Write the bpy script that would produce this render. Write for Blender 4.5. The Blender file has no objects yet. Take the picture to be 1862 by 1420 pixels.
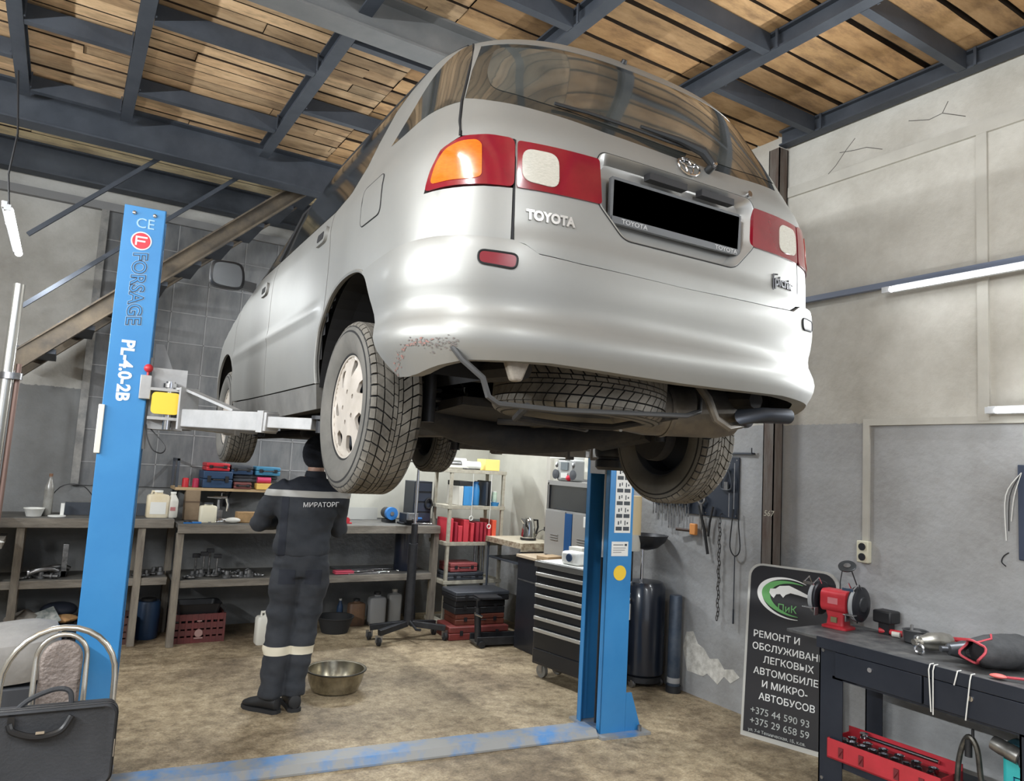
import bpy, bmesh, math, random
import numpy as np
from mathutils import Vector, Matrix, noise
from mathutils.geometry import delaunay_2d_cdt
PI = math.pi
sc = bpy.context.scene
COL = sc.collection
random.seed(7)

# ---------------------------------------------------------------- camera
cam = bpy.data.cameras.new('camera'); camo = bpy.data.objects.new('camera', cam); COL.objects.link(camo)
cr, cu, cf = (0.85003747, -0.52372303, 0.05612922), (-0.10116681, -0.0577567, 0.99319154), (0.51691544, 0.84992844, 0.10207875)
camo.matrix_world = Matrix(((cr[0], cu[0], -cf[0], 0), (cr[1], cu[1], -cf[1], 0), (cr[2], cu[2], -cf[2], 1.62), (0, 0, 0, 1)))
cam.sensor_fit = 'HORIZONTAL'; cam.sensor_width = 36; cam.lens = 1330 * 36 / 1862
cam.clip_start = .05; cam.clip_end = 60
sc.camera = camo

# ---------------------------------------------------------------- world, exposure
w = bpy.data.worlds.new('world'); sc.world = w; w.use_nodes = True
w.node_tree.nodes['Background'].inputs[0].default_value = (.75, .82, 1, 1)
w.node_tree.nodes['Background'].inputs[1].default_value = .25
vs = sc.view_settings
vs.view_transform = 'Standard'; vs.look = 'None'; vs.gamma = 1; vs.exposure = 0.27; vs.use_curve_mapping = False
sc.cycles.use_denoising = True
sc.cycles.max_bounces = 7; sc.cycles.diffuse_bounces = 4; sc.cycles.glossy_bounces = 4
sc.cycles.caustics_reflective = False; sc.cycles.caustics_refractive = False

# ---------------------------------------------------------------- tube lamps: (centre, length, axis, watts, visible)
def area(name, loc, sx, sy, power, direction, color=(.93, .97, 1)):
    l = bpy.data.lights.new(name, 'AREA'); l.shape = 'RECTANGLE'; l.size = sx; l.size_y = sy; l.energy = power; l.color = color
    o = bpy.data.objects.new(name, l); COL.objects.link(o); o.location = loc
    d = Vector(direction).normalized(); y = Vector((0, 1, 0)) if abs(d.y) < .9 else Vector((1, 0, 0))
    x = y.cross(-d).normalized(); y = (-d).cross(x)          # size runs along x, size_y along y
    o.rotation_euler = Matrix((x, y, -d)).transposed().to_euler()
    return o
TUBES = [  # x, y, z, length along Y, power, aim
    (4.06, 1.88, 2.775, 1.2, 44, (-1, 0, -.25)),
    (4.06, .30, 2.775, 1.2, 16, (-1, 0, -.25)),
    (4.09, 1.33, 2.045, 1.2, 24, (-1, 0, -.1)),
    (4.06, -1.3, 2.775, 1.2, 14, (-1, 0, -.3)),
    (-.40, 5.75, 2.95, 1.2, 34, (.7, -.3, -.8)),
    (-2.75, 3.4, 2.85, 1.2, 95, (1, 0, .0)),  # left-wall tubes start here, unseen and added as fill
    (-2.75, 1.6, 2.85, 1.2, 95, (1, 0, .05)),
    (-2.75, -.2, 2.85, 1.2, 90, (1, 0, .05)),
    (-.9, .6, 3.75, 1.2, 70, (.15, .1, -1)),  # ceiling tubes from here are out of sight, added for fill
    (.9, -1.4, 3.75, 1.2, 75, (.1, .3, -1)),
    (2.6, 5.3, 3.75, 1.2, 80, (.1, .1, -1)),
    (4.10, 5.55, 2.45, 1.2, 30, (-1, .2, -.5)),
    (2.75, 7.20, 2.30, 1.0, 30, (0, -1, -.5)),
]
for i, (x, y, z, L, p, d) in enumerate(TUBES):
    dv = Vector(d).normalized() * .03
    area('tube_light', (x + dv.x, y + dv.y, z + dv.z), *((L * .95, .05) if y > 7 else (.05, L * .95)), p, d)
# added broad fill from the unseen gate side behind the camera
area('rear_fill', (1.0, -2.9, 2.0), 4.6, 3.0, 34, (.1, 1, .05), (.86, .92, 1))

# ---------------------------------------------------------------- helpers
MATS = {}
def mat(name, col, rough=.6, metal=0., col2=None, scale=8., bump=0., bscale=40., coat=0., emit=0., trans=0., detail=6., lo=.35, hi=.65, spec=.5, stretch=None, alpha=1.):
    if name in MATS: return MATS[name]
    m = bpy.data.materials.new(name); m.use_nodes = True; nt = m.node_tree; b = nt.nodes['Principled BSDF']
    c4 = lambda c: (c[0], c[1], c[2], 1)
    b.inputs['Base Color'].default_value = c4(col); b.inputs['Roughness'].default_value = rough; b.inputs['Metallic'].default_value = metal
    b.inputs['Specular IOR Level'].default_value = spec; b.inputs['Coat Weight'].default_value = coat; b.inputs['Coat Roughness'].default_value = .08
    b.inputs['Transmission Weight'].default_value = trans; b.inputs['Alpha'].default_value = alpha
    if emit: b.inputs['Emission Color'].default_value = c4(col); b.inputs['Emission Strength'].default_value = emit
    tc = None
    def coords():
        nonlocal tc
        if tc is None:
            t = nt.nodes.new('ShaderNodeTexCoord'); tc = t.outputs['Object']
            if stretch:
                mp = nt.nodes.new('ShaderNodeMapping'); mp.inputs['Scale'].default_value = stretch; nt.links.new(tc, mp.inputs['Vector']); tc = mp.outputs['Vector']
        return tc
    if col2 is not None:
        n = nt.nodes.new('ShaderNodeTexNoise'); n.inputs['Scale'].default_value = scale; n.inputs['Detail'].default_value = detail; n.inputs['Roughness'].default_value = .65
        nt.links.new(coords(), n.inputs['Vector'])
        r = nt.nodes.new('ShaderNodeValToRGB'); r.color_ramp.elements[0].position = lo; r.color_ramp.elements[1].position = hi
        r.color_ramp.elements[0].color = c4(col); r.color_ramp.elements[1].color = c4(col2)
        nt.links.new(n.outputs['Fac'], r.inputs['Fac']); nt.links.new(r.outputs['Color'], b.inputs['Base Color'])
    if bump:
        n2 = nt.nodes.new('ShaderNodeTexNoise'); n2.inputs['Scale'].default_value = bscale; n2.inputs['Detail'].default_value = 4
        nt.links.new(coords(), n2.inputs['Vector'])
        bp = nt.nodes.new('ShaderNodeBump'); bp.inputs['Strength'].default_value = bump; bp.inputs['Distance'].default_value = .01
        nt.links.new(n2.outputs['Fac'], bp.inputs['Height']); nt.links.new(bp.outputs['Normal'], b.inputs['Normal'])
    MATS[name] = m
    return m

def V(*a): return Vector(a)
def frame(d):
    d = Vector(d).normalized(); u = Vector((0, 0, 1)) if abs(d.z) < .95 else Vector((1, 0, 0))
    x = u.cross(d).normalized(); return x, d.cross(x).normalized(), d
class B:
    def __init__(s): s.v = []; s.f = []
    def add(s, vs, fs):
        k = len(s.v); s.v += [tuple(v) for v in vs]; s.f += [tuple(k + i for i in f) for f in fs]; return s
    def box(s, c, d, R=None):
        c = Vector(c); h = Vector(d) / 2; vs = []
        for z in (-1, 1):
            for y in (-1, 1):
                for x in (-1, 1):
                    p = Vector((x * h.x, y * h.y, z * h.z)); vs.append(c + (R @ p if R else p))
        return s.add(vs, [(0, 2, 3, 1), (4, 5, 7, 6), (0, 1, 5, 4), (2, 6, 7, 3), (0, 4, 6, 2), (1, 3, 7, 5)])
    def b2(s, a, b): return s.box([(a[i] + b[i]) / 2 for i in range(3)], [abs(a[i] - b[i]) for i in range(3)])
    def bar(s, p0, p1, w, h):                       # rectangular bar along a line
        p0, p1 = Vector(p0), Vector(p1); x, y, d = frame(p1 - p0)
        vs = [p + x * i * w / 2 + y * j * h / 2 for p in (p0, p1) for i, j in ((-1, -1), (1, -1), (1, 1), (-1, 1))]
        return s.add(vs, [(3, 2, 1, 0), (4, 5, 6, 7), (0, 1, 5, 4), (1, 2, 6, 5), (2, 3, 7, 6), (3, 0, 4, 7)])
    def loft(s, rings, caps=True, closed=False):
        n = len(rings[0]); k = len(s.v); s.v += [tuple(p) for r in rings for p in r]; m = len(rings)
        for i in range(m if closed else m - 1):
            for j in range(n):
                a, b = k + i * n + j, k + i * n + (j + 1) % n; c, d = k + ((i + 1) % m) * n + (j + 1) % n, k + ((i + 1) % m) * n + j
                s.f.append((a, b, c, d))
        if caps and not closed: s.f.append(tuple(k + j for j in range(n))[::-1]); s.f.append(tuple(k + (m - 1) * n + j for j in range(n)))
        return s
    def cyl(s, p0, p1, r, r2=None, n=20):
        p0, p1 = Vector(p0), Vector(p1); x, y, d = frame(p1 - p0); r2 = r if r2 is None else r2
        return s.loft([[p + (x * math.cos(t) + y * math.sin(t)) * q for t in (2 * PI * i / n for i in range(n))] for p, q in ((p0, r), (p1, r2))])
    def tube(s, pts, r, n=8, closed=False):
        pts = [Vector(p) for p in pts]; rings = []; m = len(pts); px = None
        for i, p in enumerate(pts):
            a = pts[i - 1] if (i or closed) else p; b = pts[(i + 1) % m] if (i < m - 1 or closed) else p
            d = (b - a).normalized()
            if px is None: px, _, _ = frame(d)
            x = (px - d * px.dot(d)).normalized(); y = d.cross(x); px = x
            q = r[i] if isinstance(r, (list, tuple)) else r
            rings.append([p + (x * math.cos(t) + y * math.sin(t)) * q for t in (2 * PI * k / n for k in range(n))])
        return s.loft(rings, closed=closed)
    def lathe(s, prof, c=(0, 0, 0), axis=(0, 0, 1), n=32, caps=True):     # prof: (radius, height)
        c = Vector(c); x, y, d = frame(axis)
        return s.loft([[c + d * h + (x * math.cos(t) + y * math.sin(t)) * max(r, 1e-4) for t in (2 * PI * i / n for i in range(n))] for r, h in prof], caps=caps)
    def prism(s, poly, o, ex, ey, depth):            # polygon in plane (ex,ey) through o, extruded by vector depth
        o, ex, ey, dp = Vector(o), Vector(ex), Vector(ey), Vector(depth); n = len(poly)
        a = [o + ex * p[0] + ey * p[1] for p in poly]
        return s.add(a + [p + dp for p in a], [tuple(range(n))[::-1], tuple(range(n, 2 * n))] + [(i, (i + 1) % n, n + (i + 1) % n, n + i) for i in range(n)])
    def ball(s, c, r, n=16, sq=(1, 1, 1)):
        return s.add(*_sph(c, r, n, sq))
    def xf(s, M): s.v = [tuple(M @ Vector(v)) for v in s.v]; return s
def _sph(c, r, n, sq):
    vs = []; fs = []; m = n // 2
    for i in range(m + 1):
        th = PI * i / m
        for j in range(n):
            ph = 2 * PI * j / n; q = max(math.sin(th), 1e-3)
            vs.append((c[0] + r * sq[0] * q * math.cos(ph), c[1] + r * sq[1] * q * math.sin(ph), c[2] + r * sq[2] * math.cos(th)))
    for i in range(m):
        for j in range(n): fs.append((i * n + j, (i + 1) * n + j, (i + 1) * n + (j + 1) % n, i * n + (j + 1) % n))
    return vs, fs
def obj(name, b, m, parent=None, bevel=0., angle=38, label=None, keepn=False):
    me = bpy.data.meshes.new(name); me.from_pydata(b.v, [], b.f); me.update()
    if not keepn:
        bm = bmesh.new(); bm.from_mesh(me); bmesh.ops.recalc_face_normals(bm, faces=bm.faces); bm.to_mesh(me); bm.free()
    for p in me.polygons: p.use_smooth = True
    me.set_sharp_from_angle(angle=math.radians(angle))
    if m: me.materials.append(m)
    o = bpy.data.objects.new(name, me); COL.objects.link(o)
    if parent is not None: o.parent = parent
    if bevel:
        md = o.modifiers.new('bevel', 'BEVEL'); md.width = bevel; md.segments = 2; md.limit_method = 'ANGLE'; md.angle_limit = math.radians(50)
    if label: o['label'] = label
    return o
def tag(o, label=None, cat=None, group=None, kind=None):
    if label: o['label'] = label
    if cat: o['category'] = cat
    if group: o['group'] = group
    if kind: o['kind'] = kind
    return o
def thing(name, label, cat, loc=(0, 0, 0), rz=0., group=None, rot=None):
    o = bpy.data.objects.new(name, None); o.empty_display_size = .1; COL.objects.link(o); o.location = loc; o.rotation_euler = rot or (0, 0, rz)
    return tag(o, label, cat, group)
def single(name, b, m, label, cat, loc=(0, 0, 0), rz=0., group=None, bevel=0., rot=None, angle=38, kind=None):
    o = obj(name, b, m, None, bevel, angle); o.location = loc; o.rotation_euler = rot or (0, 0, rz); return tag(o, label, cat, group, kind)
def struct(name, b, m, bevel=0.):
    return tag(obj(name, b, m, None, bevel), kind='structure')
def dup(root, loc, rz=None, label=None, group=None, rot=None):
    r = root.copy(); COL.objects.link(r); r.location = loc
    if rz is not None: r.rotation_euler = (0, 0, rz)
    if rot: r.rotation_euler = rot
    if label: r['label'] = label
    if group: r['group'] = group
    for ch in list(root.children):
        c = ch.copy(); COL.objects.link(c); c.parent = r
        for g in list(ch.children):
            d = g.copy(); COL.objects.link(d); d.parent = c
    return r
def text(name, body, size, m, parent, M, depth=.002, bold=0., align='LEFT', shear=0., label=None, sp=1., sx=1.):
    c = bpy.data.curves.new(name, 'FONT'); c.body = body; c.size = size; c.extrude = depth / 2; c.offset = bold; c.align_x = align; c.shear = shear; c.space_character = sp
    c.resolution_u = 3
    t = bpy.data.objects.new('tmp', c); COL.objects.link(t)
    dg = bpy.context.evaluated_depsgraph_get(); me = bpy.data.meshes.new_from_object(t.evaluated_get(dg)); bpy.data.objects.remove(t)
    me.transform(M @ Matrix.Diagonal((sx, 1, 1, 1))); me.materials.clear(); me.materials.append(m); me.name = name
    o = bpy.data.objects.new(name, me); COL.objects.link(o)
    if parent is not None: o.parent = parent
    if label: o['label'] = label
    return o
def basis(o, ex, ey):                                # text plane: origin, reading direction, up direction
    ex, ey = Vector(ex).normalized(), Vector(ey).normalized(); ez = ex.cross(ey)
    return Matrix(((ex.x, ey.x, ez.x, o[0]), (ex.y, ey.y, ez.y, o[1]), (ex.z, ey.z, ez.z, o[2]), (0, 0, 0, 1)))
def catm(pts, n=6, closed=False):
    P = [Vector(p) for p in pts]; m = len(P); out = []
    for i in range(m if closed else m - 1):
        p0 = P[i - 1] if (i or closed) else P[0]; p1 = P[i]; p2 = P[(i + 1) % m]; p3 = P[(i + 2) % m] if (i + 2 < m or closed) else P[-1]
        for k in range(n):
            t = k / n; out.append(.5 * ((2 * p1) + (p2 - p0) * t + (2 * p0 - 5 * p1 + 4 * p2 - p3) * t * t + (3 * p1 - p0 - 3 * p2 + p3) * t ** 3))
    if not closed: out.append(P[-1])
    return out
def rrect(w, h, r, n=5, cx=0, cy=0):
    out = []
    for sx, sy, a in ((1, 1, 0), (-1, 1, 90), (-1, -1, 180), (1, -1, 270)):
        for k in range(n + 1):
            t = math.radians(a + 90 * k / n); out.append((cx + sx * (w / 2 - r) + r * math.cos(t), cy + sy * (h / 2 - r) + r * math.sin(t)))
    return out
def remesh(o, vox, smooth=6, f=.5):                  # melt overlapping volumes of one mesh into one continuous skin
    md = o.modifiers.new('r', 'REMESH'); md.mode = 'VOXEL'; md.voxel_size = vox
    m2 = o.modifiers.new('s', 'SMOOTH'); m2.iterations = smooth; m2.factor = f
    dg = bpy.context.evaluated_depsgraph_get(); me = bpy.data.meshes.new_from_object(o.evaluated_get(dg)); o.modifiers.clear(); old = o.data; o.data = me; me.name = old.name
    for p in me.polygons: p.use_smooth = True
    return o

steel_grey = mat('dark_steel_paint', (.042, .050, .064), .6, .2, (.068, .078, .095), 3)
black_metal = mat('black_metal', (.018, .019, .022), .45, .3, (.035, .036, .04), 12)
black_plastic = mat('black_plastic', (.015, .015, .017), .5)
chrome = mat('chrome', (.75, .75, .77), .15, 1)
steel = mat('bare_steel', (.42, .42, .43), .35, .9, (.25, .25, .25), 14)
rubber = mat('rubber', (.02, .02, .021), .8)
white_pl = mat('white_plastic', (.8, .8, .76), .4)
red_pl = mat('red_plastic', (.55, .03, .04), .4, 0, (.42, .02, .03), 10)
blue_pl = mat('blue_plastic', (.03, .18, .5), .45)
yellow = mat('yellow', (.85, .58, .05), .5)
chrome_soft = mat('soft_chrome', (.72, .71, .68), .35, .9)
wood_grey = mat('greyed_wood', (.26, .24, .21), .75, 0, (.12, .11, .1), 5, .3, 30, stretch=(1, 6, 6))
# ================================================================= the room
XR, YB, XL, YF, ZC = 4.19, 7.32, -3.0, -3.0, 4.08
def room_mats():
    # floor: worn concrete, tan with dark stains
    m = bpy.data.materials.new('worn_concrete_floor'); m.use_nodes = True; nt = m.node_tree; b = nt.nodes['Principled BSDF']; L = nt.links.new
    tc = nt.nodes.new('ShaderNodeTexCoord').outputs['Object']
    def noi(s, d=6, r=.6):
        n = nt.nodes.new('ShaderNodeTexNoise'); n.inputs['Scale'].default_value = s; n.inputs['Detail'].default_value = d; n.inputs['Roughness'].default_value = r; L(tc, n.inputs['Vector']); return n.outputs['Fac']
    def ramp(f, els):
        r = nt.nodes.new('ShaderNodeValToRGB'); e = r.color_ramp.elements
        while len(e) < len(els): e.new(.5)
        for k, (p, c) in enumerate(els): e[k].position = p; e[k].color = (*c, 1)
        L(f, r.inputs['Fac']); return r.outputs['Color']
    def mix(a, bb, f, mode='MIX'):
        x = nt.nodes.new('ShaderNodeMixRGB'); x.blend_type = mode
        for s, v in ((x.inputs[1], a), (x.inputs[2], bb), (x.inputs[0], f)):
            if isinstance(v, (int, float)): s.default_value = v
            else: L(v, s)
        return x.outputs[0]
    base = ramp(noi(14, 8, .7), [(.3, (.22, .165, .10)), (.5, (.44, .345, .215)), (.7, (.60, .49, .33))])
    fine = ramp(noi(70, 4, .8), [(.35, (.45, .45, .45)), (.6, (1, 1, 1))])
    big = ramp(noi(1.1, 5, .6), [(.36, (.38, .35, .33)), (.55, (1, 1, 1))])
    sp = ramp(noi(5, 6, .75), [(.38, (.5, .46, .42)), (.52, (1, 1, 1))])
    c = mix(mix(mix(base, fine, .8, 'MULTIPLY'), big, .85, 'MULTIPLY'), sp, .7, 'MULTIPLY')
    L(c, b.inputs['Base Color']); b.inputs['Roughness'].default_value = .62
    bp = nt.nodes.new('ShaderNodeBump'); bp.inputs['Strength'].default_value = .35; bp.inputs['Distance'].default_value = .01; L(noi(45, 5), bp.inputs['Height']); L(bp.outputs[0], b.inputs['Normal'])
    # two-tone wall paint: boundary at z=2.0, stains, cracks
    def wall(name, up, low, zb=2.0):
        m2 = bpy.data.materials.new(name); m2.use_nodes = True; nt2 = m2.node_tree; b2 = nt2.nodes['Principled BSDF']; L2 = nt2.links.new
        t = nt2.nodes.new('ShaderNodeTexCoord').outputs['Object']
        sep = nt2.nodes.new('ShaderNodeSeparateXYZ'); L2(t, sep.inputs[0])
        n = nt2.nodes.new('ShaderNodeTexNoise'); n.inputs['Scale'].default_value = 1.6; n.inputs['Detail'].default_value = 8; n.inputs['Roughness'].default_value = .7; L2(t, n.inputs['Vector'])
        n3 = nt2.nodes.new('ShaderNodeTexNoise'); n3.inputs['Scale'].default_value = 30; n3.inputs['Detail'].default_value = 4; L2(t, n3.inputs['Vector'])
        ad = nt2.nodes.new('ShaderNodeMath'); ad.operation = 'MULTIPLY_ADD'; ad.inputs[1].default_value = .03; L2(n3.outputs['Fac'], ad.inputs[0]); L2(sep.outputs[2], ad.inputs[2])
        gt = nt2.nodes.new('ShaderNodeMath'); gt.operation = 'GREATER_THAN'; gt.inputs[1].default_value = zb + .015; L2(ad.outputs[0], gt.inputs[0])
        mx = nt2.nodes.new('ShaderNodeMixRGB'); mx.inputs[1].default_value = (*low, 1); mx.inputs[2].default_value = (*up, 1); L2(gt.outputs[0], mx.inputs[0])
        r = nt2.nodes.new('ShaderNodeValToRGB'); r.color_ramp.elements[0].position = .3; r.color_ramp.elements[0].color = (.72, .7, .67, 1); r.color_ramp.elements[1].position = .62; r.color_ramp.elements[1].color = (1.05, 1.05, 1.05, 1); L2(n.outputs['Fac'], r.inputs[0])
        mu = nt2.nodes.new('ShaderNodeMixRGB'); mu.blend_type = 'MULTIPLY'; mu.inputs[0].default_value = 1; L2(mx.outputs[0], mu.inputs[1]); L2(r.outputs[0], mu.inputs[2])
        L2(mu.outputs[0], b2.inputs['Base Color']); b2.inputs['Roughness'].default_value = .7
        bp2 = nt2.nodes.new('ShaderNodeBump'); bp2.inputs['Strength'].default_value = .2; bp2.inputs['Distance'].default_value = .02; L2(n3.outputs['Fac'], bp2.inputs['Height']); L2(bp2.outputs[0], b2.inputs['Normal'])
        return m2
    wr = wall('painted_wall_right', (.56, .54, .485), (.40, .405, .41))
    wb = wall('painted_wall_back', (.46, .45, .42), (.20, .205, .205), 2.07)
    wf = wall('painted_wall_front', (.5, .5, .47), (.3, .31, .31))
    # ceiling boards: long rough planks along X, each its own tone
    m3 = bpy.data.materials.new('rough_ceiling_boards'); m3.use_nodes = True; nt = m3.node_tree; b = nt.nodes['Principled BSDF']; L = nt.links.new
    tc = nt.nodes.new('ShaderNodeTexCoord').outputs['Object']
    at = nt.nodes.new('ShaderNodeVertexColor'); at.layer_name = 'tone'
    mp = nt.nodes.new('ShaderNodeMapping'); mp.inputs['Scale'].default_value = (1.6, 5, 5); L(tc, mp.inputs[0])
    n = nt.nodes.new('ShaderNodeTexNoise'); n.inputs['Scale'].default_value = 2.2; n.inputs['Detail'].default_value = 9; n.inputs['Roughness'].default_value = .7; L(mp.outputs[0], n.inputs['Vector'])
    r = nt.nodes.new('ShaderNodeValToRGB'); e = r.color_ramp.elements; e[0].position = .3; e[0].color = (.24, .15, .08, 1); e[1].position = .52; e[1].color = (.55, .36, .18, 1); e2 = e.new(.75); e2.color = (.72, .50, .28, 1); L(n.outputs['Fac'], r.inputs[0])
    mu = nt.nodes.new('ShaderNodeMixRGB'); mu.blend_type = 'MULTIPLY'; mu.inputs[0].default_value = 1; L(r.outputs[0], mu.inputs[1]); L(at.outputs[0], mu.inputs[2])
    L(mu.outputs[0], b.inputs['Base Color']); b.inputs['Roughness'].default_value = .85
    return m, wr, wb, wf, m3
M_FLOOR, M_WR, M_WB, M_WF, M_CEIL = room_mats()
struct('floor', B().b2((XL - .2, YF - .2, -.2), (XR + .2, YB + .3, 0)), M_FLOOR)
struct('wall_right', B().b2((XR, YF, 0), (XR + .2, YB + .2, 4.3)), M_WR)
struct('wall_back', B().b2((XL, YB, 0), (XR, YB + .2, 4.3)), M_WB)
struct('wall_left', B().b2((XL - .2, YF, 0), (XL, YB + .2, 4.3)), M_WF)
b = B(); b.b2((XL, YF - .2, 0), (-2.2, YF, 4.3)); b.b2((3.9, YF - .2, 0), (XR, YF, 4.3)); b.b2((-2.2, YF - .2, 3.6), (3.9, YF, 4.3)); struct('wall_front', b, M_WF)
# ceiling boards
def ceiling():
    rnd = random.Random(3); vs = []; fs = []; tones = []
    for xa, xb, w_, pale in ((XL, 1.65, .118, 1), (1.65, XR + .12, .185, 0)):
        y = YF - .1
        while y < YB + .1:
            x = xa; first = True
            while x < xb - .01:
                xl = min(x + (rnd.uniform(.3, 4.5) if first else rnd.uniform(2.6, 5.0)), xb); first = False; k = len(vs)
                sag = rnd.uniform(-.005, .005); t = rnd.uniform(.62, 1.15); g = rnd.uniform(.003, .0065) if pale else rnd.uniform(.004, .018)
                tone = (1.25 + t * .3, 1.65 + t * .3, 2.4) if y > 6.05 else (t * 1.18, t * 1.22, t * 1.36) if pale else (t * 1.0, t * .92, t * .84)  # pale side: newer boards, with haze painted into the tone
                warm = rnd.uniform(-.03, .04); sd = rnd.uniform(0, 99); seg = 14
                for s in range(seg + 1):
                    xx = x + (xl - x - .004) * s / seg; am = .004 if pale else .011
                    wob = noise.noise(Vector((xx * 3, sd, 1))) * am; wob2 = noise.noise(Vector((xx * 3, sd, 5))) * am
                    vs += [(xx, y + g + abs(wob), ZC + sag), (xx, y + w_ - g - abs(wob2), ZC + sag), (xx, y + g, ZC + .03), (xx, y + w_ - g, ZC + .03)]
                for s in range(seg):
                    a = k + 4 * s; fs += [(a, a + 4, a + 5, a + 1), (a, a + 2, a + 6, a + 4), (a + 1, a + 5, a + 7, a + 3)]; tones += [(tone[0] + warm, tone[1], tone[2] - warm)] + [(.05, .04, .03)] * 2  # board edges near black: gap shade put into the colour
                x = xl
            y += w_
    me = bpy.data.meshes.new('ceiling'); me.from_pydata(vs, [], fs)
    ca = me.color_attributes.new('tone', 'FLOAT_COLOR', 'CORNER'); i = 0
    for p, c in zip(me.polygons, tones):
        for li in p.loop_indices: ca.data[li].color = (*c, 1)
    me.materials.append(M_CEIL); o = bpy.data.objects.new('ceiling', me); COL.objects.link(o); tag(o, kind='structure')
    struct('trim_1', B().b2((XL - .1, YF - .1, ZC + .035), (XR + .2, YB + .2, ZC + .2)), mat('roof_dark', (.03, .025, .02), .9))
ceiling()
def ibeam(b, p0, p1, wd, ht, t=.012):               # p0, p1 at the middle of the underside
    p0, p1 = Vector(p0), Vector(p1); d = (p1 - p0).normalized(); s = Vector((0, 0, 1)).cross(d).normalized()
    for off, ww, z0, z1 in ((0, wd, 0, t), (0, wd, ht - t, ht), (0, t, t, ht - t)):
        vs = [p + s * k * ww / 2 + Vector((0, 0, z)) for p in (p0, p1) for k, z in ((-1, z0), (1, z0), (1, z1), (-1, z1))]
        b.add(vs, [(3, 2, 1, 0), (4, 5, 6, 7), (0, 1, 5, 4), (1, 2, 6, 5), (2, 3, 7, 6), (3, 0, 4, 7)])
def channel(b, p0, p1, wd, ht, t=.01):               # box-like purlin with flat side facing the door end
    p0, p1 = Vector(p0), Vector(p1); d = (p1 - p0).normalized(); s = Vector((0, 0, 1)).cross(d).normalized()
    if s.y > 0: s = -s
    for a0, a1, z0, z1 in ((wd - t, wd, 0, ht), (0, wd - t, 0, t), (0, wd - t, ht - t, ht)):
        vs = [p + s * (k - wd) + Vector((0, 0, z)) for p in (p0, p1) for k, z in ((a0, z0), (a1, z0), (a1, z1), (a0, z1))]
        b.add(vs, [(3, 2, 1, 0), (4, 5, 6, 7), (0, 1, 5, 4), (1, 2, 6, 5), (2, 3, 7, 6), (3, 0, 4, 7)])
TN = [1]
def trim(b, m, bevel=0.):
    TN[0] += 1; return struct('trim_%d' % TN[0], b, m, bevel)
joist_x = [-2.46, -1.46, -.46, .165, 1.15, 2.14, 3.14, 4.13]
for x in joist_x:
    b = B(); y1 = 5.93
    if x > 3.9: y1 = 3.3
    ibeam(b, (x, YF, 3.965), (x, y1, 3.965), .075, .11); trim(b, steel_grey)
pur = {(-.46, .165): [.9, 1.9, 2.85, 3.82, 4.79, 5.76], (.165, 1.15): [.5, 1.45, 2.4, 3.38, 4.34, 5.33], (1.15, 2.14): [.1, 1.05, 2.03, 3.0, 3.87, 4.88],
       (2.14, 3.14): [-.4, .57, 1.55, 2.53, 4.5, 5.4], (3.14, 4.13): [-.9, .07, 1.04, 2.0, 2.97], (-1.46, -.46): [1.4, 2.4, 3.4, 4.4, 5.3]}
for (x0, x1), ys in pur.items():
    for y in ys:
        b = B(); channel(b, (x0 + .04, y + .04, 3.965), (x1 - .04, y + .04, 3.965), .05, .105)
        for xx in (x0 + .045, x1 - .045): b.b2((xx - .004, y - .015, 3.965), (xx + .004, y + .0, 4.07))
        trim(b, steel_grey)
grey_beam = mat('grey_painted_beam', (.16, .165, .165), .55, .2, (.21, .21, .205), 4)
b = B(); ibeam(b, (XL, 3.62, 3.86), (3.95, 3.62, 3.86), .15, .22, .014); trim(b, grey_beam)
b = B(); ibeam(b, (XL, 6.02, 3.80), (XR, 6.02, 3.80), .16, .28, .014); trim(b, steel_grey)
b = B(); ibeam(b, (XL, 7.2, 3.83), (XR, 7.2, 3.83), .14, .25, .014); trim(b, steel_grey)
b = B(); b.b2((XL, YB - .06, 3.66), (XR, YB, 3.73)); trim(b, mat('grey_ledge', (.2, .2, .2), .6))
# steel post at the right wall, number chalked on it
rust = mat('brown_steel', (.10, .065, .05), .6, .3, (.17, .15, .13), 3, .2, 30, stretch=(6, 6, 1))
cp = thing('steel_column', 'brown steel column standing against the right wall, chalk number on it', 'column', (4.13, 3.33, 0))
b = B(); b.b2((-.045, -.045, 0), (-.038, .045, 3.95)); b.b2((.038, -.045, 0), (.045, .045, 3.95)); b.b2((-.045, -.045, 0), (.045, -.038, 3.95)); b.b2((-.045, .038, 0), (.045, .045, 3.95)); obj('shaft', b, rust, cp)
obj('base_plate', B().b2((-.056, -.09, 0), (.056, .09, .012)), rust, cp)
chalk = mat('chalk', (.5, .47, .38), .9)
text('chalk_number', '567', .055, chalk, cp, basis((-.0455, .03, 1.38), (0, -1, 0), (0, 0, 1)), .001, shear=.2)
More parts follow.
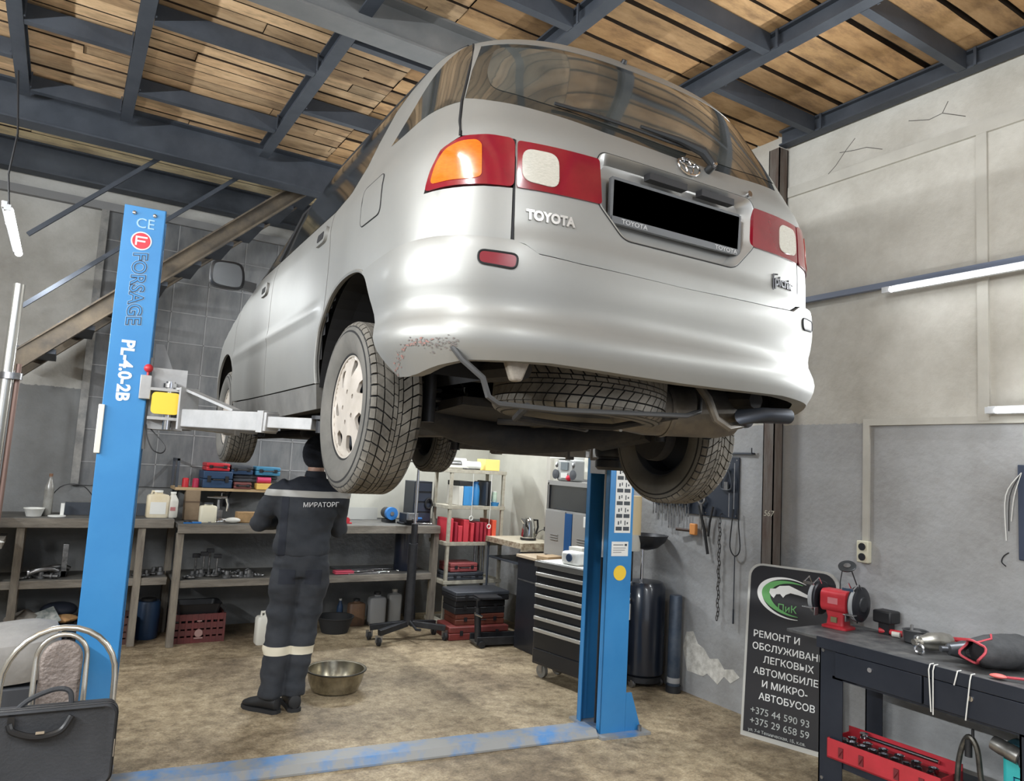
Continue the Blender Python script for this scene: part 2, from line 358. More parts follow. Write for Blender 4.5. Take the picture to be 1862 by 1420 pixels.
# wall cover strips, conduit, socket
plaster = mat('off_white_paint', (.55, .53, .47), .6, 0, (.47, .45, .4), 4)
b = B(); b.b2((XR - .02, YF, 3.60), (XR, 3.28, 3.67)); trim(b, plaster)
b = B(); b.b2((XR - .018, 1.98, 2.0), (XR, 2.035, 3.6)); trim(b, plaster)
b = B(); b.b2((XR - .016, YF, 1.985), (XR, 2.70, 2.025)); b.b2((XR - .016, 2.66, 1.25), (XR, 2.70, 1.985)); trim(b, plaster)
crack = mat('crack_dark', (.12, .11, .1), .9)
b = B()
for pts in ([(2.42, 3.9), (2.3, 3.86), (2.22, 3.87), (2.1, 3.8)], [(2.22, 3.87), (2.2, 3.93)], [(3.02, 3.70), (2.92, 3.78), (2.84, 3.86), (2.78, 3.92)], [(2.88, 3.86), (2.78, 3.84), (2.7, 3.83), (2.6, 3.78)]):
    b.tube([(XR - .001, y + noise.noise(Vector((y * 9, z * 9, 0))) * .02, z - .06) for y, z in pts], .0022, 4)
trim(b, crack)
b = B(); b.prism([(.0, 0), (.16, .0), (.2, .03), (.3, -.02), (.36, .05), (.42, .02), (.5, .08), (.44, .12), (.36, .1), (.3, .16), (.22, .14), (.16, .2), (.1, .22), (.05, .3), (-.02, .28), (-.05, .16)], (XR - .002, 4.12, .16), (0, -1, 0), (0, 0, 1), (.001, 0, 0)); trim(b, mat('bare_plaster', (.82, .80, .74), .9, 0, (.5, .48, .43), 20))
s = thing('wall_socket', 'cream double wall socket at the foot of the white conduit', 'socket', (XR, 2.685, 1.225))
obj('plate', B().box((-.02, 0, 0), (.04, .075, .13)), mat('cream_plastic', (.68, .65, .5), .5), s, .006)
b = B(); [b.cyl((-.045, 0, z), (-.038, 0, z), .022) for z in (-.03, .03)]; obj('outlet', b, black_plastic, s)
cream = mat('cream_paint_and_lit_wall', (.58, .57, .50), .7, 0, (.50, .49, .43), 3)
trim(B().b2((XR - .004, 5.72, .85), (XR, YB, 2.02)), cream); trim(B().b2((2.15, YB - .004, 1.0), (XR - .004, YB, 2.08)), cream)  # cream paint by the kettle; the back panel paints in the lit wall
# dark recess with tile lines in the back wall
bt = mat('dark_tile', (.10, .105, .11), .5, 0, (.17, .17, .17), 3, stretch=(3, 3, 1))
b = B(); b.b2((.14, YB - .02, 1.25), (2.15, YB, 3.66)); b.b2((2.15, YB - .02, 2.08), (3.3, YB, 3.66)); trim(b, bt)
b = B()
for x in [.14 + .3 * k for k in range(11)]: b.b2((x - .004, YB - .024, 1.25 if x < 2.15 else 2.08), (x + .004, YB - .02, 3.66))
for z in [1.45 + .28 * k for k in range(8)]: b.b2((.14, YB - .024, z - .004), (3.3 if z > 2.08 else 2.15, YB - .02, z + .004))
trim(b, mat('tile_joint', (.27, .27, .27), .8))
b = B(); b.b2((.10, YB - .06, 1.25), (.16, YB, 3.66)); trim(b, mat('rough_render', (.3, .29, .27), .9, 0, (.16, .16, .16), 9))
# stair climbing along the back wall
st = thing('staircase', 'rusty steel stair stringer with dark handrails climbing along the back wall', 'staircase', (-.36, 6.35, 2.0))
P0, P1 = V(0, 0, .16), V(2.16, 0, 2.14)
rust2 = mat('rusty_stringer', (.07, .06, .05), .7, .2, (.16, .125, .085), 5, .2, 25)
for yy in (0, .62):
    b = B(); d = (P1 - P0).normalized(); n = V(-d.z, 0, d.x); oo = V(0, yy, 0)
    b.bar(P0 + oo, P1 + oo, .15, .012) if 0 else b.prism([(P0.x, P0.z - .08), (P1.x, P1.z - .08), (P1.x, P1.z + .08), (P0.x, P0.z + .08)], oo, (1, 0, 0), (0, 0, 1), (0, .01, 0)); b.bar(P0 + oo + n * .06 + V(0, .03, 0), P1 + oo + n * .06 + V(0, -.03, 0), .07, .012); b.bar(P0 + oo - n * .06 + V(0, .03, 0), P1 + oo - n * .06 + V(0, -.03, 0), .07, .012)
    obj('stringer', b, rust2, st)
for k in range(9):
    p = P0 + (P1 - P0) * ((k + .6) / 9.3); obj('tread', B().box((p.x, .31, p.z - .02), (.24, .60, .035)), steel_grey, st)
for a_, b_ in (((.0, 1.10), (1.0, 2.10)), ((.02, .57), (1.56, 2.05))):
    obj('handrail', B().bar((a_[0], -.02, a_[1]), (b_[0], -.02, b_[1]), .03, .03), steel_grey, st)
# lamp fixtures, both those in view and the added unseen ones
M_TUBE = mat('lit_tube', (.95, .98, 1), .4, emit=9)
M_LAMPB = mat('lamp_housing', (.62, .64, .66), .4)
LL = {1: 'second tube lamp along the right wall, nearer the gate than the long one', 3: 'third tube lamp along the right wall, nearest the gate', 5: 'added fill tube lamp, unseen, farthest on the left side wall', 6: 'added fill tube lamp, unseen, middle of the left side wall', 7: 'added fill tube lamp, unseen, on the left side wall nearest the gate',
      8: 'added unseen ceiling tube lamp left of the car in front of the lift', 9: 'added unseen ceiling tube lamp near the gate behind the car', 10: 'added unseen ceiling tube lamp in the far corner over the shelf rack', 11: 'tube lamp low on the right wall above the kettle table', 12: 'tube lamp low on the back wall above the workbench vise'}
names = {0: 'long white tube lamp above, mounted high on the right wall', 2: 'white tube lamp mounted on the right wall just above the conduit', 4: 'lit tube lamp hanging at the left edge above the shelves'}
rest = ['tube lamp high on the right wall behind the lift', 'added unseen tube lamp high on the left side wall']
for i, (x, y, z, L, p, d) in enumerate(TUBES):
    lab = names.get(i, LL.get(i))
    t = thing('tube_lamp', lab, 'lamp', (x, y, z), PI / 2 if y > 7 else 0)
    dv = Vector(d).normalized() if y < 7 else Vector((-1, 0, -.3)).normalized()
    obj('tube', B().cyl((0, -L / 2 + .02, 0), (0, L / 2 - .02, 0), .0135 if i != 4 else .024, n=12), M_TUBE, t)
    b = B()
    for s_ in (-1, 1): b.box((-dv.x * .01, s_ * (L / 2 + .005), -dv.z * .01), (.034, .05, .034))
    obj('end_cap', b, M_LAMPB, t)
    hx = -dv * .035
    obj('housing', B().box(hx, (.03, L + .06, .04) if abs(dv.x) > .6 else (.05, L + .06, .025)), M_LAMPB, t, .003)
    if y > 7: obj('bracket', B().b2((0, -.2, -.012), (.08, -.16, .012)), M_LAMPB, t)
    elif abs(x) > 2.7: obj('bracket', B().b2((0, -.2, -.012) if x > 0 else (XL - x, -.2, -.012), (XR - x if x > 0 else 0, -.16, .012)).xf(Matrix.Translation(hx * 1.3)), M_LAMPB, t)
    elif z > 3.5: obj('hanger', B().cyl((0, -.4, .05), (0, -.4, ZC - z), .004, n=6).cyl((0, .4, .05), (0, .4, ZC - z), .004, n=6), steel, t)
    else: obj('cord', B().tube([(0, -.62, .02), (-.02, -.64, .2), (.0, -.66, .45), (-.04, -.62, .84)], .006, 6), black_plastic, t)
single('cable_rail', B().b2((-.015, -2.6, -.02), (.02, 2.2, .015)), mat('bluegrey_rail', (.16, .19, .26), .5), 'thin grey cable rail running along the right wall above the tube lamp', 'rail', (XR - .04, 1.35, 2.835))
# ================================================================= the car
def pch(xs, ys):
    xs = np.array(xs, float); ys = np.array(ys, float); h = np.diff(xs); d = np.diff(ys) / h
    m = np.zeros(len(xs)); m[1:-1] = [0 if a * b <= 0 else 2 * a * b / (a + b) for a, b in zip(d[:-1], d[1:])]; m[0] = d[0]; m[-1] = d[-1]
    def f(x):
        x = min(max(x, xs[0]), xs[-1]); i = min(np.searchsorted(xs, x, side='right') - 1, len(h) - 1); t = (x - xs[i]) / h[i]
        return float((1 + 2 * t) * (1 - t) ** 2 * ys[i] + t * (1 - t) ** 2 * h[i] * m[i] + t * t * (3 - 2 * t) * ys[i + 1] + t * t * (t - 1) * h[i] * m[i + 1])
    return f
fw = pch([.18, .3, .45, .62, .80, .95, 1.02, 1.10, 1.30, 1.48, 1.54, 1.58, 1.605, 1.62], [.80, .825, .842, .8475, .8475, .842, .828, .798, .728, .655, .612, .53, .38, .05])
fyr = pch([.18, .3, .69, .85, 1.06, 1.10, 1.30, 1.47, 1.53, 1.57, 1.60, 1.62], [-.80, -.83, -.83, -.825, -.81, -.795, -.72, -.63, -.56, -.38, .1, .85])
fyf = pch([.18, .3, .6, .78, .88, .96, 1.03, 1.10, 1.30, 1.46, 1.54, 1.58, 1.605, 1.62], [3.60, 3.66, 3.70, 3.62, 3.35, 3.0, 2.72, 2.55, 2.15, 1.80, 1.60, 1.40, 1.2, .95])
fyc = pch([.18, .69, 1.0, 1.10, 1.47, 1.56, 1.62], [-.28, -.28, -.28, -.28, -.18, .1, .9])
fn = pch([.18, .69, 1.0, 1.15, 1.3, 1.5, 1.62], [3.9, 3.9, 3.9, 3.5, 3.0, 2.7, 2.2])
_ol = {}
def ol(z):                                           # half plan outline at height z: rear centre -> side -> front centre
    k = round(z, 4)
    if k in _ol: return _ol[k]
    w, yr, yf, yc, e = fw(z), fyr(z), fyf(z), fyc(z), fn(z)
    th = np.linspace(0, 1, 160) * PI / 2; X = w * np.sin(th) ** (2 / e); Y = yc - (yc - yr) * np.cos(th) ** (2 / e)
    ys = np.linspace(yc, yf - .75, 60)[1:-1]; th = np.linspace(0, 1, 80) * PI / 2
    P = np.column_stack([np.r_[X, w + 0 * ys, w * np.cos(th) ** (2 / 2.6)], np.r_[Y, ys, yf - .75 + .75 * np.sin(th) ** (2 / 2.6)]])
    _ol[k] = (P, np.r_[0, np.cumsum(np.hypot(*np.diff(P, axis=0).T))]); return _ol[k]
def Spt(a, z):
    P, A = ol(z); s = -1 if a < 0 else 1; return Vector((s * np.interp(abs(a), A, P[:, 0]), np.interp(abs(a), A, P[:, 1]), z))
def Snm(a, z, e=.012):
    n = (Spt(a + e, z) - Spt(a - e, z)).cross(Spt(a, min(z + e, 1.619)) - Spt(a, z - e)); return n.normalized() if n.length > 1e-9 else Vector((0, 0, 1))
def sp(y, z):                                        # side point -> (arc, z), positive side
    P, A = ol(z); return (float(np.interp(y, P[100:240, 1], A[100:240])), z)
def rp(x, z): P, A = ol(z); return ((-1 if x < 0 else 1) * float(np.interp(abs(x), P[:160, 0], A[:160])), z)
def densify(poly, h):
    out = []
    for i, p in enumerate(poly):
        q = poly[(i + 1) % len(poly)]; n = max(1, int(math.hypot(q[0] - p[0], q[1] - p[1]) / h))
        out += [(p[0] + (q[0] - p[0]) * k / n, p[1] + (q[1] - p[1]) * k / n) for k in range(n)]
    return out
def inside(p, poly):
    c = False; n = len(poly)
    for i in range(n):
        a, b = poly[i], poly[i - 1]
        if (a[1] > p[1]) != (b[1] > p[1]) and p[0] < (b[0] - a[0]) * (p[1] - a[1]) / (b[1] - a[1]) + a[0]: c = not c
    return c
def tri(poly, h, holes=()):                          # constrained triangulation with an even inner grid
    loops = [densify(poly, h)] + [densify(q, h) for q in holes]; vs = []; es = []
    for L in loops:
        k = len(vs); vs += [Vector(p) for p in L]; es += [(k + i, k + (i + 1) % len(L)) for i in range(len(L))]
    nb = len(vs); bv = np.array([(v.x, v.y) for v in vs])
    x0, y0 = bv.min(0); x1, y1 = bv.max(0)
    xx = x0 + h / 2
    while xx < x1:
        yy = y0 + h / 2
        while yy < y1:
            if np.min(np.hypot(bv[:, 0] - xx, bv[:, 1] - yy)) > h * .55 and inside((xx, yy), loops[0]) and not any(inside((xx, yy), L) for L in loops[1:]): vs.append(Vector((xx, yy)))
            yy += h
        xx += h
    r = delaunay_2d_cdt(vs, es, [], 0, 1e-5); V2, F = r[0], r[2]; keep = []
    for f in F:
        c = (sum(V2[i].x for i in f) / len(f), sum(V2[i].y for i in f) / len(f))
        if inside(c, loops[0]) and not any(inside(c, L) for L in loops[1:]): keep.append(tuple(f))
    return [(v.x, v.y) for v in V2], keep
def patch(poly, off=0., th=.012, h=.03, holes=(), sgn=1, surf=None):
    V2, F = tri(poly, h, holes); offf = off if callable(off) else (lambda a, z: off)
    surf = surf or (lambda a, z, o: Spt(a, z) + Snm(a, z) * o)
    b = B(); used = sorted({i for f in F for i in f}); idx = {u: k for k, u in enumerate(used)}
    top = [surf(V2[u][0] * sgn, V2[u][1], offf(*V2[u])) for u in used]
    edges = {}
    for f in F:
        for i in range(len(f)):
            e = (f[i], f[(i + 1) % len(f)]); edges[e] = 1
    fs = [tuple(idx[i] for i in f) for f in F]
    if sgn < 0: fs = [f[::-1] for f in fs]
    k = len(top); bot = {}; vs = list(top)
    if th:
        for (i, j) in edges:
            if (j, i) not in edges:
                for q in (i, j):
                    if q not in bot: bot[q] = len(vs); vs.append(surf(V2[q][0] * sgn, V2[q][1], offf(*V2[q]) - th))
                fs.append((idx[j], idx[i], bot[i], bot[j]) if sgn > 0 else (idx[i], idx[j], bot[j], bot[i]))
    b.add(vs, fs); return b
def rnd(poly, r, n=4):                               # rounded corners
    out = []
    for i, p in enumerate(poly):
        p = Vector(p); a = Vector(poly[i - 1]) - p; c = Vector(poly[(i + 1) % len(poly)]) - p; q = min(r, a.length * .45, c.length * .45)
        s, e = p + a.normalized() * q, p + c.normalized() * q
        out += [tuple((1 - t) ** 2 * s + 2 * t * (1 - t) * p + t * t * e) for t in (k / n for k in range(n + 1))]
    return out
def c2(pts, n=5): return [(v.x, v.y) for v in catm([(p[0], p[1], 0) for p in pts], n)]

silver = mat('silver_car_paint', (.30, .297, .28), .46, .5, (.26, .258, .243), 1.5, coat=.12, lo=.3, hi=.7); silver.node_tree.nodes['Principled BSDF'].inputs['Coat Roughness'].default_value = .2
shaded_sill = mat('silver_sill_in_shade', (.13, .127, .12), .65, .3, (.19, .186, .175), 6, coat=.1)  # car silver darkened: shade under the doors is painted in
under = mat('underbody_dirt', (.012, .013, .016), .85, 0, (.032, .029, .026), 7, .3, 30)
glass = mat('tinted_glass', (.018, .02, .02), .06, 0, (.035, .035, .03), 2, coat=1., spec=.7)
gasket = mat('black_gasket', (.010, .010, .011), .8)
red_l = mat('red_lamp_lens', (.15, .006, .014), .15, 0, (.21, .008, .018), 6, coat=1)
amber_l = mat('amber_lamp_lens', (.72, .10, .008), .14, 0, (.82, .15, .012), 60, coat=1, stretch=(1, 1, 6))
white_l = mat('clear_lamp_lens', (.40, .385, .33), .15, 0, (.55, .53, .47), 90, coat=1, stretch=(1, 1, 8))
car = thing('car', 'silver people carrier raised on the blue lift, seen from behind', 'car', (1.6747545, 2.5300866, 1.5602914), -.029328018)

# dark inner shell behind the panels, open over the wheels
def shell(z0, z1, nz, off, skip=None, cap=False, amin=0):
    b = B(); rows = []; na = 150
    for i in range(nz + 1):
        z = z0 + (z1 - z0) * i / nz; P, A = ol(z); row = []
        for j in range(-na, na + 1):
            t = j / na; a = math.copysign(abs(t) ** 1.15, t) * (A[-1] - 1e-4)
            q = Spt(a, z) + Snm(a, z) * off; row.append(len(b.v)); b.v.append(tuple(q))
        rows.append(row)
    for i in range(nz):
        for j in range(2 * na + 1):
            k = (j + 1) % (2 * na + 1); q = [rows[i][j], rows[i][k], rows[i + 1][k], rows[i + 1][j]]
            c = sum((Vector(b.v[v]) for v in q), Vector()) / 4
            if skip and skip(c): continue
            b.f.append(tuple(q))
    return b
arch = lambda c: any(abs(c.x) > .5 and math.hypot(c.y - yc, c.z - .30) < .455 for yc in (-.06, 2.735))
obj('inner_shell', shell(.37, 1.09, 30, -.016, lambda c: arch(c) or (abs(c.x) < .38 and c.y < 0 and .76 < c.z < 1.05)), gasket, car)
sh = shell(1.04, 1.618, 46, -.004); obj('cabin_frame', sh, silver, car)
obj('roof_skin', B().lathe([(.001, 1.6195), (.05, 1.6175)], (0, .9, 0), n=24), silver, car)
for s in (-1, 1):
    for yc in (-.06, 2.735):                          # wheel housings
        b = B(); n = 26
        rings = [[V(x, yc + r * math.cos(PI * k / n), .33 + r * .95 * math.sin(PI * k / n)) for k in range(n + 1)] for x, r in ((s * .822, .425), (s * .74, .43), (s * .52, .42))]
        for i in range(2):
            for k in range(n): b.add([rings[i][k], rings[i][k + 1], rings[i + 1][k + 1], rings[i + 1][k]], [(0, 1, 2, 3)])
        k0 = len(b.v); b.v += [tuple(p) for p in rings[2]]; b.f.append(tuple(range(k0, k0 + n + 1)))
        obj('wheel_housing', b, gasket, car)

# ---- panels. polygons in (arc length from the rear centre, height), right-hand side positive
ARCH = [(-.499, .31), (-.447, .37), (-.384, .46), (-.31, .57), (-.235, .655), (-.15, .70), (-.05, .715), (.052, .712), (.14, .695), (.215, .665), (.277, .62)]
ARCH2 = [(.30, .60), (.345, .55), (.372, .46), (.378, .40), (.372, .345)]
archR = [sp(*p) for p in c2(ARCH, 4)]; archF = [sp(*p) for p in c2(ARCH2, 4)]
lampQ = rnd([(.89, .848), (.872, .91), (.835, .975), (.765, 1.012), (.69, 1.018), (.614, 1.012), (.614, .862), (.70, .862), (.79, .857)], .02)
qwin = c2([(1.215, 1.165), (1.07, 1.25), (.935, 1.345), (.80, 1.425), (.70, 1.475), (.665, 1.478)], 5) + [(.71, 1.33), (.752, 1.18)] + c2([(.758, 1.165), (.90, 1.158), (1.05, 1.153), (1.215, 1.165)], 4)[:-1]
gap_up = [(.655, 1.50), (.665, 1.47), (.71, 1.32), (.757, 1.17), (.775, 1.08), (.775, 1.018)]
bumpT = [(.62, .703), (.73, .703), (.83, .702), (.96, .696), (1.12, .692), (1.315, .690)]
iA = [p for p in archR if p[0] >= 1.33]
dgap = [(.30, .63), (.287, .70), (.28, .84), (.31, .95), (.36, 1.06)]
dg = [sp(*p) for p in c2(dgap, 4)]
belt = lambda y: 1.062 + .012 * max(0, y - .36)
quarter = [(.617, .860), (.617, .706)] + [(a, z + .004) for a, z in bumpT[1:]] + [p for p in iA] + [(p[0] - .003, p[1]) for p in dg] + \
    [sp(.20, 1.10), sp(.12, 1.20), sp(.11, 1.32), (1.22, 1.44), (1.10, 1.48), (.92, 1.50), (.75, 1.512), (.66, 1.505)] + [(a + .003, z) for a, z in gap_up[1:]] + \
    [(.775, 1.016)] + [(.84, .977), (.878, .91), (.896, .846), (.79, .852), (.70, .858)]
rdoor_t = [sp(y, belt(y)) for y in (.40, .7, 1.0, 1.38)]
rdoor = [(p[0] + .004, p[1]) for p in dg] + [sp(y, belt(y)) for y in (.7, 1.05, 1.40)] + [sp(1.372, .9), sp(1.372, .70), sp(1.385, .5), sp(1.40, .355), sp(.9, .352), sp(.40, .349)] + archF[::-1]
fdoor = [sp(1.408, belt(1.4)), sp(1.8, belt(1.8)), sp(2.10, belt(2.1)), sp(2.20, 1.05), sp(2.30, .98), sp(2.42, .85), sp(2.44, .70), sp(2.43, .5), sp(2.40, .37), sp(1.9, .36), sp(1.408, .355), sp(1.392, .5), sp(1.38, .70), sp(1.38, .9)]
FA = [(2.735 + .40 * math.cos(t), .30 + .41 * math.sin(t)) for t in (math.radians(q) for q in range(172, -8, -12))]
def sf(y, z):
    P, A = ol(z); i = int(np.argmax(P[:, 1] > y)) if y < P[-1, 1] else len(P) - 1
    return (float(np.interp(y, P[100:, 1], A[100:])), z)
fender = [sf(2.212, 1.052), sf(2.308, .98), sf(2.428, .85), sf(2.448, .70), sf(2.438, .5), sf(2.41, .37)] + [sf(max(y, 2.42), z) for y, z in FA[1:]] + [sf(3.3, .34), sf(3.40, .5), sf(3.42, .62), sf(3.2, .80), sf(2.9, .90), sf(2.6, .985)]
crease = lambda a, z: .009 * math.exp(-((z - .655) / .022) ** 2) * max(0, min(1, (a - 1.86) / .1))
for s, side in ((-1, 'left'), (1, 'right')):
    obj('quarter_panel', patch(quarter, 0, .014, .03, [qwin], s), silver, car)
    obj('rear_door', patch(rdoor, crease, .014, .022, (), s), silver, car)
    obj('front_door', patch(fdoor, crease, .014, .025, (), s), silver, car)
    obj('front_fender', patch(fender, 0, .014, .04, (), s), silver, car)
    sill = [sp(.372, .343), sp(1.0, .346), sp(1.8, .352), sp(2.36, .36), sp(2.34, .27), sp(1.8, .235), sp(1.0, .235), sp(.40, .245)]
    obj('sill', patch(sill, .002, .03, .05, (), s), shaded_sill, car)
    # arch lip
    obj('arch_lip', B().tube([Spt(s * a, z) + Snm(s * a, z) * .001 for a, z in archR[8:] + archF], .007, 6), silver, car)
    # quarter window, door windows
    obj('quarter_window', patch([(a, z) for a, z in qwin], .001, .01, .03, (), s), glass, car)
    dw = [sp(.365, 1.066), sp(.22, 1.09), sp(.12, 1.19), sp(.105, 1.30), (1.235, 1.42), (1.12, 1.468)] + [sp(.15, 1.495), sp(.7, 1.502), sp(1.33, 1.500), sp(1.36, 1.3), sp(1.385, belt(1.4) + .004), sp(.9, belt(.9) + .004)]
    obj('door_window', patch(dw, .001, .008, .035, (), s), glass, car)
    fwn = [sp(1.41, belt(1.4) + .004), sp(1.40, 1.3), sp(1.37, 1.498)] + [sf(1.25 + .0, 1.50) if 0 else sp(1.42, 1.495), sp(1.50, 1.42), sp(1.68, 1.30), sp(1.88, 1.18), sp(2.05, belt(2.1) + .01), sp(1.7, belt(1.7) + .004)]
    obj('door_window', patch(fwn, .001, .008, .035, (), s), glass, car)
    obj('window_pillar', B().tube([Spt(s * a, z) + Snm(s * a, z) * .004 for a, z in [sp(1.392, 1.075), sp(1.38, 1.2), sp(1.375, 1.35), sp(1.36, 1.50)]], .012, 6), gasket, car)
    obj('rain_gutter', B().tube([Spt(s * a, z) + Snm(s * a, z) * .004 for a, z in c2([(.66, 1.525), (.85, 1.54), (1.1, 1.535), sp(.3, 1.527), sp(.9, 1.525), sp(1.3, 1.52), sp(1.6, 1.42), sp(1.85, 1.28), sp(2.1, 1.14)], 5)], .0055, 6), gasket, car)
    # fuel flap only on the left
    if s < 0:
        ff = rnd([sp(-.275, 1.02), sp(-.305, .865), sp(-.10, .865), sp(-.065, 1.02)], .03)
        o = patch(ff, .0025, .003, .04, (), s); obj('fuel_flap', o, silver, car)
        lp = [Spt(s * a, z) + Snm(s * a, z) * .0012 for a, z in densify(ff, .02)]
        obj('fuel_flap_gap', B().tube(lp, .0022, 5, closed=True), gasket, car)
    # handles
    for hy, hz in ((.43, .965), (1.57, .945)):
        hp = rnd([sp(hy - .075, hz - .035), sp(hy + .075, hz - .035), sp(hy + .075, hz + .035), sp(hy - .075, hz + .035)], .03)
        hd = obj('door_handle', patch(hp, .012, .012, .03, (), s), silver, car)
        hp2 = rnd([sp(hy - .05, hz - .02), sp(hy + .04, hz - .02), sp(hy + .04, hz + .012), sp(hy - .05, hz + .012)], .01)
        obj('grip_recess', patch(hp2, .0135, .002, .03, (), s), gasket, hd)
    # quarter lamp
    ql = obj('tail_lamp', patch(lampQ, .006, .02, .02, (), s), red_l, car)
    am = rnd([(.868, .866), (.852, .925), (.82, .972), (.77, .995), (.725, .998), (.71, .985), (.708, .885), (.735, .876), (.79, .874)], .02)
    obj('amber_lens', patch(am, .0085, .003, .02, (), s), amber_l if s < 0 else mat('pink_lens', (.5, .12, .1), .12, coat=1), ql)
    # tailgate lamp
    lt = [(.606, 1.008), (.606, .862), (.325, .864), (.335, 1.008)]
    tl = obj('tailgate_lamp', patch(rnd(lt, .012), .005, .02, .025, (), s), red_l, car)
    wl = rnd([(.592, .985), (.592, .885), (.475, .878), (.478, .985)], .035, 6)
    obj('clear_lens', patch(wl, .008, .003, .02, (), s), white_l, tl)
    # gap line between lamps
    obj('seam', B().tube([Spt(s * .611, z) + Snm(s * .611, z) * -.004 for z in (.70, .78, .86, .94, 1.012)], .005, 6), gasket, car)
    # reflectors in the bumper
    # door mirror
    mb = catm([(.0, .0, .085), (.075, 0, .075), (.10, 0, .0), (.085, 0, -.075), (0, 0, -.085), (-.085, 0, -.07), (-.10, 0, 0), (-.085, 0, .072)], 4, True)
    rings = [[V(s * .975 + p.x * k, yy, 1.12 + p.z * k) for p in mb] for yy, k in ((2.10, .92), (2.105, 1.), (2.15, 1.), (2.20, .8), (2.225, .4))]
    mr = obj('door_mirror', B().loft(rings).bar((s * .80, 2.16, 1.075), (s * .90, 2.16, 1.085), .06, .05), mat('mirror_black', (.02, .022, .026), .35, coat=.3), car)
    obj('mirror_glass', B().prism([(p.x * .84, p.z * .84) for p in mb], (s * .975, 2.0985, 1.12), (1, 0, 0), (0, 0, 1), (0, -.001, 0)), mat('mirror_glass', (.06, .065, .07), .25, .3), mr)

for s in (-1, 1): obj('tailgate_seam', B().tube([Spt(s * (a + .0015), z) + Snm(s * a, z) * -.001 for a, z in gap_up], .0042, 6), gasket, car)
# tailgate with number plate recess
rec = rnd([(-.345, .985), (-.325, 1.035), (.325, 1.035), (.345, .985), (.338, .87), (.235, .770), (-.235, .770), (-.338, .87)], .03, 5)
rec = [rp(x, z) for x, z in rec]
tg_r = [(.652, 1.492), (.662, 1.47), (.706, 1.32), (.752, 1.165), (.770, 1.08), (.770, 1.018), (.612, 1.014), (.609, .86), (.607, .70), (.575, .694), (.535, .672), (.40, .664)]
tailg = [(0, .658)] + [(a, z) for a, z in tg_r[::-1]] + [(-a, z) for a, z in tg_r]
glass_r = [(.640, 1.455), (.70, 1.32), (.746, 1.178), (.66, 1.158), (.52, 1.137), (.30, 1.115), (0, 1.106)]
rg = glass_r + [(-a, z) for a, z in glass_r[:-1][::-1]]
tgoff = lambda a, z: .010 * max(0, min(1, (.735 - z) / .02)) if z < .75 else 0.
rtop = [(.654, 1.50)]
tg2 = [(0, .658)] + [(a, z) for a, z in tg_r[::-1][:-1]] + [(.652, 1.498), (.4, 1.508), (0, 1.512), (-.4, 1.508), (-.652, 1.498)] + [(-a, z) for a, z in tg_r[1:]]
tgate = obj('tailgate', patch(tg2, tgoff, .014, .025, [rec, rg]), silver, car)
obj('rear_window', patch(rg, -.001, .006, .03), glass, tgate)
# defroster-free dark border of the glass
bord = [(a * .93 if abs(a) > .5 else a, z) for a, z in rg]
rin = rnd([(.60, 1.43), (.655, 1.30), (.655, 1.215), (.52, 1.175), (.30, 1.15), (0, 1.14), (-.30, 1.15), (-.52, 1.175), (-.655, 1.215), (-.655, 1.30), (-.60, 1.43)], .04)
obj('window_inner', patch(rin, .0006, 0, .03), mat('tinted_glass_clear', (.075, .078, .07), .04, 0, (.03, .032, .03), 3, coat=1., spec=.8, stretch=(1, 3, 1)), tgate)
# recess: walls and back
def ringp(poly, k, off, dz=0): cx, cz = 0, .90; return [Spt(cx + (a - cx) * k, cz + (z - cz) * k + dz) + Snm(a, z) * off for a, z in poly]
dr = densify(rec, .03)
R0 = ringp(dr, 1.0, .004); R1 = ringp(dr, .985, .001); R2 = ringp(dr, .90, -.040); R3 = ringp(dr, .80, -.045)
b = B().loft([ringp(dr, 1.012, .001), R0, R1, R2, R3], caps=False); b.f.append(tuple(range(len(b.v) - len(dr), len(b.v))))
obj('plate_recess', b, mat('recess_paint', (.40, .397, .38), .35, .5, coat=.4), tgate)
obj('recess_edge', B().tube(ringp(dr, 1.013, .0005), .0022, 5, closed=True), gasket, tgate)
yb = -.83
pl_ = obj('number_plate', B().box((.005, -.800, .905), (.545, .008, .118), Matrix.Rotation(.05, 3, 'X')), mat('plate_black', (.0, .0, .0), 1, spec=0.), car)
fr_ = obj('plate_frame', B().box((.005, -.801, .836), (.555, .014, .022)).box((-.273, -.798, .905), (.01, .014, .13)).box((.283, -.798, .905), (.01, .014, .13)).box((.005, -.796, .97), (.555, .014, .01)), mat('plate_frame', (.11, .115, .12), .4), car)
pt = mat('frame_text', (.45, .45, .45), .5)
for x in (-.235, .165): text('frame_lettering', 'TOYOTA', .021, pt, fr_, basis((x, -.8085, .829), (1, 0, 0), (0, 0, 1)), .001, sx=1.2)
obj('plate_lamp', B().box((-.06, -.807, 1.003), (.16, .03, .022)).box((.16, -.807, 1.003), (.15, .03, .022)), black_plastic, car)
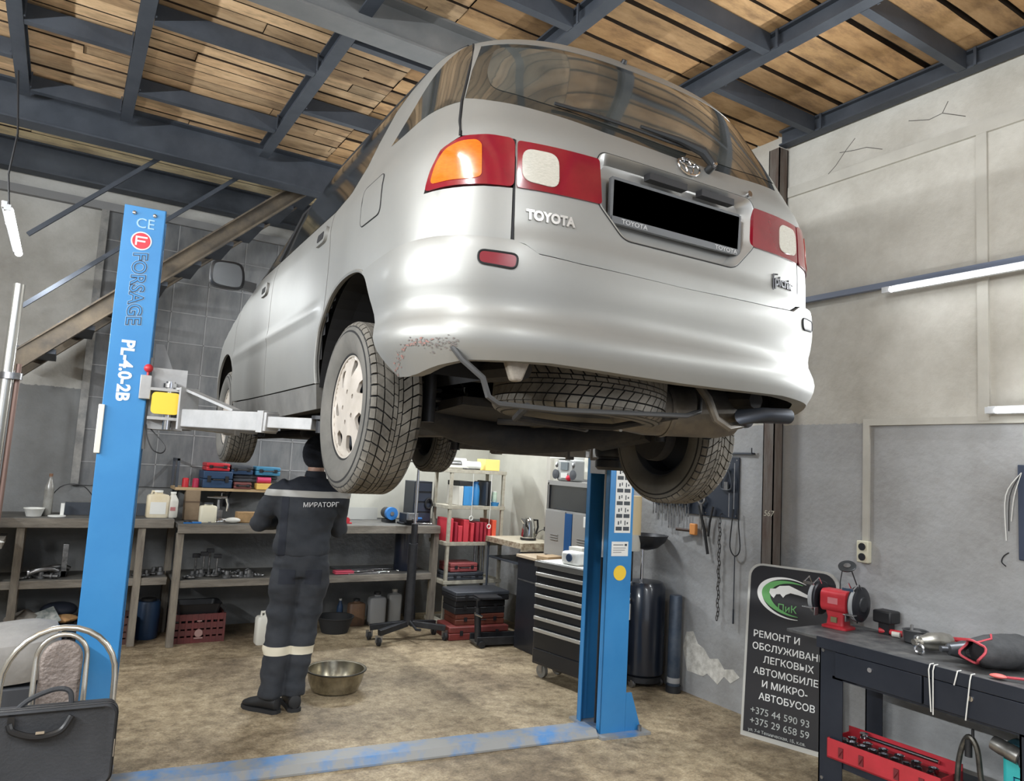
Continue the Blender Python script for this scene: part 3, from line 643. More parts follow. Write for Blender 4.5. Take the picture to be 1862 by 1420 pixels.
# badges
def on(a, z, o=.002): return Spt(a, z) + Snm(a, z) * o
def badge(name, s_, a0, z0, size, sx=1., bold=.0, depth=.004, sh=0., m=chrome):
    o = text(name, s_, size, m, tgate, Matrix.Identity(4), depth, bold, shear=sh, sx=sx)
    for v in o.data.vertices:
        a, zz = a0 + v.co.x, z0 + v.co.y; v.co = Spt(a, zz) + Snm(a, zz) * (.003 + v.co.z)
    return o
badge('maker_badge', 'TOYOTA', -.574, .772, .040, .93, .0018, m=chrome_soft, depth=.006)
bmat = mat('badge_dark', (.06, .06, .065), .3, .6)
badge('model_badge', 'picnic', .446, .750, .054, .94, .0009, m=bmat)
obj('badge_bracket', B().tube([on(.462, .79, .004), on(.440, .788, .004), on(.437, .73, .004)], .003, 5), bmat, tgate)
b = B()
for rx, rz, cx, cz in ((.047, .031, 0, 0), (.0155, .0295, 0, 0), (.033, .0115, 0, .0135)):
    b.tube([on(.035 + cx + rx * math.cos(t), 1.082 + cz + rz * math.sin(t), .006) for t in (2 * PI * k / 36 for k in range(36))], .0032, 6, closed=True)
obj('emblem', b, chrome, tgate)
lk_ = obj('tailgate_lock', B().cyl(on(.315, 1.052, .0), on(.315, 1.052, .012), .011, n=16), chrome, tgate)
obj('washer_nozzle', B().cyl(on(-.10, 1.497, 0), on(-.10, 1.497, .012), .012, .009, 12), black_plastic, tgate)
# wiper
wm = mat('wiper_black', (.02, .022, .024), .45)
pv = on(.115, 1.118, .012)
wb_ = obj('rear_wiper', B().cyl(on(.13, 1.095, -.002), on(.13, 1.095, .03), .014, n=14).tube([on(.13, 1.097, .03), on(.09, 1.135, .035), on(.0, 1.155, .03), on(-.16, 1.165, .022)], [.013, .016, .011, .006], 8), wm, car)
obj('blade', B().tube([on(a, 1.150 + .030 * abs(a - .02) , .014) for a in (.06, -.05, -.2, -.35, -.47)], .0055, 6), wm, wb_)
obj('wiper_nut', B().cyl(on(.13, 1.095, .03), on(.13, 1.095, .042), .009, n=10), chrome, wb_)

# rear bumper
obp = pch([.28, .33, .36, .40, .425, .455, .49, .52, .565, .62, .69, .71], [-.02, .006, .020, .036, .0385, .030, .014, .0115, .019, .0235, .020, .014])
def boff(a, z):
    f = max(0., min(1., (1.42 - abs(a)) / .5)); f = f * f * (3 - 2 * f); return obp(z) * (.25 + .75 * f) + .002
archB = [p for p in archR if p[0] < 1.335]
bl = archB[::-1] + [(.98, .305), (.93, .303), (.88, .31), (.80, .332), (.72, .348), (.48, .356), (.2, .350), (0, .348)]
up = [(0, .652), (.40, .657), (.535, .665), (.575, .687), (.612, .699)] + bumpT[1:]
bumper = [(a, z) for a, z in up] + [p for p in bl] + [(-a, z) for a, z in bl[::-1][1:]] + [(-a, z) for a, z in up[::-1][:-1]]
# scuffed corner: its own primer-coloured patch lies on the paint
bp_ = obj('rear_bumper', patch(bumper, boff, .05, .022), silver, car)
scuff = mat('scuffed_primer', (.33, .32, .30), .6, .2, (.20, .13, .11), 70, lo=.48, hi=.6)
scp = c2([(.99, .318), (.965, .345), (.93, .372), (.895, .395), (.86, .402), (.835, .398), (.80, .408), (.77, .404), (.752, .396), (.757, .385), (.775, .392)], 3) + c2([(.80, .388), (.83, .375), (.86, .378), (.89, .362), (.91, .345), (.94, .325), (.96, .318)], 3)
rs = random.Random(5); top_ = scp[:len(scp) - 1]
for nm_, m_, n_, r0, r1 in (('paint_scuff', mat('chipped_paint', (.15, .13, .12), .8), 130, .001, .0032), ('primer_spots', mat('red_primer', (.26, .14, .12), .8), 40, .0015, .0045)):
    bb = B()
    for k_ in range(n_):
        p_ = top_[rs.randrange(0, 34 if nm_ == 'paint_scuff' else 18)]; a_, z_ = p_[0] + rs.gauss(-.004, .006), p_[1] + rs.gauss(-.004, .006); r_ = rs.uniform(r0, r1); q = []
        for t in range(6): aa, zz = a_ + r_ * rs.uniform(.6, 1.7) * math.cos(t * PI / 3), z_ + r_ * rs.uniform(.5, 1.1) * math.sin(t * PI / 3); q.append(Spt(-aa, zz) + Snm(-aa, zz) * (boff(aa, zz) + .0012))
        bb.add(q, [tuple(range(6))])
    obj(nm_, bb, m_, bp_)
for s in (-1, 1):
    rf = rnd([(.705, .66), (.705, .622), (.602, .612), (.598, .655)], .018, 5)
    o = obj('reflector', patch(rf, lambda a, z: boff(a, z) + .003, .01, .02, (), s), mat('reflector_red', (.17, .012, .02), .3, coat=.5) if s < 0 else mat('reflector_grey', (.2, .19, .19), .3, coat=.5), bp_)  # left reflector red, right one grey
    obj('surround', B().tube([Spt(s * a, z) + Snm(s * a, z) * (boff(a, z) + .002) for a, z in densify(rf, .02)], .0035, 5, closed=True), gasket, o)
# bumper underside lip
# ---- underside
ub = B()
ub.b2((-.74, -.74, .42), (.74, -.50, .46)); ub.b2((-.50, -.52, .44), (.50, .42, .48)); ub.b2((-.74, .36, .30), (.74, 2.30, .36)); ub.b2((-.48, 2.28, .30), (.48, 3.4, .34)); ub.b2((-.7, 3.1, .26), (.7, 3.5, .30))
obj('floor_pan', ub, under, car)
for s in (-1, 1):
    obj('frame_rail', B().tube([(s * .50, -.7, .35), (s * .50, -.45, .36), (s * .47, -.1, .40), (s * .5, .45, .31), (s * .45, 1.2, .28), (s * .43, 2.3, .28)], .035, 8), under, car)
obj('fuel_tank', B().b2((-.52, .45, .20), (.15, 1.15, .31)), under, car, .03)
obj('rear_axle', B().tube([(-.62, .02, .27), (-.3, .12, .20), (0, .16, .17), (.3, .12, .20), (.62, .02, .27)], [.045, .06, .065, .06, .045], 10), under, car)
for s in (-1, 1):
    obj('trailing_arm', B().tube([(s * .60, .0, .25), (s * .56, .3, .20), (s * .50, .62, .27)], [.05, .045, .04], 8), under, car)
    b = B(); b.tube([(s * .52 + .055 * math.cos(t * 2 * PI), -.02 + .055 * math.sin(t * 2 * PI), .26 + .035 * t) for t in (k / 14 for k in range(14 * 6))], .009, 6); obj('coil_spring', b, black_metal, car)
    obj('shock_absorber', B().cyl((s * .55, -.13, .20), (s * .55, -.13, .40), .024, n=12).cyl((s * .55, -.13, .40), (s * .55, -.13, .55), .012, n=10), black_metal, car)
    obj('brake_drum', B().lathe([(.0, 0), (.115, 0), (.12, .02), (.12, .05), (.06, .06), (0, .06)], (s * .60, 0, .238), (s, 0, 0), 28), under, car)
    obj('drive_shaft', B().cyl((s * .2, 2.735, .27), (s * .62, 2.735, .26), .018, n=10).lathe([(.035, 0), (.045, .03), (.03, .06), (.04, .08), (.028, .1)], (s * .5, 2.735, .262), (s, 0, 0), 14), black_metal, car)
    obj('lower_arm', B().tube([(s * .30, 2.55, .20), (s * .60, 2.70, .17), (s * .30, 2.85, .20)], .025, 8), under, car)
obj('engine_sump', B().b2((-.35, 2.5, .17), (.35, 3.2, .30)), under, car, .03)
# spare wheel carrier
em = mat('exhaust_steel', (.20, .18, .15), .55, .6, (.12, .11, .10), 9)
sw_c = V(-.095, -.42, .335)
b = B().tube([(-.76, -.72, .40), (-.73, -.76, .345), (-.665, -.765, .30), (-.645, -.765, .25), (-.61, -.76, .232), (-.40, -.75, .232), (.15, -.71, .262), (.24, -.68, .285), (.28, -.64, .33), (.30, -.6, .40)], .009, 8)
obj('spare_carrier', b, mat('carrier_steel', (.07, .07, .07), .6, .4), car)
obj('carrier_strap', B().tube([(-.50, -.74, .235), (-.40, -.5, .215), (-.1, -.42, .21), (.1, -.2, .22), (.2, -.05, .26)], .012, 8).tube([(.12, -.70, .26), (.0, -.5, .215), (-.3, -.2, .22)], .012, 8), under, car)
obj('tow_eye', B().loft([[V(-.56 + x * k, -.765 + y * .5, z) for x, y in ((-.045, -.03), (.045, -.03), (.045, .03), (-.045, .03))] for k, z in ((1, .40), (.9, .36), (.35, .30))]), mat('tow_bracket', (.35, .32, .27), .8, 0, (.2, .17, .14), 20), car, .008)
# silencer and tail pipe
mf = obj('silencer', B().lathe([(.02, -.33), (.06, -.31), (.085, -.27), (.095, -.2), (.095, .12), (.085, .18), (.03, .21)], (.36, -.50, .30), (1, -.16, .03), 24), em, car)
obj('silencer_band', B().lathe([(.099, -.01), (.101, 0), (.099, .01)], (.24, -.48, .297), (1, -.16, .03), 24, caps=False), em, mf)
obj('tail_pipe', B().tube([(.50, -.54, .30), (.55, -.60, .28), (.45, -.70, .27), (.36, -.76, .275), (.44, -.79, .285), (.565, -.79, .292)], .028, 14), mat('tailpipe_dark', (.045, .05, .06), .4, .7), car)
obj('exhaust_pipe', B().tube([(.15, -.36, .235), (.05, -.1, .26), (.05, .3, .24), (.10, 1.0, .22), (.08, 2.0, .22), (.0, 2.5, .25)], .024, 10), em, car)
obj('heat_shield', B().tube([(.23, -.66, .40), (.24, -.72, .33), (.27, -.73, .26), (.33, -.73, .235), (.40, -.72, .25), (.43, -.68, .29)], .015, 8), em, car)
obj('rear_valance', B().loft([[V(x, -.66, .40), V(x, -.74, .39), V(x, -.74, .44), V(x, -.66, .44)] for x in (-.6, -.2, .2, .6)]), under, car)
obj('shield_plate', B().add([V(-.45, -.2, .27), V(.12, -.25, .26), V(.2, .45, .20), V(-.5, .5, .2), V(-.45, -.2, .30), V(.12, -.25, .30), V(.2, .45, .26), V(-.5, .5, .26)], [(0, 1, 2, 3), (7, 6, 5, 4), (0, 4, 5, 1), (1, 5, 6, 2), (2, 6, 7, 3), (3, 7, 4, 0)]), under, car)

# ---- wheels
tyre_m = mat('tyre_rubber', (.085, .078, .066), .9, 0, (.18, .165, .14), 9, .25, 60)
tyre_g = mat('tyre_groove', (.012, .012, .012), .9)
cap_m = mat('grimy_hubcap', (.40, .36, .31), .5, .15, (.50, .455, .405), 6)
def tyre_mesh(R=.310, W=.100, pitch=62, blocks=True):       # axis = X, outer side = +X
    b = B(); hw = W
    prof = [(.185, -.068), (.20, -.085), (.235, -.098), (.27, -.099), (.292, -.09), (R - .011, -.07), (R - .008, -.04), (R - .007, 0), (R - .008, .04), (R - .011, .07), (.292, .09), (.27, .099), (.235, .098), (.20, .085), (.185, .068)]
    b.lathe(prof, axis=(1, 0, 0), n=72, caps=False)
    return b
def tyre_blocks(R=.310, pitch=50):
    b = B(); dth = 2 * PI / pitch
    def P(u, th, h):                                        # u across the width, conforming to the shoulder
        r = R + h - .10 * u * u * (1 + 8 * u * u * 10) ; return V(u, r * math.cos(th), r * math.sin(th))
    def block(u0, u1, t0, t1, s0, s1):                      # skewed block: s = theta shear at u0/u1
        us = [u0, (u0 + u1) / 2, u1]; top = []; bot = []
        for tt in (t0, t1):
            for u, s in zip(us, (s0, (s0 + s1) / 2, s1)): top.append(P(u, tt + s, 0)); bot.append(P(u, tt + s, -.009))
        b.add(top + bot, [(0, 1, 4, 3), (1, 2, 5, 4), (0, 6, 7, 1), (1, 7, 8, 2), (5, 11, 10, 4), (4, 10, 9, 3), (3, 9, 6, 0), (2, 8, 11, 5)])
    for i in range(pitch):
        t = i * dth; g = dth * .15
        block(-.012, -.002, t, t + dth - g * .4, .0, .0) if 0 else None
        block(.002, .014, t, t + dth * .90, 0, .02); block(-.014, -.002, t + dth / 2, t + dth * 1.40, .02, 0)
        for s in (-1, 1):
            o = 0 if s > 0 else dth / 2
            block(*sorted((s * .0185, s * .046)), t + o, t + o + dth - g, *((.0, .07) if s > 0 else (.07, .0)))
            block(*sorted((s * .0515, s * .072)), t + o, t + o + dth - g, *((.075, .11) if s > 0 else (.11, .075)))
            if 1:
                us = [s * .076, s * .086, s * .0935]; rr = [R - .003, R - .010, R - .026]
                top = []; bot = []
                for tt in (t + o + .11, t + o + .11 + dth * .82):
                    for k, (u, r) in enumerate(zip(us, rr)):
                        top.append(V(u, r * math.cos(tt), r * math.sin(tt))); bot.append(V(u - s * .010, (r - .009) * math.cos(tt), (r - .009) * math.sin(tt)))
                b.add(top + bot, [(0, 1, 4, 3), (1, 2, 5, 4), (0, 6, 7, 1), (1, 7, 8, 2), (5, 11, 10, 4), (4, 10, 9, 3), (3, 9, 6, 0), (2, 8, 11, 5)])
    return b
def hubcap():
    out = [(.186 * math.cos(t), .186 * math.sin(t)) for t in (2 * PI * k / 72 for k in range(72))]
    holes = []
    for k in range(7):
        a = 2 * PI * k / 7
        pol = [(.105, .10), (.155, -.10), (.171, .06), (.168, .26), (.120, .36)]
        holes.append(rnd([(r * math.cos(a + t), r * math.sin(a + t)) for r, t in pol], .012, 3))
    for k in range(5):
        a = 2 * PI * k / 5 + .3; holes.append([(.058 * math.cos(a) + .009 * math.cos(t), .058 * math.sin(a) + .009 * math.sin(t)) for t in (2 * PI * j / 10 for j in range(10))])
    def surf(x, y, o):
        r = math.hypot(x, y); d = .012 * math.cos(min(r / .16, 1) * PI / 2) + (.006 * math.exp(-((r - .178) / .008) ** 2)); th = math.atan2(y, x)
        d += .006 * max(0, math.sin(7 * th + 10 * r)) * max(0, min(1, (r - .06) / .05)) * max(0, min(1, (.165 - r) / .02))
        return V(.066 + d + o, x, y)
    b = patch(out, 0, .012, .012, holes, 1, surf); b.tube([(.071, .1855 * math.cos(t), .1855 * math.sin(t)) for t in (2 * PI * k / 96 for k in range(96))], .0055, 8, closed=True); return b
WT = {}
def wheel(name, loc, side, cap=True, parent=car, zr=None):
    w_ = bpy.data.objects.new(name, None); COL.objects.link(w_); w_.parent = parent; w_.location = loc
    w_.rotation_euler = (random.uniform(0, 6), 0, 0 if side > 0 else PI) if zr is None else zr
    def put(k, f, m):
        if k not in WT: o = obj(k, f(), m, w_, angle=30); WT[k] = o.data
        else: o = bpy.data.objects.new(k, WT[k]); COL.objects.link(o); o.parent = w_
        return o
    put('tyre', tyre_mesh, tyre_g); put('tread', tyre_blocks, tyre_m)
    put('sidewall', lambda: B().lathe([(.186, .071), (.20, .0865), (.235, .0995), (.262, .1005), (.284, .0945), (.290, .090)], axis=(1, 0, 0), n=72, caps=False).lathe([(.186, -.071), (.20, -.0865), (.235, -.0995), (.262, -.1005), (.284, -.0945), (.290, -.090)], axis=(1, 0, 0), n=72, caps=False), mat('sidewall_rubber', (.085, .082, .074), .85, 0, (.135, .128, .115), 5))
    put('rim', lambda: B().lathe([(.19, -.072), (.182, -.07), (.165, -.05), (.160, .0), (.155, .03), (.12, .035), (.06, .02), (0, .02)], axis=(1, 0, 0), n=40, caps=False).lathe([(.19, .072), (.183, .070), (.165, .05), (.158, .0)], axis=(1, 0, 0), n=40, caps=False), mat('steel_rim', (.05, .055, .065), .6, .4))
    if cap:
        put('cap_gap', lambda: B().tube([(.074, .191 * math.cos(t), .191 * math.sin(t)) for t in (2 * PI * k / 72 for k in range(72))], .006, 6, closed=True), tyre_g)
        put('hubcap', hubcap, cap_m)
        put('wheel_bolts', lambda: [bb for bb in [B()] for _ in [[bb.cyl((.035, .058 * math.cos(a), .058 * math.sin(a)), (.052, .058 * math.cos(a), .058 * math.sin(a)), .010, n=6) for a in (2 * PI * k / 5 + .3 for k in range(5))]]][0], black_metal)
    return w_
ZD = .312
w1 = wheel('wheel', (-.735, 0, ZD - .074), -1); w1.rotation_euler = (.35, 0, PI)
wheel('wheel', (.735, 0, ZD - .074), 1)
wheel('wheel', (-.735, 2.735, ZD - .027), -1); wheel('wheel', (.735, 2.735, ZD - .027), 1)
sw = wheel('spare_wheel', (sw_c.x, sw_c.y, sw_c.z + .0), 1, False); sw.rotation_euler = (0, PI / 2 + .05, 0)
# ================================================================= the two-post lift
blue = mat('lift_blue_paint', (.035, .215, .50), .4, .05, (.045, .245, .54), 3, coat=.3)
blue_dusty = mat('dusty_blue_paint', (.07, .22, .48), .55, 0, (.27, .27, .26), 5, lo=.33, hi=.55)
galv = mat('silver_grey_steel', (.44, .44, .44), .5, .3, (.35, .35, .35), 8)
dark_arm = mat('grimy_arm_steel', (.13, .12, .11), .6, .4, (.22, .21, .2), 12)
LB = Vector((1.65, 3.8, 0))
lift = thing('car_lift', 'blue two-post car lift with silver arms holding up the car', 'car lift', LB)
LR = Matrix.Rotation(-math.atan2(.291, 2.655), 3, 'Z'); LO = Vector((2.985, 3.649, 0)) - LB
LM = Matrix.Translation(LO) @ LR.to_4x4()
def lobj(name, b, m, parent=None, bevel=0., label=None):
    return obj(name, b.xf(LM), m, parent or lift, bevel, label=label)
def post(x0, sgn, h):
    # channel section, open towards the car; sgn=+1: web on the +x side
    b = B(); w = .185; xw = x0 + (w if sgn > 0 else 0); d = .28; t = .008
    b.b2((x0, 0, .015), (x0 + w, t, h)); b.b2((x0, d - t, .015), (x0 + w, d, h)); b.b2((xw - sgn * t, t, .015), (xw, d - t, h))
    xl = x0 if sgn > 0 else x0 + w
    b.b2((xl, 0, .015), (xl + sgn * .008, .045, h)); b.b2((xl, d - .045, .015), (xl + sgn * .008, d, h))
    return lobj('column', b, blue, bevel=.002)
pr = post(0, 1, 2.8); plf = post(-2.67 - .185, -1, 2.78)
for x0, sg, pp in ((0, 1, pr), (-2.855, -1, plf)):
    b = B(); b.b2((x0 - .02, -.06, 0), (x0 + .34 if sg > 0 else x0 + .205, .34, .016)) if sg > 0 else b.b2((x0 - .15, -.06, 0), (x0 + .205, .34, .016))
    lobj('base_plate', b, blue_dusty)
    xe = x0 + .185 if sg > 0 else x0
    lobj('gusset', B().prism([(0, 0), (sg * .12, 0), (sg * .04, .23), (0, .23)], (xe, .0, .016), (1, 0, 0), (0, 0, 1), (0, .01, 0)), blue)
    lobj('lift_chain', B().tube([(x0 + .10, .15, .02), (x0 + .10, .15, 1.2), (x0 + .10, .15, 1.7)], .010, 6), black_metal)
    lobj('hydraulic_ram', B().cyl((x0 + (.12 if sg > 0 else .06), .20, .03), (x0 + (.12 if sg > 0 else .06), .20, 1.66), .03, n=14), black_metal)
lobj('hose', B().cyl((.03, .10, 1.07), (.03, .10, 1.85), .007, n=8), mat('pale_hose', (.7, .68, .66), .5))
lobj('cable', B().cyl((.028, .10, .05), (.028, .10, 1.07), .008, n=8), black_plastic)
lobj('crossbar', B().prism([(0, 0), (.0, .012), (.03, .045), (.17, .045), (.20, .012), (.2, 0)], (-2.67, -.02, 0), (0, 1, 0), (0, 0, 1), (2.65, 0, 0)), blue_dusty, bevel=.002)
for x in (.28,): lobj('anchor_bolt', B().cyl((x, -.02, .016), (x, -.02, .05), .012, n=8), steel)
# writing on the near face of the left post
tw = mat('white_lettering', (.75, .8, .85), .5); tb = mat('outline_dark', (.02, .03, .06), .5)
LTP = Vector((-2.855, -.0012, 0))
def ltext(name, s, size, m, x, z, rot=True, **k):
    ex, ey = ((0, 0, -1), (1, 0, 0)) if rot else ((1, 0, 0), (0, 0, 1))
    M = LM @ basis((LTP.x + x, LTP.y - k.pop('dy', 0), z), ex, ey)
    return text(name, s, size, m, plf, M, **k)
pale = mat('pale_lettering', (.35, .55, .75), .5)
ltext('ce_mark', 'CE', .07, pale, .055, 2.675, False, sp=1.0)
for k, (mm, bo, dy) in enumerate(((pale, .0052, 0), (tb, .0034, .0008), (blue, -.0002, .0016))): ltext('maker_name', 'FORSAGE', .088, mm, .062, 2.550, bold=bo, dy=dy, sp=1.0, shear=-.12, sx=.96, depth=.0005)
ltext('model_code', 'PL-4.0-2B', .078, tw, .055, 2.12, bold=.0028, sx=.97)
b = B(); cx_, cz_ = -2.855 + .088, 2.61
b.lathe([(.0, 0), (.046, 0), (.046, .001), (0, .001)], (cx_, -.001, cz_), (0, -1, 0), 32); o = lobj('logo_ring', b, tw, plf)
lobj('logo_disc', B().lathe([(.0, 0), (.040, 0), (.040, .001), (0, .001)], (cx_, -.0022, cz_), (0, -1, 0), 32), mat('logo_red', (.62, .03, .05), .4), plf)
b = B()
for z1, x1 in ((.014, .026), (-.006, .018)): b.b2((cx_ - .022, -.0042, cz_ + z1), (cx_ + x1, -.0034, cz_ + z1 + .008))
b.b2((cx_ - .026, -.0042, cz_ - .024), (cx_ - .018, -.0034, cz_ + .022)); lobj('logo_letter', b, tw, plf)
for x in (.045, .135): lobj('bolt', B().ball((-2.855 + x, -.004, 2.745), .010, 12, (1, .6, 1)), chrome, plf)
# safety box with red knob, white strip
lobj('lock_box', B().b2((-2.705, -.03, 1.84), (-2.655, .01, 1.955)), galv, bevel=.003)
k_ = lobj('lock_knob', B().ball((-2.675, -.012, 1.99), .021, 16).cyl((-2.675, -.012, 1.955), (-2.675, -.012, 1.975), .006, n=8), red_pl, label='red ball knob')
lobj('rubber_strip', B().b2((-2.868, -.012, 1.57), (-2.842, .01, 1.80)), mat('cream_rubber', (.72, .70, .62), .6), bevel=.003)
lobj('cable_loop', B().tube(catm([(-2.66, .02, 1.72), (-2.65, .0, 1.66), (-2.62, -.01, 1.60), (-2.58, .0, 1.585), (-2.57, .02, 1.62), (-2.64, .05, 1.70)], 5), .003, 5), black_plastic)
# carriages
def carriage(xc, sg):
    b = B(); b.b2((xc, .03, 1.70), (xc + sg * .16, .045, 2.0)); b.b2((xc, .235, 1.70), (xc + sg * .16, .25, 2.0))
    for z in (1.745, 1.885): b.b2((xc + sg * .0, -.03, z), (xc + sg * .17, .31, z + .014))
    b.b2((xc - sg * .1, .05, 1.6), (xc, .23, 2.05)); c_ = lobj('carriage', b, galv)
    lobj('fin_plate', B().prism([(0, 0), (sg * .14, 0), (sg * .04, .25), (0, .25)], (xc, .29, 1.90), (1, 0, 0), (0, 0, 1), (0, .01, 0)), galv, c_)
    lobj('door_guard', B().prism([(p[0], p[1]) for p in rrect(.125, .105, .02, cx=sg * .075)], (xc, -.045, 1.825), (1, 0, 0), (0, 0, 1), (0, .02, 0)), yellow, c_, label='yellow rubber pad')
    for yy in (.0, .28): lobj('hinge_pin', B().cyl((xc + sg * .09, yy, 1.70), (xc + sg * .09, yy, 1.935), .022, n=16).cyl((xc + sg * .09, yy, 1.905), (xc + sg * .09, yy, 1.925), .034, n=20), chrome, c_)
carriage(-2.66, 1); carriage(-.01, -1)
Li = LM.inverted()
def arm(p0, p1, m, truss=False, under_z=1.715, name='lift_arm', big=False):
    # p0,p1 in world (floor coordinates), reaching from the hinge to the sill
    p0, p1 = Vector(p0) - LB, Vector(p1) - LB; d = (p1 - p0).normalized(); L = (p1 - p0).length
    b = B(); q = p0 + d * .02; e = p0 + d * (L * .66)
    b.bar(q, e, .075, .085); a = obj(name, b, m, lift, .004)
    b = B(); b.bar(e - d * .12, p1 - d * .05, .055, .05); obj('arm_extension', b, m, a, .003)
    b = B(); b.bar(e - d * .055, e - d * .015, .085, .097); obj('arm_collar', b, m, a, .002)
    obj('arm_root', B().box(p0 + d * .015 + V(0, 0, .045), (.014, .10, .20), Matrix.Rotation(math.atan2(d.y, d.x), 3, 'Z')), m, a)
    if truss:
        s0 = p0 + V(0, 0, .14); obj('truss', B().bar(s0, p0 + d * (L * .40) + V(0, 0, .045), .05, .012).bar(s0 - d * .09 + V(0, 0, 0), s0, .05, .012), m, a)
    ph = p1.z + .02
    if big: obj('rubber_pad', B().lathe([(0, -.10), (.085, -.10), (.10, -.085), (.10, -.05), (.088, -.045), (.088, -.035), (.10, -.03), (.105, 0), (.10, .02), (.085, .025), (.085, .035), (.07, .04), (0, .04)], (p1.x, p1.y, p1.z - .02), n=32), mat('pad_rubber', (.012, .012, .013), .4), a)
    obj('lift_pad', B().cyl((p1.x, p1.y, p1.z - .035), (p1.x, p1.y, p1.z + .02), .035, n=18).cyl((p1.x, p1.y, p1.z + .02), (p1.x, p1.y, p1.z + .035), .055, n=20), black_metal, a)
    return a
arm((.50, 3.86, 1.76), (.93, 3.02, 1.745), galv, True)
arm((.52, 4.14, 1.76), (1.02, 4.62, 1.745), galv, False)
arm((2.84, 3.60, 1.735), (2.46, 2.98, 1.745), dark_arm, big=True)
arm((2.86, 3.90, 1.735), (2.42, 4.72, 1.745), dark_arm)
# a grimy long beam hangs below the sills between the posts (hose guard)
# stickers on the right post
stk = mat('sticker_white', (.75, .75, .72), .5)
def sticker(name, x0, z0, x1, z1, deco): 
    o = lobj(name, B().b2((x0, -.0015, z0), (x1, 0, z1)), stk, pr)
    b = B(); [b.b2((x0 + u0 * (x1 - x0), -.0022, z0 + v0 * (z1 - z0)), (x0 + u1 * (x1 - x0), -.0016, z0 + v1 * (z1 - z0))) for u0, v0, u1, v1 in deco]
    lobj('sticker_print', b, mat('print_dark', (.05, .06, .07), .6), o)
D = []
for r in range(6):
    v = .03 + r * .165
    D += [(.08, v, .46, v + .05), (.54, v, .92, v + .05), (.2, v + .075, .28, v + .12), (.36, v + .09, .42, v + .13), (.62, v + .07, .68, v + .13), (.76, v + .085, .84, v + .11)]
sticker('warning_sticker', .045, 1.235, .165, 1.72, D)
sticker('maker_sticker', .03, 1.09, .155, 1.18, [(.1, .75, .7, .8), (.1, .55, .85, .58), (.1, .4, .8, .43), (.1, .25, .6, .28), (.78, .7, .92, .85)])
lobj('round_sticker', B().lathe([(0, 0), (.047, 0), (.047, .0015), (0, .0015)], (.10, 0, .985), (0, -1, 0), 32), yellow, pr, label='yellow round sticker')

# ================================================================= the mechanic
cloth = mat('dark_work_cloth', (.022, .026, .033), .85, 0, (.036, .039, .046), 7, .35, 14)
cloth2 = mat('black_work_cloth', (.012, .015, .024), .85, 0, (.02, .023, .032), 7, .3, 14)
skin = mat('skin', (.50, .30, .22), .55)
man = thing('person', 'person in dark work suit and black beanie standing under the raised car, back turned', 'person', (1.40, 4.80, 0), -.28)
def ell(c, rx, ry, n=20, tilt=0, yaw=0):
    c = Vector(c); R = Matrix.Rotation(yaw, 3, 'Z') @ Matrix.Rotation(tilt, 3, 'X'); return [c + R @ V(rx * math.cos(t), ry * math.sin(t), 0) for t in (2 * PI * k / n for k in range(n))]
SH, EL, HD = {-1: V(-.17, .01, 1.395), 1: V(.20, .01, 1.39)}, {-1: V(-.285, .10, 1.15), 1: V(.215, .13, 1.13)}, {-1: V(-.09, .34, 1.17), 1: V(.10, .36, 1.18)}
hip = {-1: V(-.085, 0, .90), 1: V(.085, 0, .90)}; kn = {-1: V(-.10, .02, .50), 1: V(.055, .03, .50)}; an = {-1: V(-.125, -.01, .09), 1: V(.02, .03, .09)}
b = B(); hx = .045
b.loft([ell((0, 0, .86), .13, .09), ell((0, 0, .95), .15, .10), ell((.0, 0, 1.1), .145, .095), ell((.01, .0, 1.28), .17, .105), ell((.015, .01, 1.40), .17, .09), ell((.03, .02, 1.45), .09, .07), ell((hx, .03, 1.49), .055, .058), ell((hx, .04, 1.56), .052, .056)])
b.ball((hx, .055, 1.63), .098, 20, (.80, .95, 1.12)); b.ball((hx, .155, 1.605), .018, 10, (.8, 1.1, 1.3)); b.ball((hx, .13, 1.565), .03, 10, (1, .6, .5)); 
for s in (-1, 1):
    b.ball((hx + s * .079, .045, 1.615), .026, 10, (.35, .8, 1.2)); b.ball((hx + s * .03, .138, 1.64), .013, 8)
    b.tube([SH[s], (SH[s] + EL[s]) / 2, EL[s], (EL[s] + HD[s]) / 2, HD[s]], [.052, .047, .04, .036, .027], 12)
    h0 = HD[s]; d = (HD[s] - EL[s]).normalized(); sd = V(-s, 0, 0); pal = h0 + d * .05
    b.tube([h0, h0 + d * .03, h0 + d * .085], [.026, .036, .034], 12)
    for k, (o, L) in enumerate(((-.030, .062), (-.010, .072), (.010, .068), (.028, .052))):
        p = h0 + d * .085 + V(0, 0, 1) * o; b.tube([p - d * .02, p + d * L * .5, p + d * L * .8 + sd * .022, p + d * L * .85 + sd * .045], [.0095, .009, .008, .007], 8)
    b.tube([h0 + d * .03 + V(0, 0, .02), h0 + d * .055 + V(0, 0, .05) + sd * .012, h0 + d * .085 + V(0, 0, .055) + sd * .03], [.012, .011, .009], 8)
    b.tube([hip[s], (hip[s] + kn[s]) / 2, kn[s], (kn[s] + an[s]) / 2, an[s]], [.085, .072, .055, .05, .036], 14)
    ft = V(-.75, .66, 0) if s < 0 else V(-.25, .96, 0)
    b.tube([an[s] - ft * .03 - V(0, 0, .035), an[s] + ft * .05 - V(0, 0, .045), an[s] + ft * .15 - V(0, 0, .055)], [.036, .038, .03], 12)
body = remesh(obj('body', b, skin, man), .009, 3)
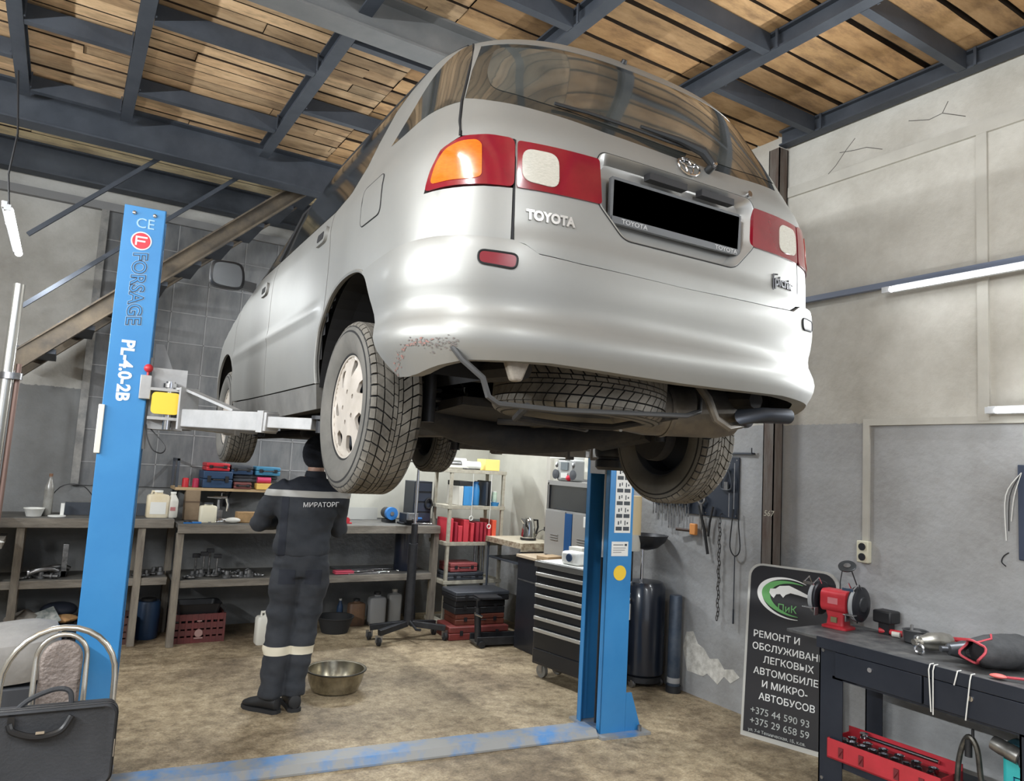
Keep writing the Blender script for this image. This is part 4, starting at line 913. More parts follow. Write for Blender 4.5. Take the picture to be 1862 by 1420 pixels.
def melt(name, b, m, vox=.013, it=4, amp=.006, parent=man, seed=0):
    o = remesh(obj(name, b, m, parent), vox, it)
    for v in o.data.vertices:
        n = noise.noise(Vector((v.co.x * 5, v.co.y * 5, v.co.z * 14 + seed))) + .5 * noise.noise(Vector((v.co.x * 14 + v.co.z * 9, v.co.y * 12, v.co.z * 22 + seed))); v.co += v.normal * n * amp
    return o
# jacket
b = B(); b.loft([ell((-.005, 0, .965), .172, .118, 24), ell((-.005, 0, 1.02), .178, .122, 24), ell((0, -.005, 1.12), .172, .118, 24), ell((.01, -.008, 1.26), .19, .125, 24), ell((.015, -.005, 1.37), .205, .115, 24), ell((.02, .005, 1.42), .165, .095, 24), ell((.035, .015, 1.465), .085, .075, 24)])
for s in (-1, 1): b.tube([SH[s] + V(-s * .05, 0, -.02), SH[s] + V(s * .008, 0, -.04), (SH[s] + EL[s]) / 2, EL[s], (EL[s] + HD[s]) / 2, HD[s] - (HD[s] - EL[s]) * .06], [.085, .078, .072, .068, .058, .046], 16)
jk = melt('jacket', b, cloth, .012, 4, .014)
# darker yoke and side panels follow the jacket: faces of the same cloth cut as a second skin
def skinof(src, test, off, name, m, parent, cuts=()):
    me = src.data
    if cuts:
        bm = bmesh.new(); bm.from_mesh(me)
        for co, no in cuts: bmesh.ops.bisect_plane(bm, geom=bm.verts[:] + bm.edges[:] + bm.faces[:], plane_co=co, plane_no=no)
        me = bpy.data.meshes.new('cut'); bm.to_mesh(me); bm.free()
    vs = {}; b = B()
    for p in me.polygons:
        c = p.center
        if test(c, p.normal):
            f = []
            for i in p.vertices:
                if i not in vs: vs[i] = len(b.v); v = me.vertices[i]; b.v.append(tuple(v.co + v.normal * off))
                f.append(vs[i])
            b.f.append(tuple(f))
    return obj(name, b, m, parent, keepn=True)
skinof(jk, lambda c, n: c.z > 1.385 and abs(c.x - .02) < .25, .002, 'yoke', cloth2, jk, [((0, 0, 1.385), (0, 0, 1))])
skinof(jk, lambda c, n: c.z < 1.345 and -.15 < c.x < -.105 and c.y < .02 and n.y < .3, .002, 'side_panel', cloth2, jk, [((0, 0, 1.345), (0, 0, 1)), ((-.15, 0, 0), (1, 0, 0)), ((-.105, 0, 0), (1, 0, 0))])
skinof(jk, lambda c, n: 1.345 < c.z < 1.385 and -.30 < c.x < .30 and c.y < .05, .003, 'reflective_stripe', mat('reflective_tape', (.42, .41, .38), .5), jk, [((0, 0, 1.345), (0, 0, 1)), ((0, 0, 1.385), (0, 0, 1))])
b = B(); b.loft([ell((hx - .005, .018, 1.445), .088, .076, 24), ell((hx, .022, 1.47), .072, .070, 24), ell((hx, .028, 1.51), .063, .066, 24), ell((hx, .028, 1.512), .058, .06, 24), ell((hx, .022, 1.47), .062, .06, 24)], caps=False); obj('collar', b, cloth2, jk); obj('red_trim', B().tube([p for p in ell((hx - .004, .018, 1.452), .088, .077, 24)], .006, 6, closed=True), mat('rust_red_trim', (.25, .035, .02), .8), jk)
text('back_lettering', 'МИРАТОРГ', .040, mat('print_white', (.6, .6, .6), .6), jk, basis((-.02, -.137, 1.285), (1, .03, .05), (0, 0, 1)), .003, bold=.0006)
# trousers
b = B(); b.loft([ell((0, 0, .84), .165, .115, 24), ell((0, 0, .92), .168, .118, 24), ell((0, 0, 1.0), .158, .108, 24)])
for s in (-1, 1): b.tube([hip[s] + V(0, 0, .02), hip[s] - V(0, .01, .12), (hip[s] + kn[s]) / 2, kn[s], (kn[s] + an[s]) / 2, an[s] + V(0, 0, .09), an[s] + V(0, 0, -.005)], [.098, .103, .094, .082, .078, .070, .072], 18)
tr = melt('trousers', b, cloth, .012, 3, .014, seed=4)
for s in (-1, 1): skinof(tr, lambda c, n: .352 < c.z < .405 and (c.x < -.055 if s < 0 else c.x > -.055), .004, 'reflective_band', mat('reflective_band', (.72, .66, .52), .45), tr, [((0, 0, .352), (0, 0, 1)), ((0, 0, .405), (0, 0, 1)), ((-.055, 0, 0), (1, 0, 0))])
for s in (-1, 1): skinof(tr, lambda c, n: .80 < c.z < .89 and .03 < s * c.x < .13 and n.y < -.3, .003, 'back_pocket', cloth2, tr, [((0, 0, .80), (0, 0, 1)), ((0, 0, .89), (0, 0, 1)), ((s * .03, 0, 0), (1, 0, 0)), ((s * .13, 0, 0), (1, 0, 0))])
b = B(); b.ball((hx, .044, 1.632), .112, 24, (.86, 1.0, 1.05)); b.v = [(x, y, max(z, 1.60 - max(0, min(.105, (.11 - y) * .8)))) for x, y, z in b.v]; obj('beanie', b, mat('black_knit', (.006, .008, .014), .95, bump=.5, bscale=60), man)
for s in (-1, 1):
    ft = V(-.80, .60, 0) if s < 0 else V(-.2, .98, 0); a_ = V(an[s].x, an[s].y, 0); sd = V(-ft.y, ft.x, 0)
    def ring(t, w, z0, z1): c = a_ + ft * t; return [c + sd * w * math.cos(q) + V(0, 0, (z0 + z1) / 2 + (z1 - z0) / 2 * math.sin(q)) for q in (2 * PI * k / 16 for k in range(16))]
    sh_ = obj('shoe', B().loft([ring(-.075, .02, .02, .07), ring(-.065, .038, .012, .10), ring(-.02, .044, .012, .125), ring(.04, .044, .012, .105), ring(.10, .050, .012, .08), ring(.155, .046, .012, .062), ring(.19, .025, .014, .045)]), mat('black_shoe', (.012, .012, .013), .6), man)
    so = [a_ + ft * t + sd * w for t, w in ((-.08, .02), (-.06, .042), (.03, .044), (.10, .054), (.16, .048), (.2, .02), (.2, -.02), (.16, -.048), (.10, -.054), (.03, -.044), (-.06, -.042), (-.08, -.02))]
    obj('sole', B().loft([[p + V(0, 0, 0) for p in so], [p + V(0, 0, .022) for p in so]]), rubber, sh_)
# ================================================================= long wooden benches at the back wall
wood = mat('weathered_bench_wood', (.23, .205, .17), .8, 0, (.13, .115, .095), 4, .3, 30, stretch=(1, 7, 7))
woodp = mat('weathered_post_wood', (.25, .22, .175), .8, 0, (.14, .12, .10), 4, .3, 30, stretch=(7, 7, 1))
oily = mat('oily_board', (.06, .058, .055), .7, 0, (.12, .115, .10), 5)
def bench(name, label, x0, x1, yf, zt, posts, zs, loc_y=7.27):
    t = thing(name, label, 'workbench', ((x0 + x1) / 2, (yf + loc_y) / 2, 0)); L = t.location
    M = Matrix.Translation(-L)
    def o(n, b, m): return obj(n, b.xf(M), m, t, .003)
    o('bench_top', B().b2((x0, yf, zt - .035), (x1, loc_y, zt)), oily); o('front_board', B().b2((x0, yf - .02, zt - .075), (x1, yf, zt - .003)), wood)
    for a, b_, z in zs: o('shelf', B().b2((a, yf + .04, z - .03), (b_, loc_y - .05, z)), oily); o('shelf_edge', B().b2((a, yf + .01, z - .06), (b_, yf + .04, z)), wood)
    for x in posts:
        o('leg', B().b2((x, yf + .0, 0), (x + .055, yf + .06, zt - .075)), woodp); o('leg', B().b2((x, loc_y - .1, 0), (x + .055, loc_y - .04, zt - .035)), woodp)
    return t
bench('workbench', 'long grey wooden workbench behind the left lift column, white tub on it', -.62, .87, 6.73, 1.02, (-.22, .61), [(-.55, .86, .54)])
bench('workbench', 'long grey wooden workbench behind the mechanic, parts on its shelf', .885, 3.27, 6.60, .99, (.885, 3.215), [(.90, 3.25, .53)])
tl = thing('side_table', 'low wooden table at the left edge beside the long bench', 'table', (-.75, 6.6, 0))
obj('table_top', B().b2((-.4, -.3, .84), (.47, .3, .88)), wood, tl); [obj('leg', B().b2((x, -.28, 0), (x + .05, -.22, .84)), woodp, tl) for x in (-.38, .38)]
single('dark_box', B().b2((-.2, -.15, 0), (.17, .15, .22)), mat('navy_box', (.03, .04, .07), .6), 'dark box on the low table at the left edge', 'box', (-.52, 6.62, .88), bevel=.01)
single('paper_sheet', B().b2((-.1, -.12, 0), (.1, .12, .003)), white_pl, 'white sheet of paper on the low table at the left edge', 'paper', (-.40, 6.42, .88), rz=.3)
# wall shelf with tool cases
ws = thing('wall_shelf', 'thin wooden wall shelf loaded with tool cases behind the mechanic', 'shelf', (1.35, 7.12, 1.26))
obj('board', B().b2((-.47, -.16, -.012), (.50, .17, .012)), mat('pine_board', (.5, .36, .2), .7, 0, (.38, .26, .14), 5, stretch=(1, 6, 6)), ws)
for x in (-.44, .0, .44): obj('bracket', B().bar((x, .16, -.16), (x, -.12, -.012), .012, .02).b2((x - .01, .15, -.17), (x + .01, .17, 0)), black_metal, ws)
obj('end_frame', B().b2((-.47, -.15, .0), (-.45, -.13, .26)).b2((-.47, .14, .0), (-.45, .16, .26)).b2((-.47, -.15, .24), (-.45, .16, .26)), steel_grey, ws)
def case(name, label, cat, loc, d, m, rz=0., group=None, latch=True, m2=None, rot=None):
    t = thing(name, label, cat, loc, rz, group, rot); w_, h_, t_ = d      # w along x, depth y, height z
    obj('case_body', B().b2((-w_ / 2, -h_ / 2, 0), (w_ / 2, h_ / 2, t_ * .52)), m, t, min(.008, t_ * .2)); obj('case_lid', B().b2((-w_ / 2, -h_ / 2, t_ * .54), (w_ / 2, h_ / 2, t_)), m2 or m, t, min(.008, t_ * .2))
    if latch:
        for s in (-.3, .3): obj('latch', B().b2((w_ * s - .015, -h_ / 2 - .006, t_ * .35), (w_ * s + .015, -h_ / 2, t_ * .72)), black_plastic, t)
        obj('handle', B().tube([(-.05, -h_ / 2, t_ * .5), (-.045, -h_ / 2 - .025, t_ * .5), (.045, -h_ / 2 - .025, t_ * .5), (.05, -h_ / 2, t_ * .5)], .006, 6), black_plastic, t)
    return t
navy = mat('navy_plastic', (.02, .05, .11), .5); teal = mat('teal_plastic', (.04, .18, .30), .5); dkgrey = mat('dark_grey_plastic', (.05, .055, .065), .5)
case('tool_case', 'red tool case on top of the wall shelf stack', 'tool case', (1.22, 7.10, 1.425), (.20, .24, .07), red_pl)
case('tool_case', 'long navy tool case under the red case on the wall shelf', 'tool case', (1.225, 7.10, 1.273), (.25, .26, .15), navy)
case('tool_case', 'grey blue tool case beside the red case, upper row of the wall shelf', 'tool case', (1.43, 7.11, 1.40), (.19, .24, .085), navy, m2=dkgrey)
case('tool_case', 'brown tool case with red stripe in the middle of the wall shelf', 'tool case', (1.44, 7.05, 1.272), (.15, .2, .06), mat('brown_red', (.16, .05, .045), .6))
case('tool_case', 'teal tool case at the right end of the wall shelf near the mechanic', 'tool case', (1.66, 7.10, 1.40), (.22, .24, .08), teal)
case('tool_case', 'dark case under the teal case on the wall shelf', 'tool case', (1.56, 7.12, 1.335), (.40, .2, .06), dkgrey, latch=False)
single('carton', B().b2((-.07, -.05, 0), (.07, .05, .055)), mat('yellow_carton', (.75, .48, .12), .6), 'small yellow carton on the wall shelf beside the shoulder of the mechanic', 'box', (1.63, 7.0, 1.273), bevel=.003)
single('red_roll', B().cyl((-.06, 0, .03), (.06, 0, .03), .028, n=14), mat('magenta_plastic', (.55, .04, .12), .5), 'pink red roll lying on the yellow carton on the wall shelf', 'roll', (1.63, 7.0, 1.3285))
for dx, lab, m_ in ((.965, 'red lamp bulb box standing at the left end of the wall shelf', red_pl), (1.05, 'small crimson tin between the red box and the navy case on the wall shelf', mat('crimson', (.38, .02, .06), .5))):
    single('small_tin', B().lathe([(0, 0), (.028, 0), (.028, .07), (.02, .08), (0, .08)], n=16), m_, lab, 'tin', (dx, 7.02, 1.273))
# things on the long benches
def bottle(name, label, cat, loc, r, h, m, capm=None, neck=.35, sq=False, group=None, capname='cap', rz=0, cr=.35):
    t = thing(name, label, cat, loc, rz, group)
    if sq:
        k = lambda s, z, q=1.: [V(x * s, y * s * .65, z) for x, y in rrect(2 * r, 2 * r, .35 * r, 3)]
        b = B().loft([k(.94, 0), k(1, .01), k(1, h * .78), k(.9, h * .84), k(cr * 1.1, h * .88), k(cr, h * .93)])
    else: b = B().lathe([(r * .9, 0), (r, .008), (r, h * .62), (r * .93, h * .70), (r * neck * 1.3, h * .84), (r * neck, h * .90), (r * neck, h * .94)], n=20)
    obj('bottle_body' if not sq else 'canister_body', b, m, t)
    obj(capname, B().cyl((0, 0, h * .93), (0, 0, h), r * (cr if sq else neck) * 1.15, n=14), capm or m, t)
    return t
can_y = mat('oily_translucent_can', (.62, .52, .34), .5, 0, (.7, .64, .5), 4); off = mat('off_white_plastic', (.62, .60, .54), .5)
b_ = bottle('canister', 'yellowish canister with paper label on the workbench right of the left lift column', 'canister', (.745, 6.86, 1.021), .085, .225, can_y, white_pl, sq=True)
obj('paper_label', B().b2((-.06, -.0575, .03), (.06, -.0555, .13)), mat('label_paper', (.7, .7, .66), .6), b_); obj('grip', B().tube([(-.05, 0, .185), (-.05, 0, .215), (.01, 0, .215)], .011, 8), can_y, b_)
b_ = bottle('bottle', 'white bottle with small red print beside the yellowish canister', 'bottle', (.86, 6.86, 1.021), .045, .215, off, white_pl, .45); obj('print', B().b2((-.02, -.047, .06), (.02, -.0445, .09)), mat('print_redgrey', (.4, .15, .15), .6), b_)
b_ = bottle('glass_bottle', 'tall clear glass bottle with brown cap standing at the left end of the bench', 'bottle', (-.04, 6.92, 1.021), .034, .33, mat('dusty_glass', (.30, .30, .28), .25, 0, (.2, .19, .17), 12, spec=.8), mat('brown_cap', (.18, .09, .05), .6), .35)
tb_ = thing('tub', 'white plastic tub at the left end of the workbench', 'tub', (-.125, 6.85, 1.021)); obj('tub_body', B().lathe([(.05, 0), (.068, .055), (.072, .058), (.072, .064), (.064, .064), (.046, .004)], n=24), white_pl, tb_)
single('lid', B().lathe([(0, 0), (.062, 0), (.062, .008), (.055, .01), (0, .008)], n=24), white_pl, 'round white lid lying beside the white tub on the workbench', 'lid', (.03, 6.84, 1.021))
single('wire', B().tube(catm([(-.16, .1, .02), (-.05, .12, .22), (.1, .1, .24), (.2, .1, .14), (.26, .08, .05)], 5), .004, 6), black_plastic, 'bent black wire standing up between the glass bottle and the blue column', 'wire', (.08, 6.9, 1.021))
ch = thing('channel_bar', 'dark steel channel lying along the back of the left workbench', 'steel profile', (.40, 7.05, 1.021)); obj('web', B().b2((-.32, -.04, 0), (.44, -.03, .10)), steel_grey, ch); obj('lower_flange', B().b2((-.32, -.03, 0), (.44, .04, .01)), steel_grey, ch); obj('upper_flange', B().b2((-.32, -.03, .09), (.44, .04, .10)), steel, ch)
single('post_bracket', B().b2((-.01, -.02, 0), (.015, .02, .10)), white_pl, 'small white bracket standing at the end of the dark steel channel', 'bracket', (.06, 6.9, 1.021))
cb = thing('carton_tube', 'brown cardboard sleeve standing under the wall shelf', 'cardboard', (1.03, 7.0, .991)); obj('sleeve', B().b2((-.06, -.05, 0), (.06, .05, .26)), mat('cardboard', (.26, .19, .12), .8, 0, (.19, .13, .08), 6), cb, .004); obj('tape', B().b2((-.061, -.051, .15), (.061, .051, .165)), mat('brown_tape', (.12, .08, .05), .4), cb)
b_ = bottle('canister', 'cream squat canister with wide shoulders on the workbench under the wall shelf', 'canister', (1.135, 6.78, .991), .068, .165, mat('cream_can', (.75, .70, .54), .45), dkgrey, sq=True, cr=.45)
def wrench(name, label, loc, L=.2, rz=0., m=chrome, group=None, open_=True, flat=.008):
    t = thing(name, label, 'wrench', loc, rz, group)
    b = B().b2((-L / 2, -.007, 0), (L / 2, .007, flat * .8)); obj('shank', b, m, t, .002)
    ring = [(L / 2 + .012 + .016 * math.cos(a), .016 * math.sin(a), flat / 2) for a in (2 * PI * k / 16 for k in range(16))]; obj('ring_end', B().tube(ring, flat * .6, 6, closed=True), m, t)
    obj('open_end', B().prism([(-L / 2 + .01, .008), (-L / 2 - .012, .017), (-L / 2 - .03, .012), (-L / 2 - .012, .004), (-L / 2 - .012, -.004), (-L / 2 - .03, -.012), (-L / 2 - .012, -.017), (-L / 2 + .01, -.008)], (0, 0, 0), (1, 0, 0), (0, 1, 0), (0, 0, flat)), m, t)
    return t
w0 = wrench('wrench', 'bright wrench leaning across the clutter left of the mechanic', (1.22, 6.85, .992), .20, .5)
for k in range(7): dup(w0, (1.24 + .016 * k + .01 * (k % 2), 6.80 + .022 * k, .992 + .009 * (k % 3) * (k > 2)), .55 + .02 * k, 'bright wrench fanned out in the row left of the mechanic', 'wrenches fanned out on the workbench')
w0['group'] = 'wrenches fanned out on the workbench'; w0['label'] = 'bright wrench fanned out in the row left of the mechanic'
sg = thing('spray_gun', 'chrome spray gun standing on the workbench behind the row of wrenches', 'spray gun', (1.27, 6.98, .991))
obj('gun_body', B().cyl((-.06, 0, .20), (.05, 0, .20), .014, n=12).tube([(.04, 0, .20), (.06, 0, .14), (.055, 0, .08)], .012, 8), chrome, sg); obj('cup', B().lathe([(.0, 0), (.04, 0), (.042, .09), (.015, .10), (.012, .18)], (-.02, 0, 0), n=18), steel, sg); obj('nozzle', B().cyl((-.06, 0, .20), (-.12, 0, .20), .011, .006, 10), chrome, sg); obj('hook', B().tube([(0, 0, .21), (.0, 0, .24), (.03, 0, .245)], .004, 6), chrome, sg)
single('carton', B().b2((-.085, -.06, 0), (.085, .06, .09)), mat('brown_carton', (.42, .26, .12), .8, 0, (.30, .19, .09), 20), 'brown printed carton on the workbench at the elbow of the mechanic', 'box', (1.46, 6.80, .991), bevel=.003)
single('rag', B().ball((0, 0, .025), .05, 14, (1.3, .8, .5)), off, 'crumpled white rag in front of the brown printed carton', 'rag', (1.33, 6.70, .991))
single('hub_ring', B().tube([(.03 * math.cos(a), .03 * math.sin(a), .012) for a in (2 * PI * k / 20 for k in range(20))], .011, 8, closed=True), black_metal, 'black ring lying in front of the yellowish canister', 'ring', (.98, 6.7, .991))
single('knife', B().b2((-.07, -.008, 0), (.0, .008, .008)).b2((0, -.01, 0), (.07, .01, .014)), blue_pl, 'blue handled knife lying at the front edge near the cream canister', 'knife', (1.0, 6.65, .991), rz=.1, bevel=.002)
ba = B(); ba.b2((-.35, 0, .0), (.35, .01, .12)); single('backing_board', ba, mat('white_board', (.45, .45, .42), .7), 'long pale board leaning on the wall behind the workbench right of the mechanic', 'board', (2.50, 7.22, .991))
rt = thing('tape_roll', 'red tape dispenser on the workbench just right of the mechanic', 'tape', (2.36, 6.75, .991)); obj('roll', B().cyl((0, -.02, .03), (0, .02, .03), .03, n=20), red_pl, rt); obj('foot', B().b2((-.05, -.022, 0), (.05, .022, .012)), red_pl, rt)
gr = thing('grinder_head', 'blue round-faced bench machine between the car tyre and the tall jack', 'bench tool', (2.86, 6.92, .991))
obj('wheel_guard', B().cyl((0, -.07, .09), (0, -.02, .09), .062, n=24), blue_pl, gr); obj('motor', B().cyl((0, -.02, .09), (0, .10, .09), .055, n=20), black_metal, gr); obj('foot', B().b2((-.05, -.05, 0), (.05, .08, .035)), black_metal, gr); obj('hub', B().cyl((0, -.078, .09), (0, -.07, .09), .02, n=16), steel, gr)
vz = thing('vise', 'black bench vise with long bright handle hanging over the bench edge', 'vise', (2.96, 6.68, .991))
obj('vise_body', B().b2((-.045, -.06, .02), (.045, .12, .11)).b2((-.06, -.02, 0), (.06, .14, .02)), black_metal, vz, .005); obj('moving_jaw', B().b2((-.05, -.12, .05), (.05, -.07, .12)), steel, vz, .004); obj('screw', B().cyl((0, -.18, .06), (0, -.05, .06), .013, n=10), steel, vz); obj('handle', B().cyl((0, -.185, .08), (0, -.185, -.22), .006, n=8), chrome, vz)
single('drill', B().cyl((-.08, 0, .05), (.08, 0, .05), .03, n=16).b2((-.075, -.015, -.0), (-.045, .015, .05)).cyl((.08, 0, .05), (.13, 0, .05), .014, n=10), mat('tool_blue', (.03, .15, .42), .45), 'blue corded drill lying on the workbench beside the tall jack rod', 'drill', (3.02, 6.78, .991), bevel=.002)
for k, (x, y, rz, lab) in enumerate(((3.16, 6.72, .7, 'long silver wrench on the workbench near the shelf rack'), (3.10, 6.68, -.5, 'silver ring wrench crossing the long one near the shelf rack'))): wrench('wrench', lab, (x, y, .992 + k * .01), .17, rz)
pb = thing('parts_cabinet', 'dark parts cabinet with hanging hoses standing at the right end of the workbench', 'cabinet', (3.17, 6.95, .991))
obj('carcass', B().b2((-.10, -.12, 0), (.10, .12, .42)), mat('dark_cabinet', (.02, .024, .032), .5), pb, .004)
for k in range(4): obj('drawer', B().b2((-.09, -.128, .02 + k * .1), (.09, -.12, .10 + k * .1)), mat('drawer_front', (.035, .045, .07), .4), pb, .002)
obj('hose_coil', B().tube([(.06 + .035 * math.cos(t), -.14, .20 + .05 * math.sin(t)) for t in (2 * PI * k / 18 for k in range(18))], .01, 8, closed=True), black_plastic, pb)
# metal parts on the shelves
rnd_ = random.Random(11)
partm = mat('oily_part_steel', (.10, .10, .10), .4, .8, (.30, .30, .30), 20)
def gear_part(rnd_):
    b = B(); k = rnd_.random(); r = rnd_.uniform(.022, .04); h = rnd_.uniform(.02, .06)
    if k < .35: b.lathe([(0, 0), (r, 0), (r, h * .4), (r * .6, h * .45), (r * .55, h), (0, h)], n=16)
    elif k < .6: b.tube([(r * math.cos(t), r * math.sin(t), .01) for t in (2 * PI * q / 16 for q in range(16))], .009, 6, closed=True)
    elif k < .8: b.cyl((-r * 1.6, 0, r * .5), (r * 1.6, 0, r * .5), r * .45, n=12).lathe([(0, 0), (r * .8, 0), (r * .8, .015), (0, .015)], (-.0, 0, r * .5), (1, 0, 0), 14)
    else: b.b2((-r, -r * .7, 0), (r, r * .7, h * .7)).cyl((0, 0, 0), (0, 0, h), r * .4, n=10)
    return b
protos = [obj('metal_part', gear_part(rnd_), partm, angle=40) for _ in range(8)]
def scatter(n, x0, x1, y0, y1, z, label, group, first=[0]):
    xs = [x0 + (x1 - x0) * (i + .5) / n for i in range(n)]
    for i in range(n):
        p = protos[i % 8]; o = p if not p.get('label') else p.copy()
        if o is not p: COL.objects.link(o)
        if o is not p or True:
            o.location = (xs[i], rnd_.uniform(y0, y1), z + (0 if i % 3 else .0)); o.rotation_euler = (0, 0, rnd_.uniform(0, 6)); tag(o, label, 'car part', group)
scatter(26, 1.0, 1.62, 6.70, 6.95, .531, 'greasy small metal part in the heap on the right bench shelf, left of the mechanic', 'greasy metal parts on the right bench shelf')
scatter(9, -.18, .12, 6.82, 7.05, .541, 'greasy metal part on the left bench shelf left of the blue column', 'greasy metal parts on the left bench shelf')
scatter(6, .62, .84, 6.82, 7.0, .541, 'greasy metal part on the left bench shelf right of the blue column', 'greasy metal parts right of the blue column')
for k, (x, rx) in enumerate(((-.02, .1), (.06, -.2))):
    t = thing('pipe_part', ('bright bent pipe part lying among greasy parts at the left shelf end', 'second bent pipe part with flange, right of the first on the left shelf')[k], 'pipe', (x, 6.85 + .12 * k, .58)); obj('bent_pipe', B().tube(catm([(-.09, 0, 0), (-.03, .0, .025), (.05, .02, .03), (.1, .04, .01)], 5), .02, 10), steel, t); obj('flange', B().cyl((-.1, 0, 0), (-.088, 0, 0), .034, n=16), steel, t)
for k in range(4):
    t = thing('puller', 'dark valve puller standing upright in the cluster on the right bench shelf', 'puller', (1.09 + .055 * k, 6.86 - .05 * (k % 2), .531), group='upright dark pullers on the shelf')
    obj('shaft', B().cyl((0, 0, 0), (0, 0, .17 + .02 * (k % 3)), .009, n=8), partm, t); obj('head', B().b2((-.03, -.012, .15 + .02 * (k % 3)), (.03, .012, .185 + .02 * (k % 3))), black_metal, t, .003); obj('foot', B().cyl((0, 0, 0), (0, 0, .03), .022, n=12), partm, t)
single('dark_upright', B().b2((-.02, -.03, 0), (.02, .03, .26)).b2((-.06, -.03, 0), (.02, .03, .05)), partm, 'dark upright angle bracket on the left bench shelf touching the blue column', 'bracket', (.12, 6.92, .541), bevel=.003)
for k in range(5): wrench('wrench', 'silver wrench on the bench shelf right of the mechanic, %s' % ('nearest the edge', 'second from the edge', 'middle one', 'fourth from the edge', 'farthest back')[k], (2.55 + .12 * (k % 3), 6.68 + .045 * k, .532), .26, .04 + .05 * k)
t = case('tool_case', 'thin pink red tool tray on the bench shelf right of the mechanic', 'tray', (2.36, 6.72, .532), (.18, .1, .03), mat('pinkish_red', (.5, .06, .10), .5), latch=False)
single('steel_plate', B().b2((-.42, -.1, 0), (.42, .1, .012)), steel, 'long bright steel plate lying on the bench shelf behind the tall jack', 'steel plate', (2.78, 7.0, .531), bevel=.002)
t = thing('drum', 'dark navy round drum standing on the bench shelf behind the tall jack', 'drum', (3.04, 6.86, .531)); obj('drum_body', B().lathe([(0, 0), (.11, 0), (.115, .01), (.115, .36), (.105, .37), (0, .37)], n=28), mat('navy_drum', (.012, .016, .03), .35, coat=.4), t); obj('lid_ring', B().tube([(.113 * math.cos(a), .113 * math.sin(a), .365) for a in (2 * PI * k / 24 for k in range(24))], .006, 6, closed=True), steel, t)
# floor under the benches
crm = mat('dark_red_crate', (.14, .028, .028), .6, 0, (.10, .03, .028), 8)
def crate(label, loc, d, m, emblem=None, rz=0., full=None):
    t = thing('crate', label, 'crate', loc, rz); w_, dp, h_ = d
    b = B()
    for s in (-1, 1):
        for z0, z1 in ((0, .2), (.26, .44), (.50, .70), (.78, 1.0)): b.b2((-w_ / 2, s * dp / 2 - .006, z0 * h_), (w_ / 2, s * dp / 2 + .006, z1 * h_)); b.b2((s * w_ / 2 - .006, -dp / 2, z0 * h_), (s * w_ / 2 + .006, dp / 2, z1 * h_))
        for k in range(9): x = -w_ / 2 + w_ * k / 8; b.b2((x - .008, s * dp / 2 - .009, 0), (x + .008, s * dp / 2 + .009, h_)); y = -dp / 2 + dp * k / 8; b.b2((s * w_ / 2 - .009, y - .008, 0), (s * w_ / 2 + .009, y + .008, h_))
    b.b2((-w_ / 2, -dp / 2, .0), (w_ / 2, dp / 2, .01)); obj('lattice_box', b, m, t)
    if emblem:
        obj('fruit_emblem', B().lathe([(.022, 0), (.032, 0), (.032, .002), (.022, .002)], (0, -dp / 2 - .010, .08), (0, -1, 0), 24).b2((-.035, -dp / 2 - .012, .035), (.035, -dp / 2 - .010, .045)).b2((-.02, -dp / 2 - .012, .175), (.02, -dp / 2 - .010, .183)), mat('crate_print', (.36, .22, .2), .7), t)
    return t
crate('dark red plastic crate with an emblem under the bench left of the mechanic', (1.14, 6.86, 0), (.40, .30, .235), crm, True)
hp = thing('drain_pan', 'black pan lying in the dark red crate with emblem', 'pan', (1.14, 6.84, .16)); obj('pan_body', B().loft([[V(x * s, y * s, z) for x, y in rrect(.34, .25, .04)] for s, z in ((.8, 0), (1, .15), (1.04, .155), (.96, .15), (.75, .02))]), black_plastic, hp); obj('pan_handle', B().tube([(.17, -.1, .15), (.2, -.1, .12), (.2, -.1, .04)], .006, 6), black_plastic, hp)
crate('brown red crate half hidden by the right edge of the blue left column', (.465, 6.97, 0), (.40, .30, .21), mat('brown_crate', (.09, .04, .032), .7))
crate('black plastic crate with rags under the bench left of the blue column', (.02, 6.92, 0), (.44, .32, .20), black_plastic)
def ragm(label, loc, m, s=(1.4, 1, .5), r=.08, seed=0):
    b = B().ball((0, 0, 0), r, 24, s); v = []
    for p in b.v: n = noise.noise(Vector((p[0] * 14 + seed, p[1] * 14, p[2] * 14))); v.append((p[0] * (1 + .4 * n), p[1] * (1 + .4 * n), p[2] * (1 + .6 * n)))
    b.v = v; return single('rag', b, m, label, 'rag', loc)
ragm('crumpled grey rag on the black crate at the left', (-.10, 6.88, .235), mat('grey_rag', (.24, .21, .18), .9, 0, (.15, .14, .12), 9), (1.2, 1.1, .5), .10, 2)
ragm('orange brown cloth on the black crate next to the blue column', (.14, 6.84, .225), mat('orange_rag', (.50, .30, .12), .9, 0, (.34, .18, .08), 12), (1.3, .9, .3), .085, 5)
single('booklet', B().b2((-.12, -.09, 0), (.12, .09, .006)), mat('booklet_print', (.10, .14, .14), .5, 0, (.45, .45, .42), 18), 'folded printed booklet stuck between the rags on the black crate', 'booklet', (.0, 6.78, .235), rot=(.5, -.35, .2))
single('dark_bag', B().ball((0, 0, 0), .12, 20, (1.1, .9, .5)), mat('navy_bag', (.012, .016, .028), .7), 'dark bag behind the orange cloth on the black crate', 'bag', (.12, 7.0, .27))
t = thing('barrel', 'dark blue plastic barrel under the bench between two wooden posts', 'barrel', (.77, 7.0, 0)); obj('barrel_body', B().lathe([(0, 0), (.085, 0), (.095, .02), (.098, .15), (.095, .29), (.085, .31), (0, .31)], n=24), mat('dark_blue_barrel', (.015, .04, .09), .5), t); obj('barrel_lid', B().lathe([(0, .31), (.06, .31), (.06, .33), (0, .33)], n=20), black_plastic, t)
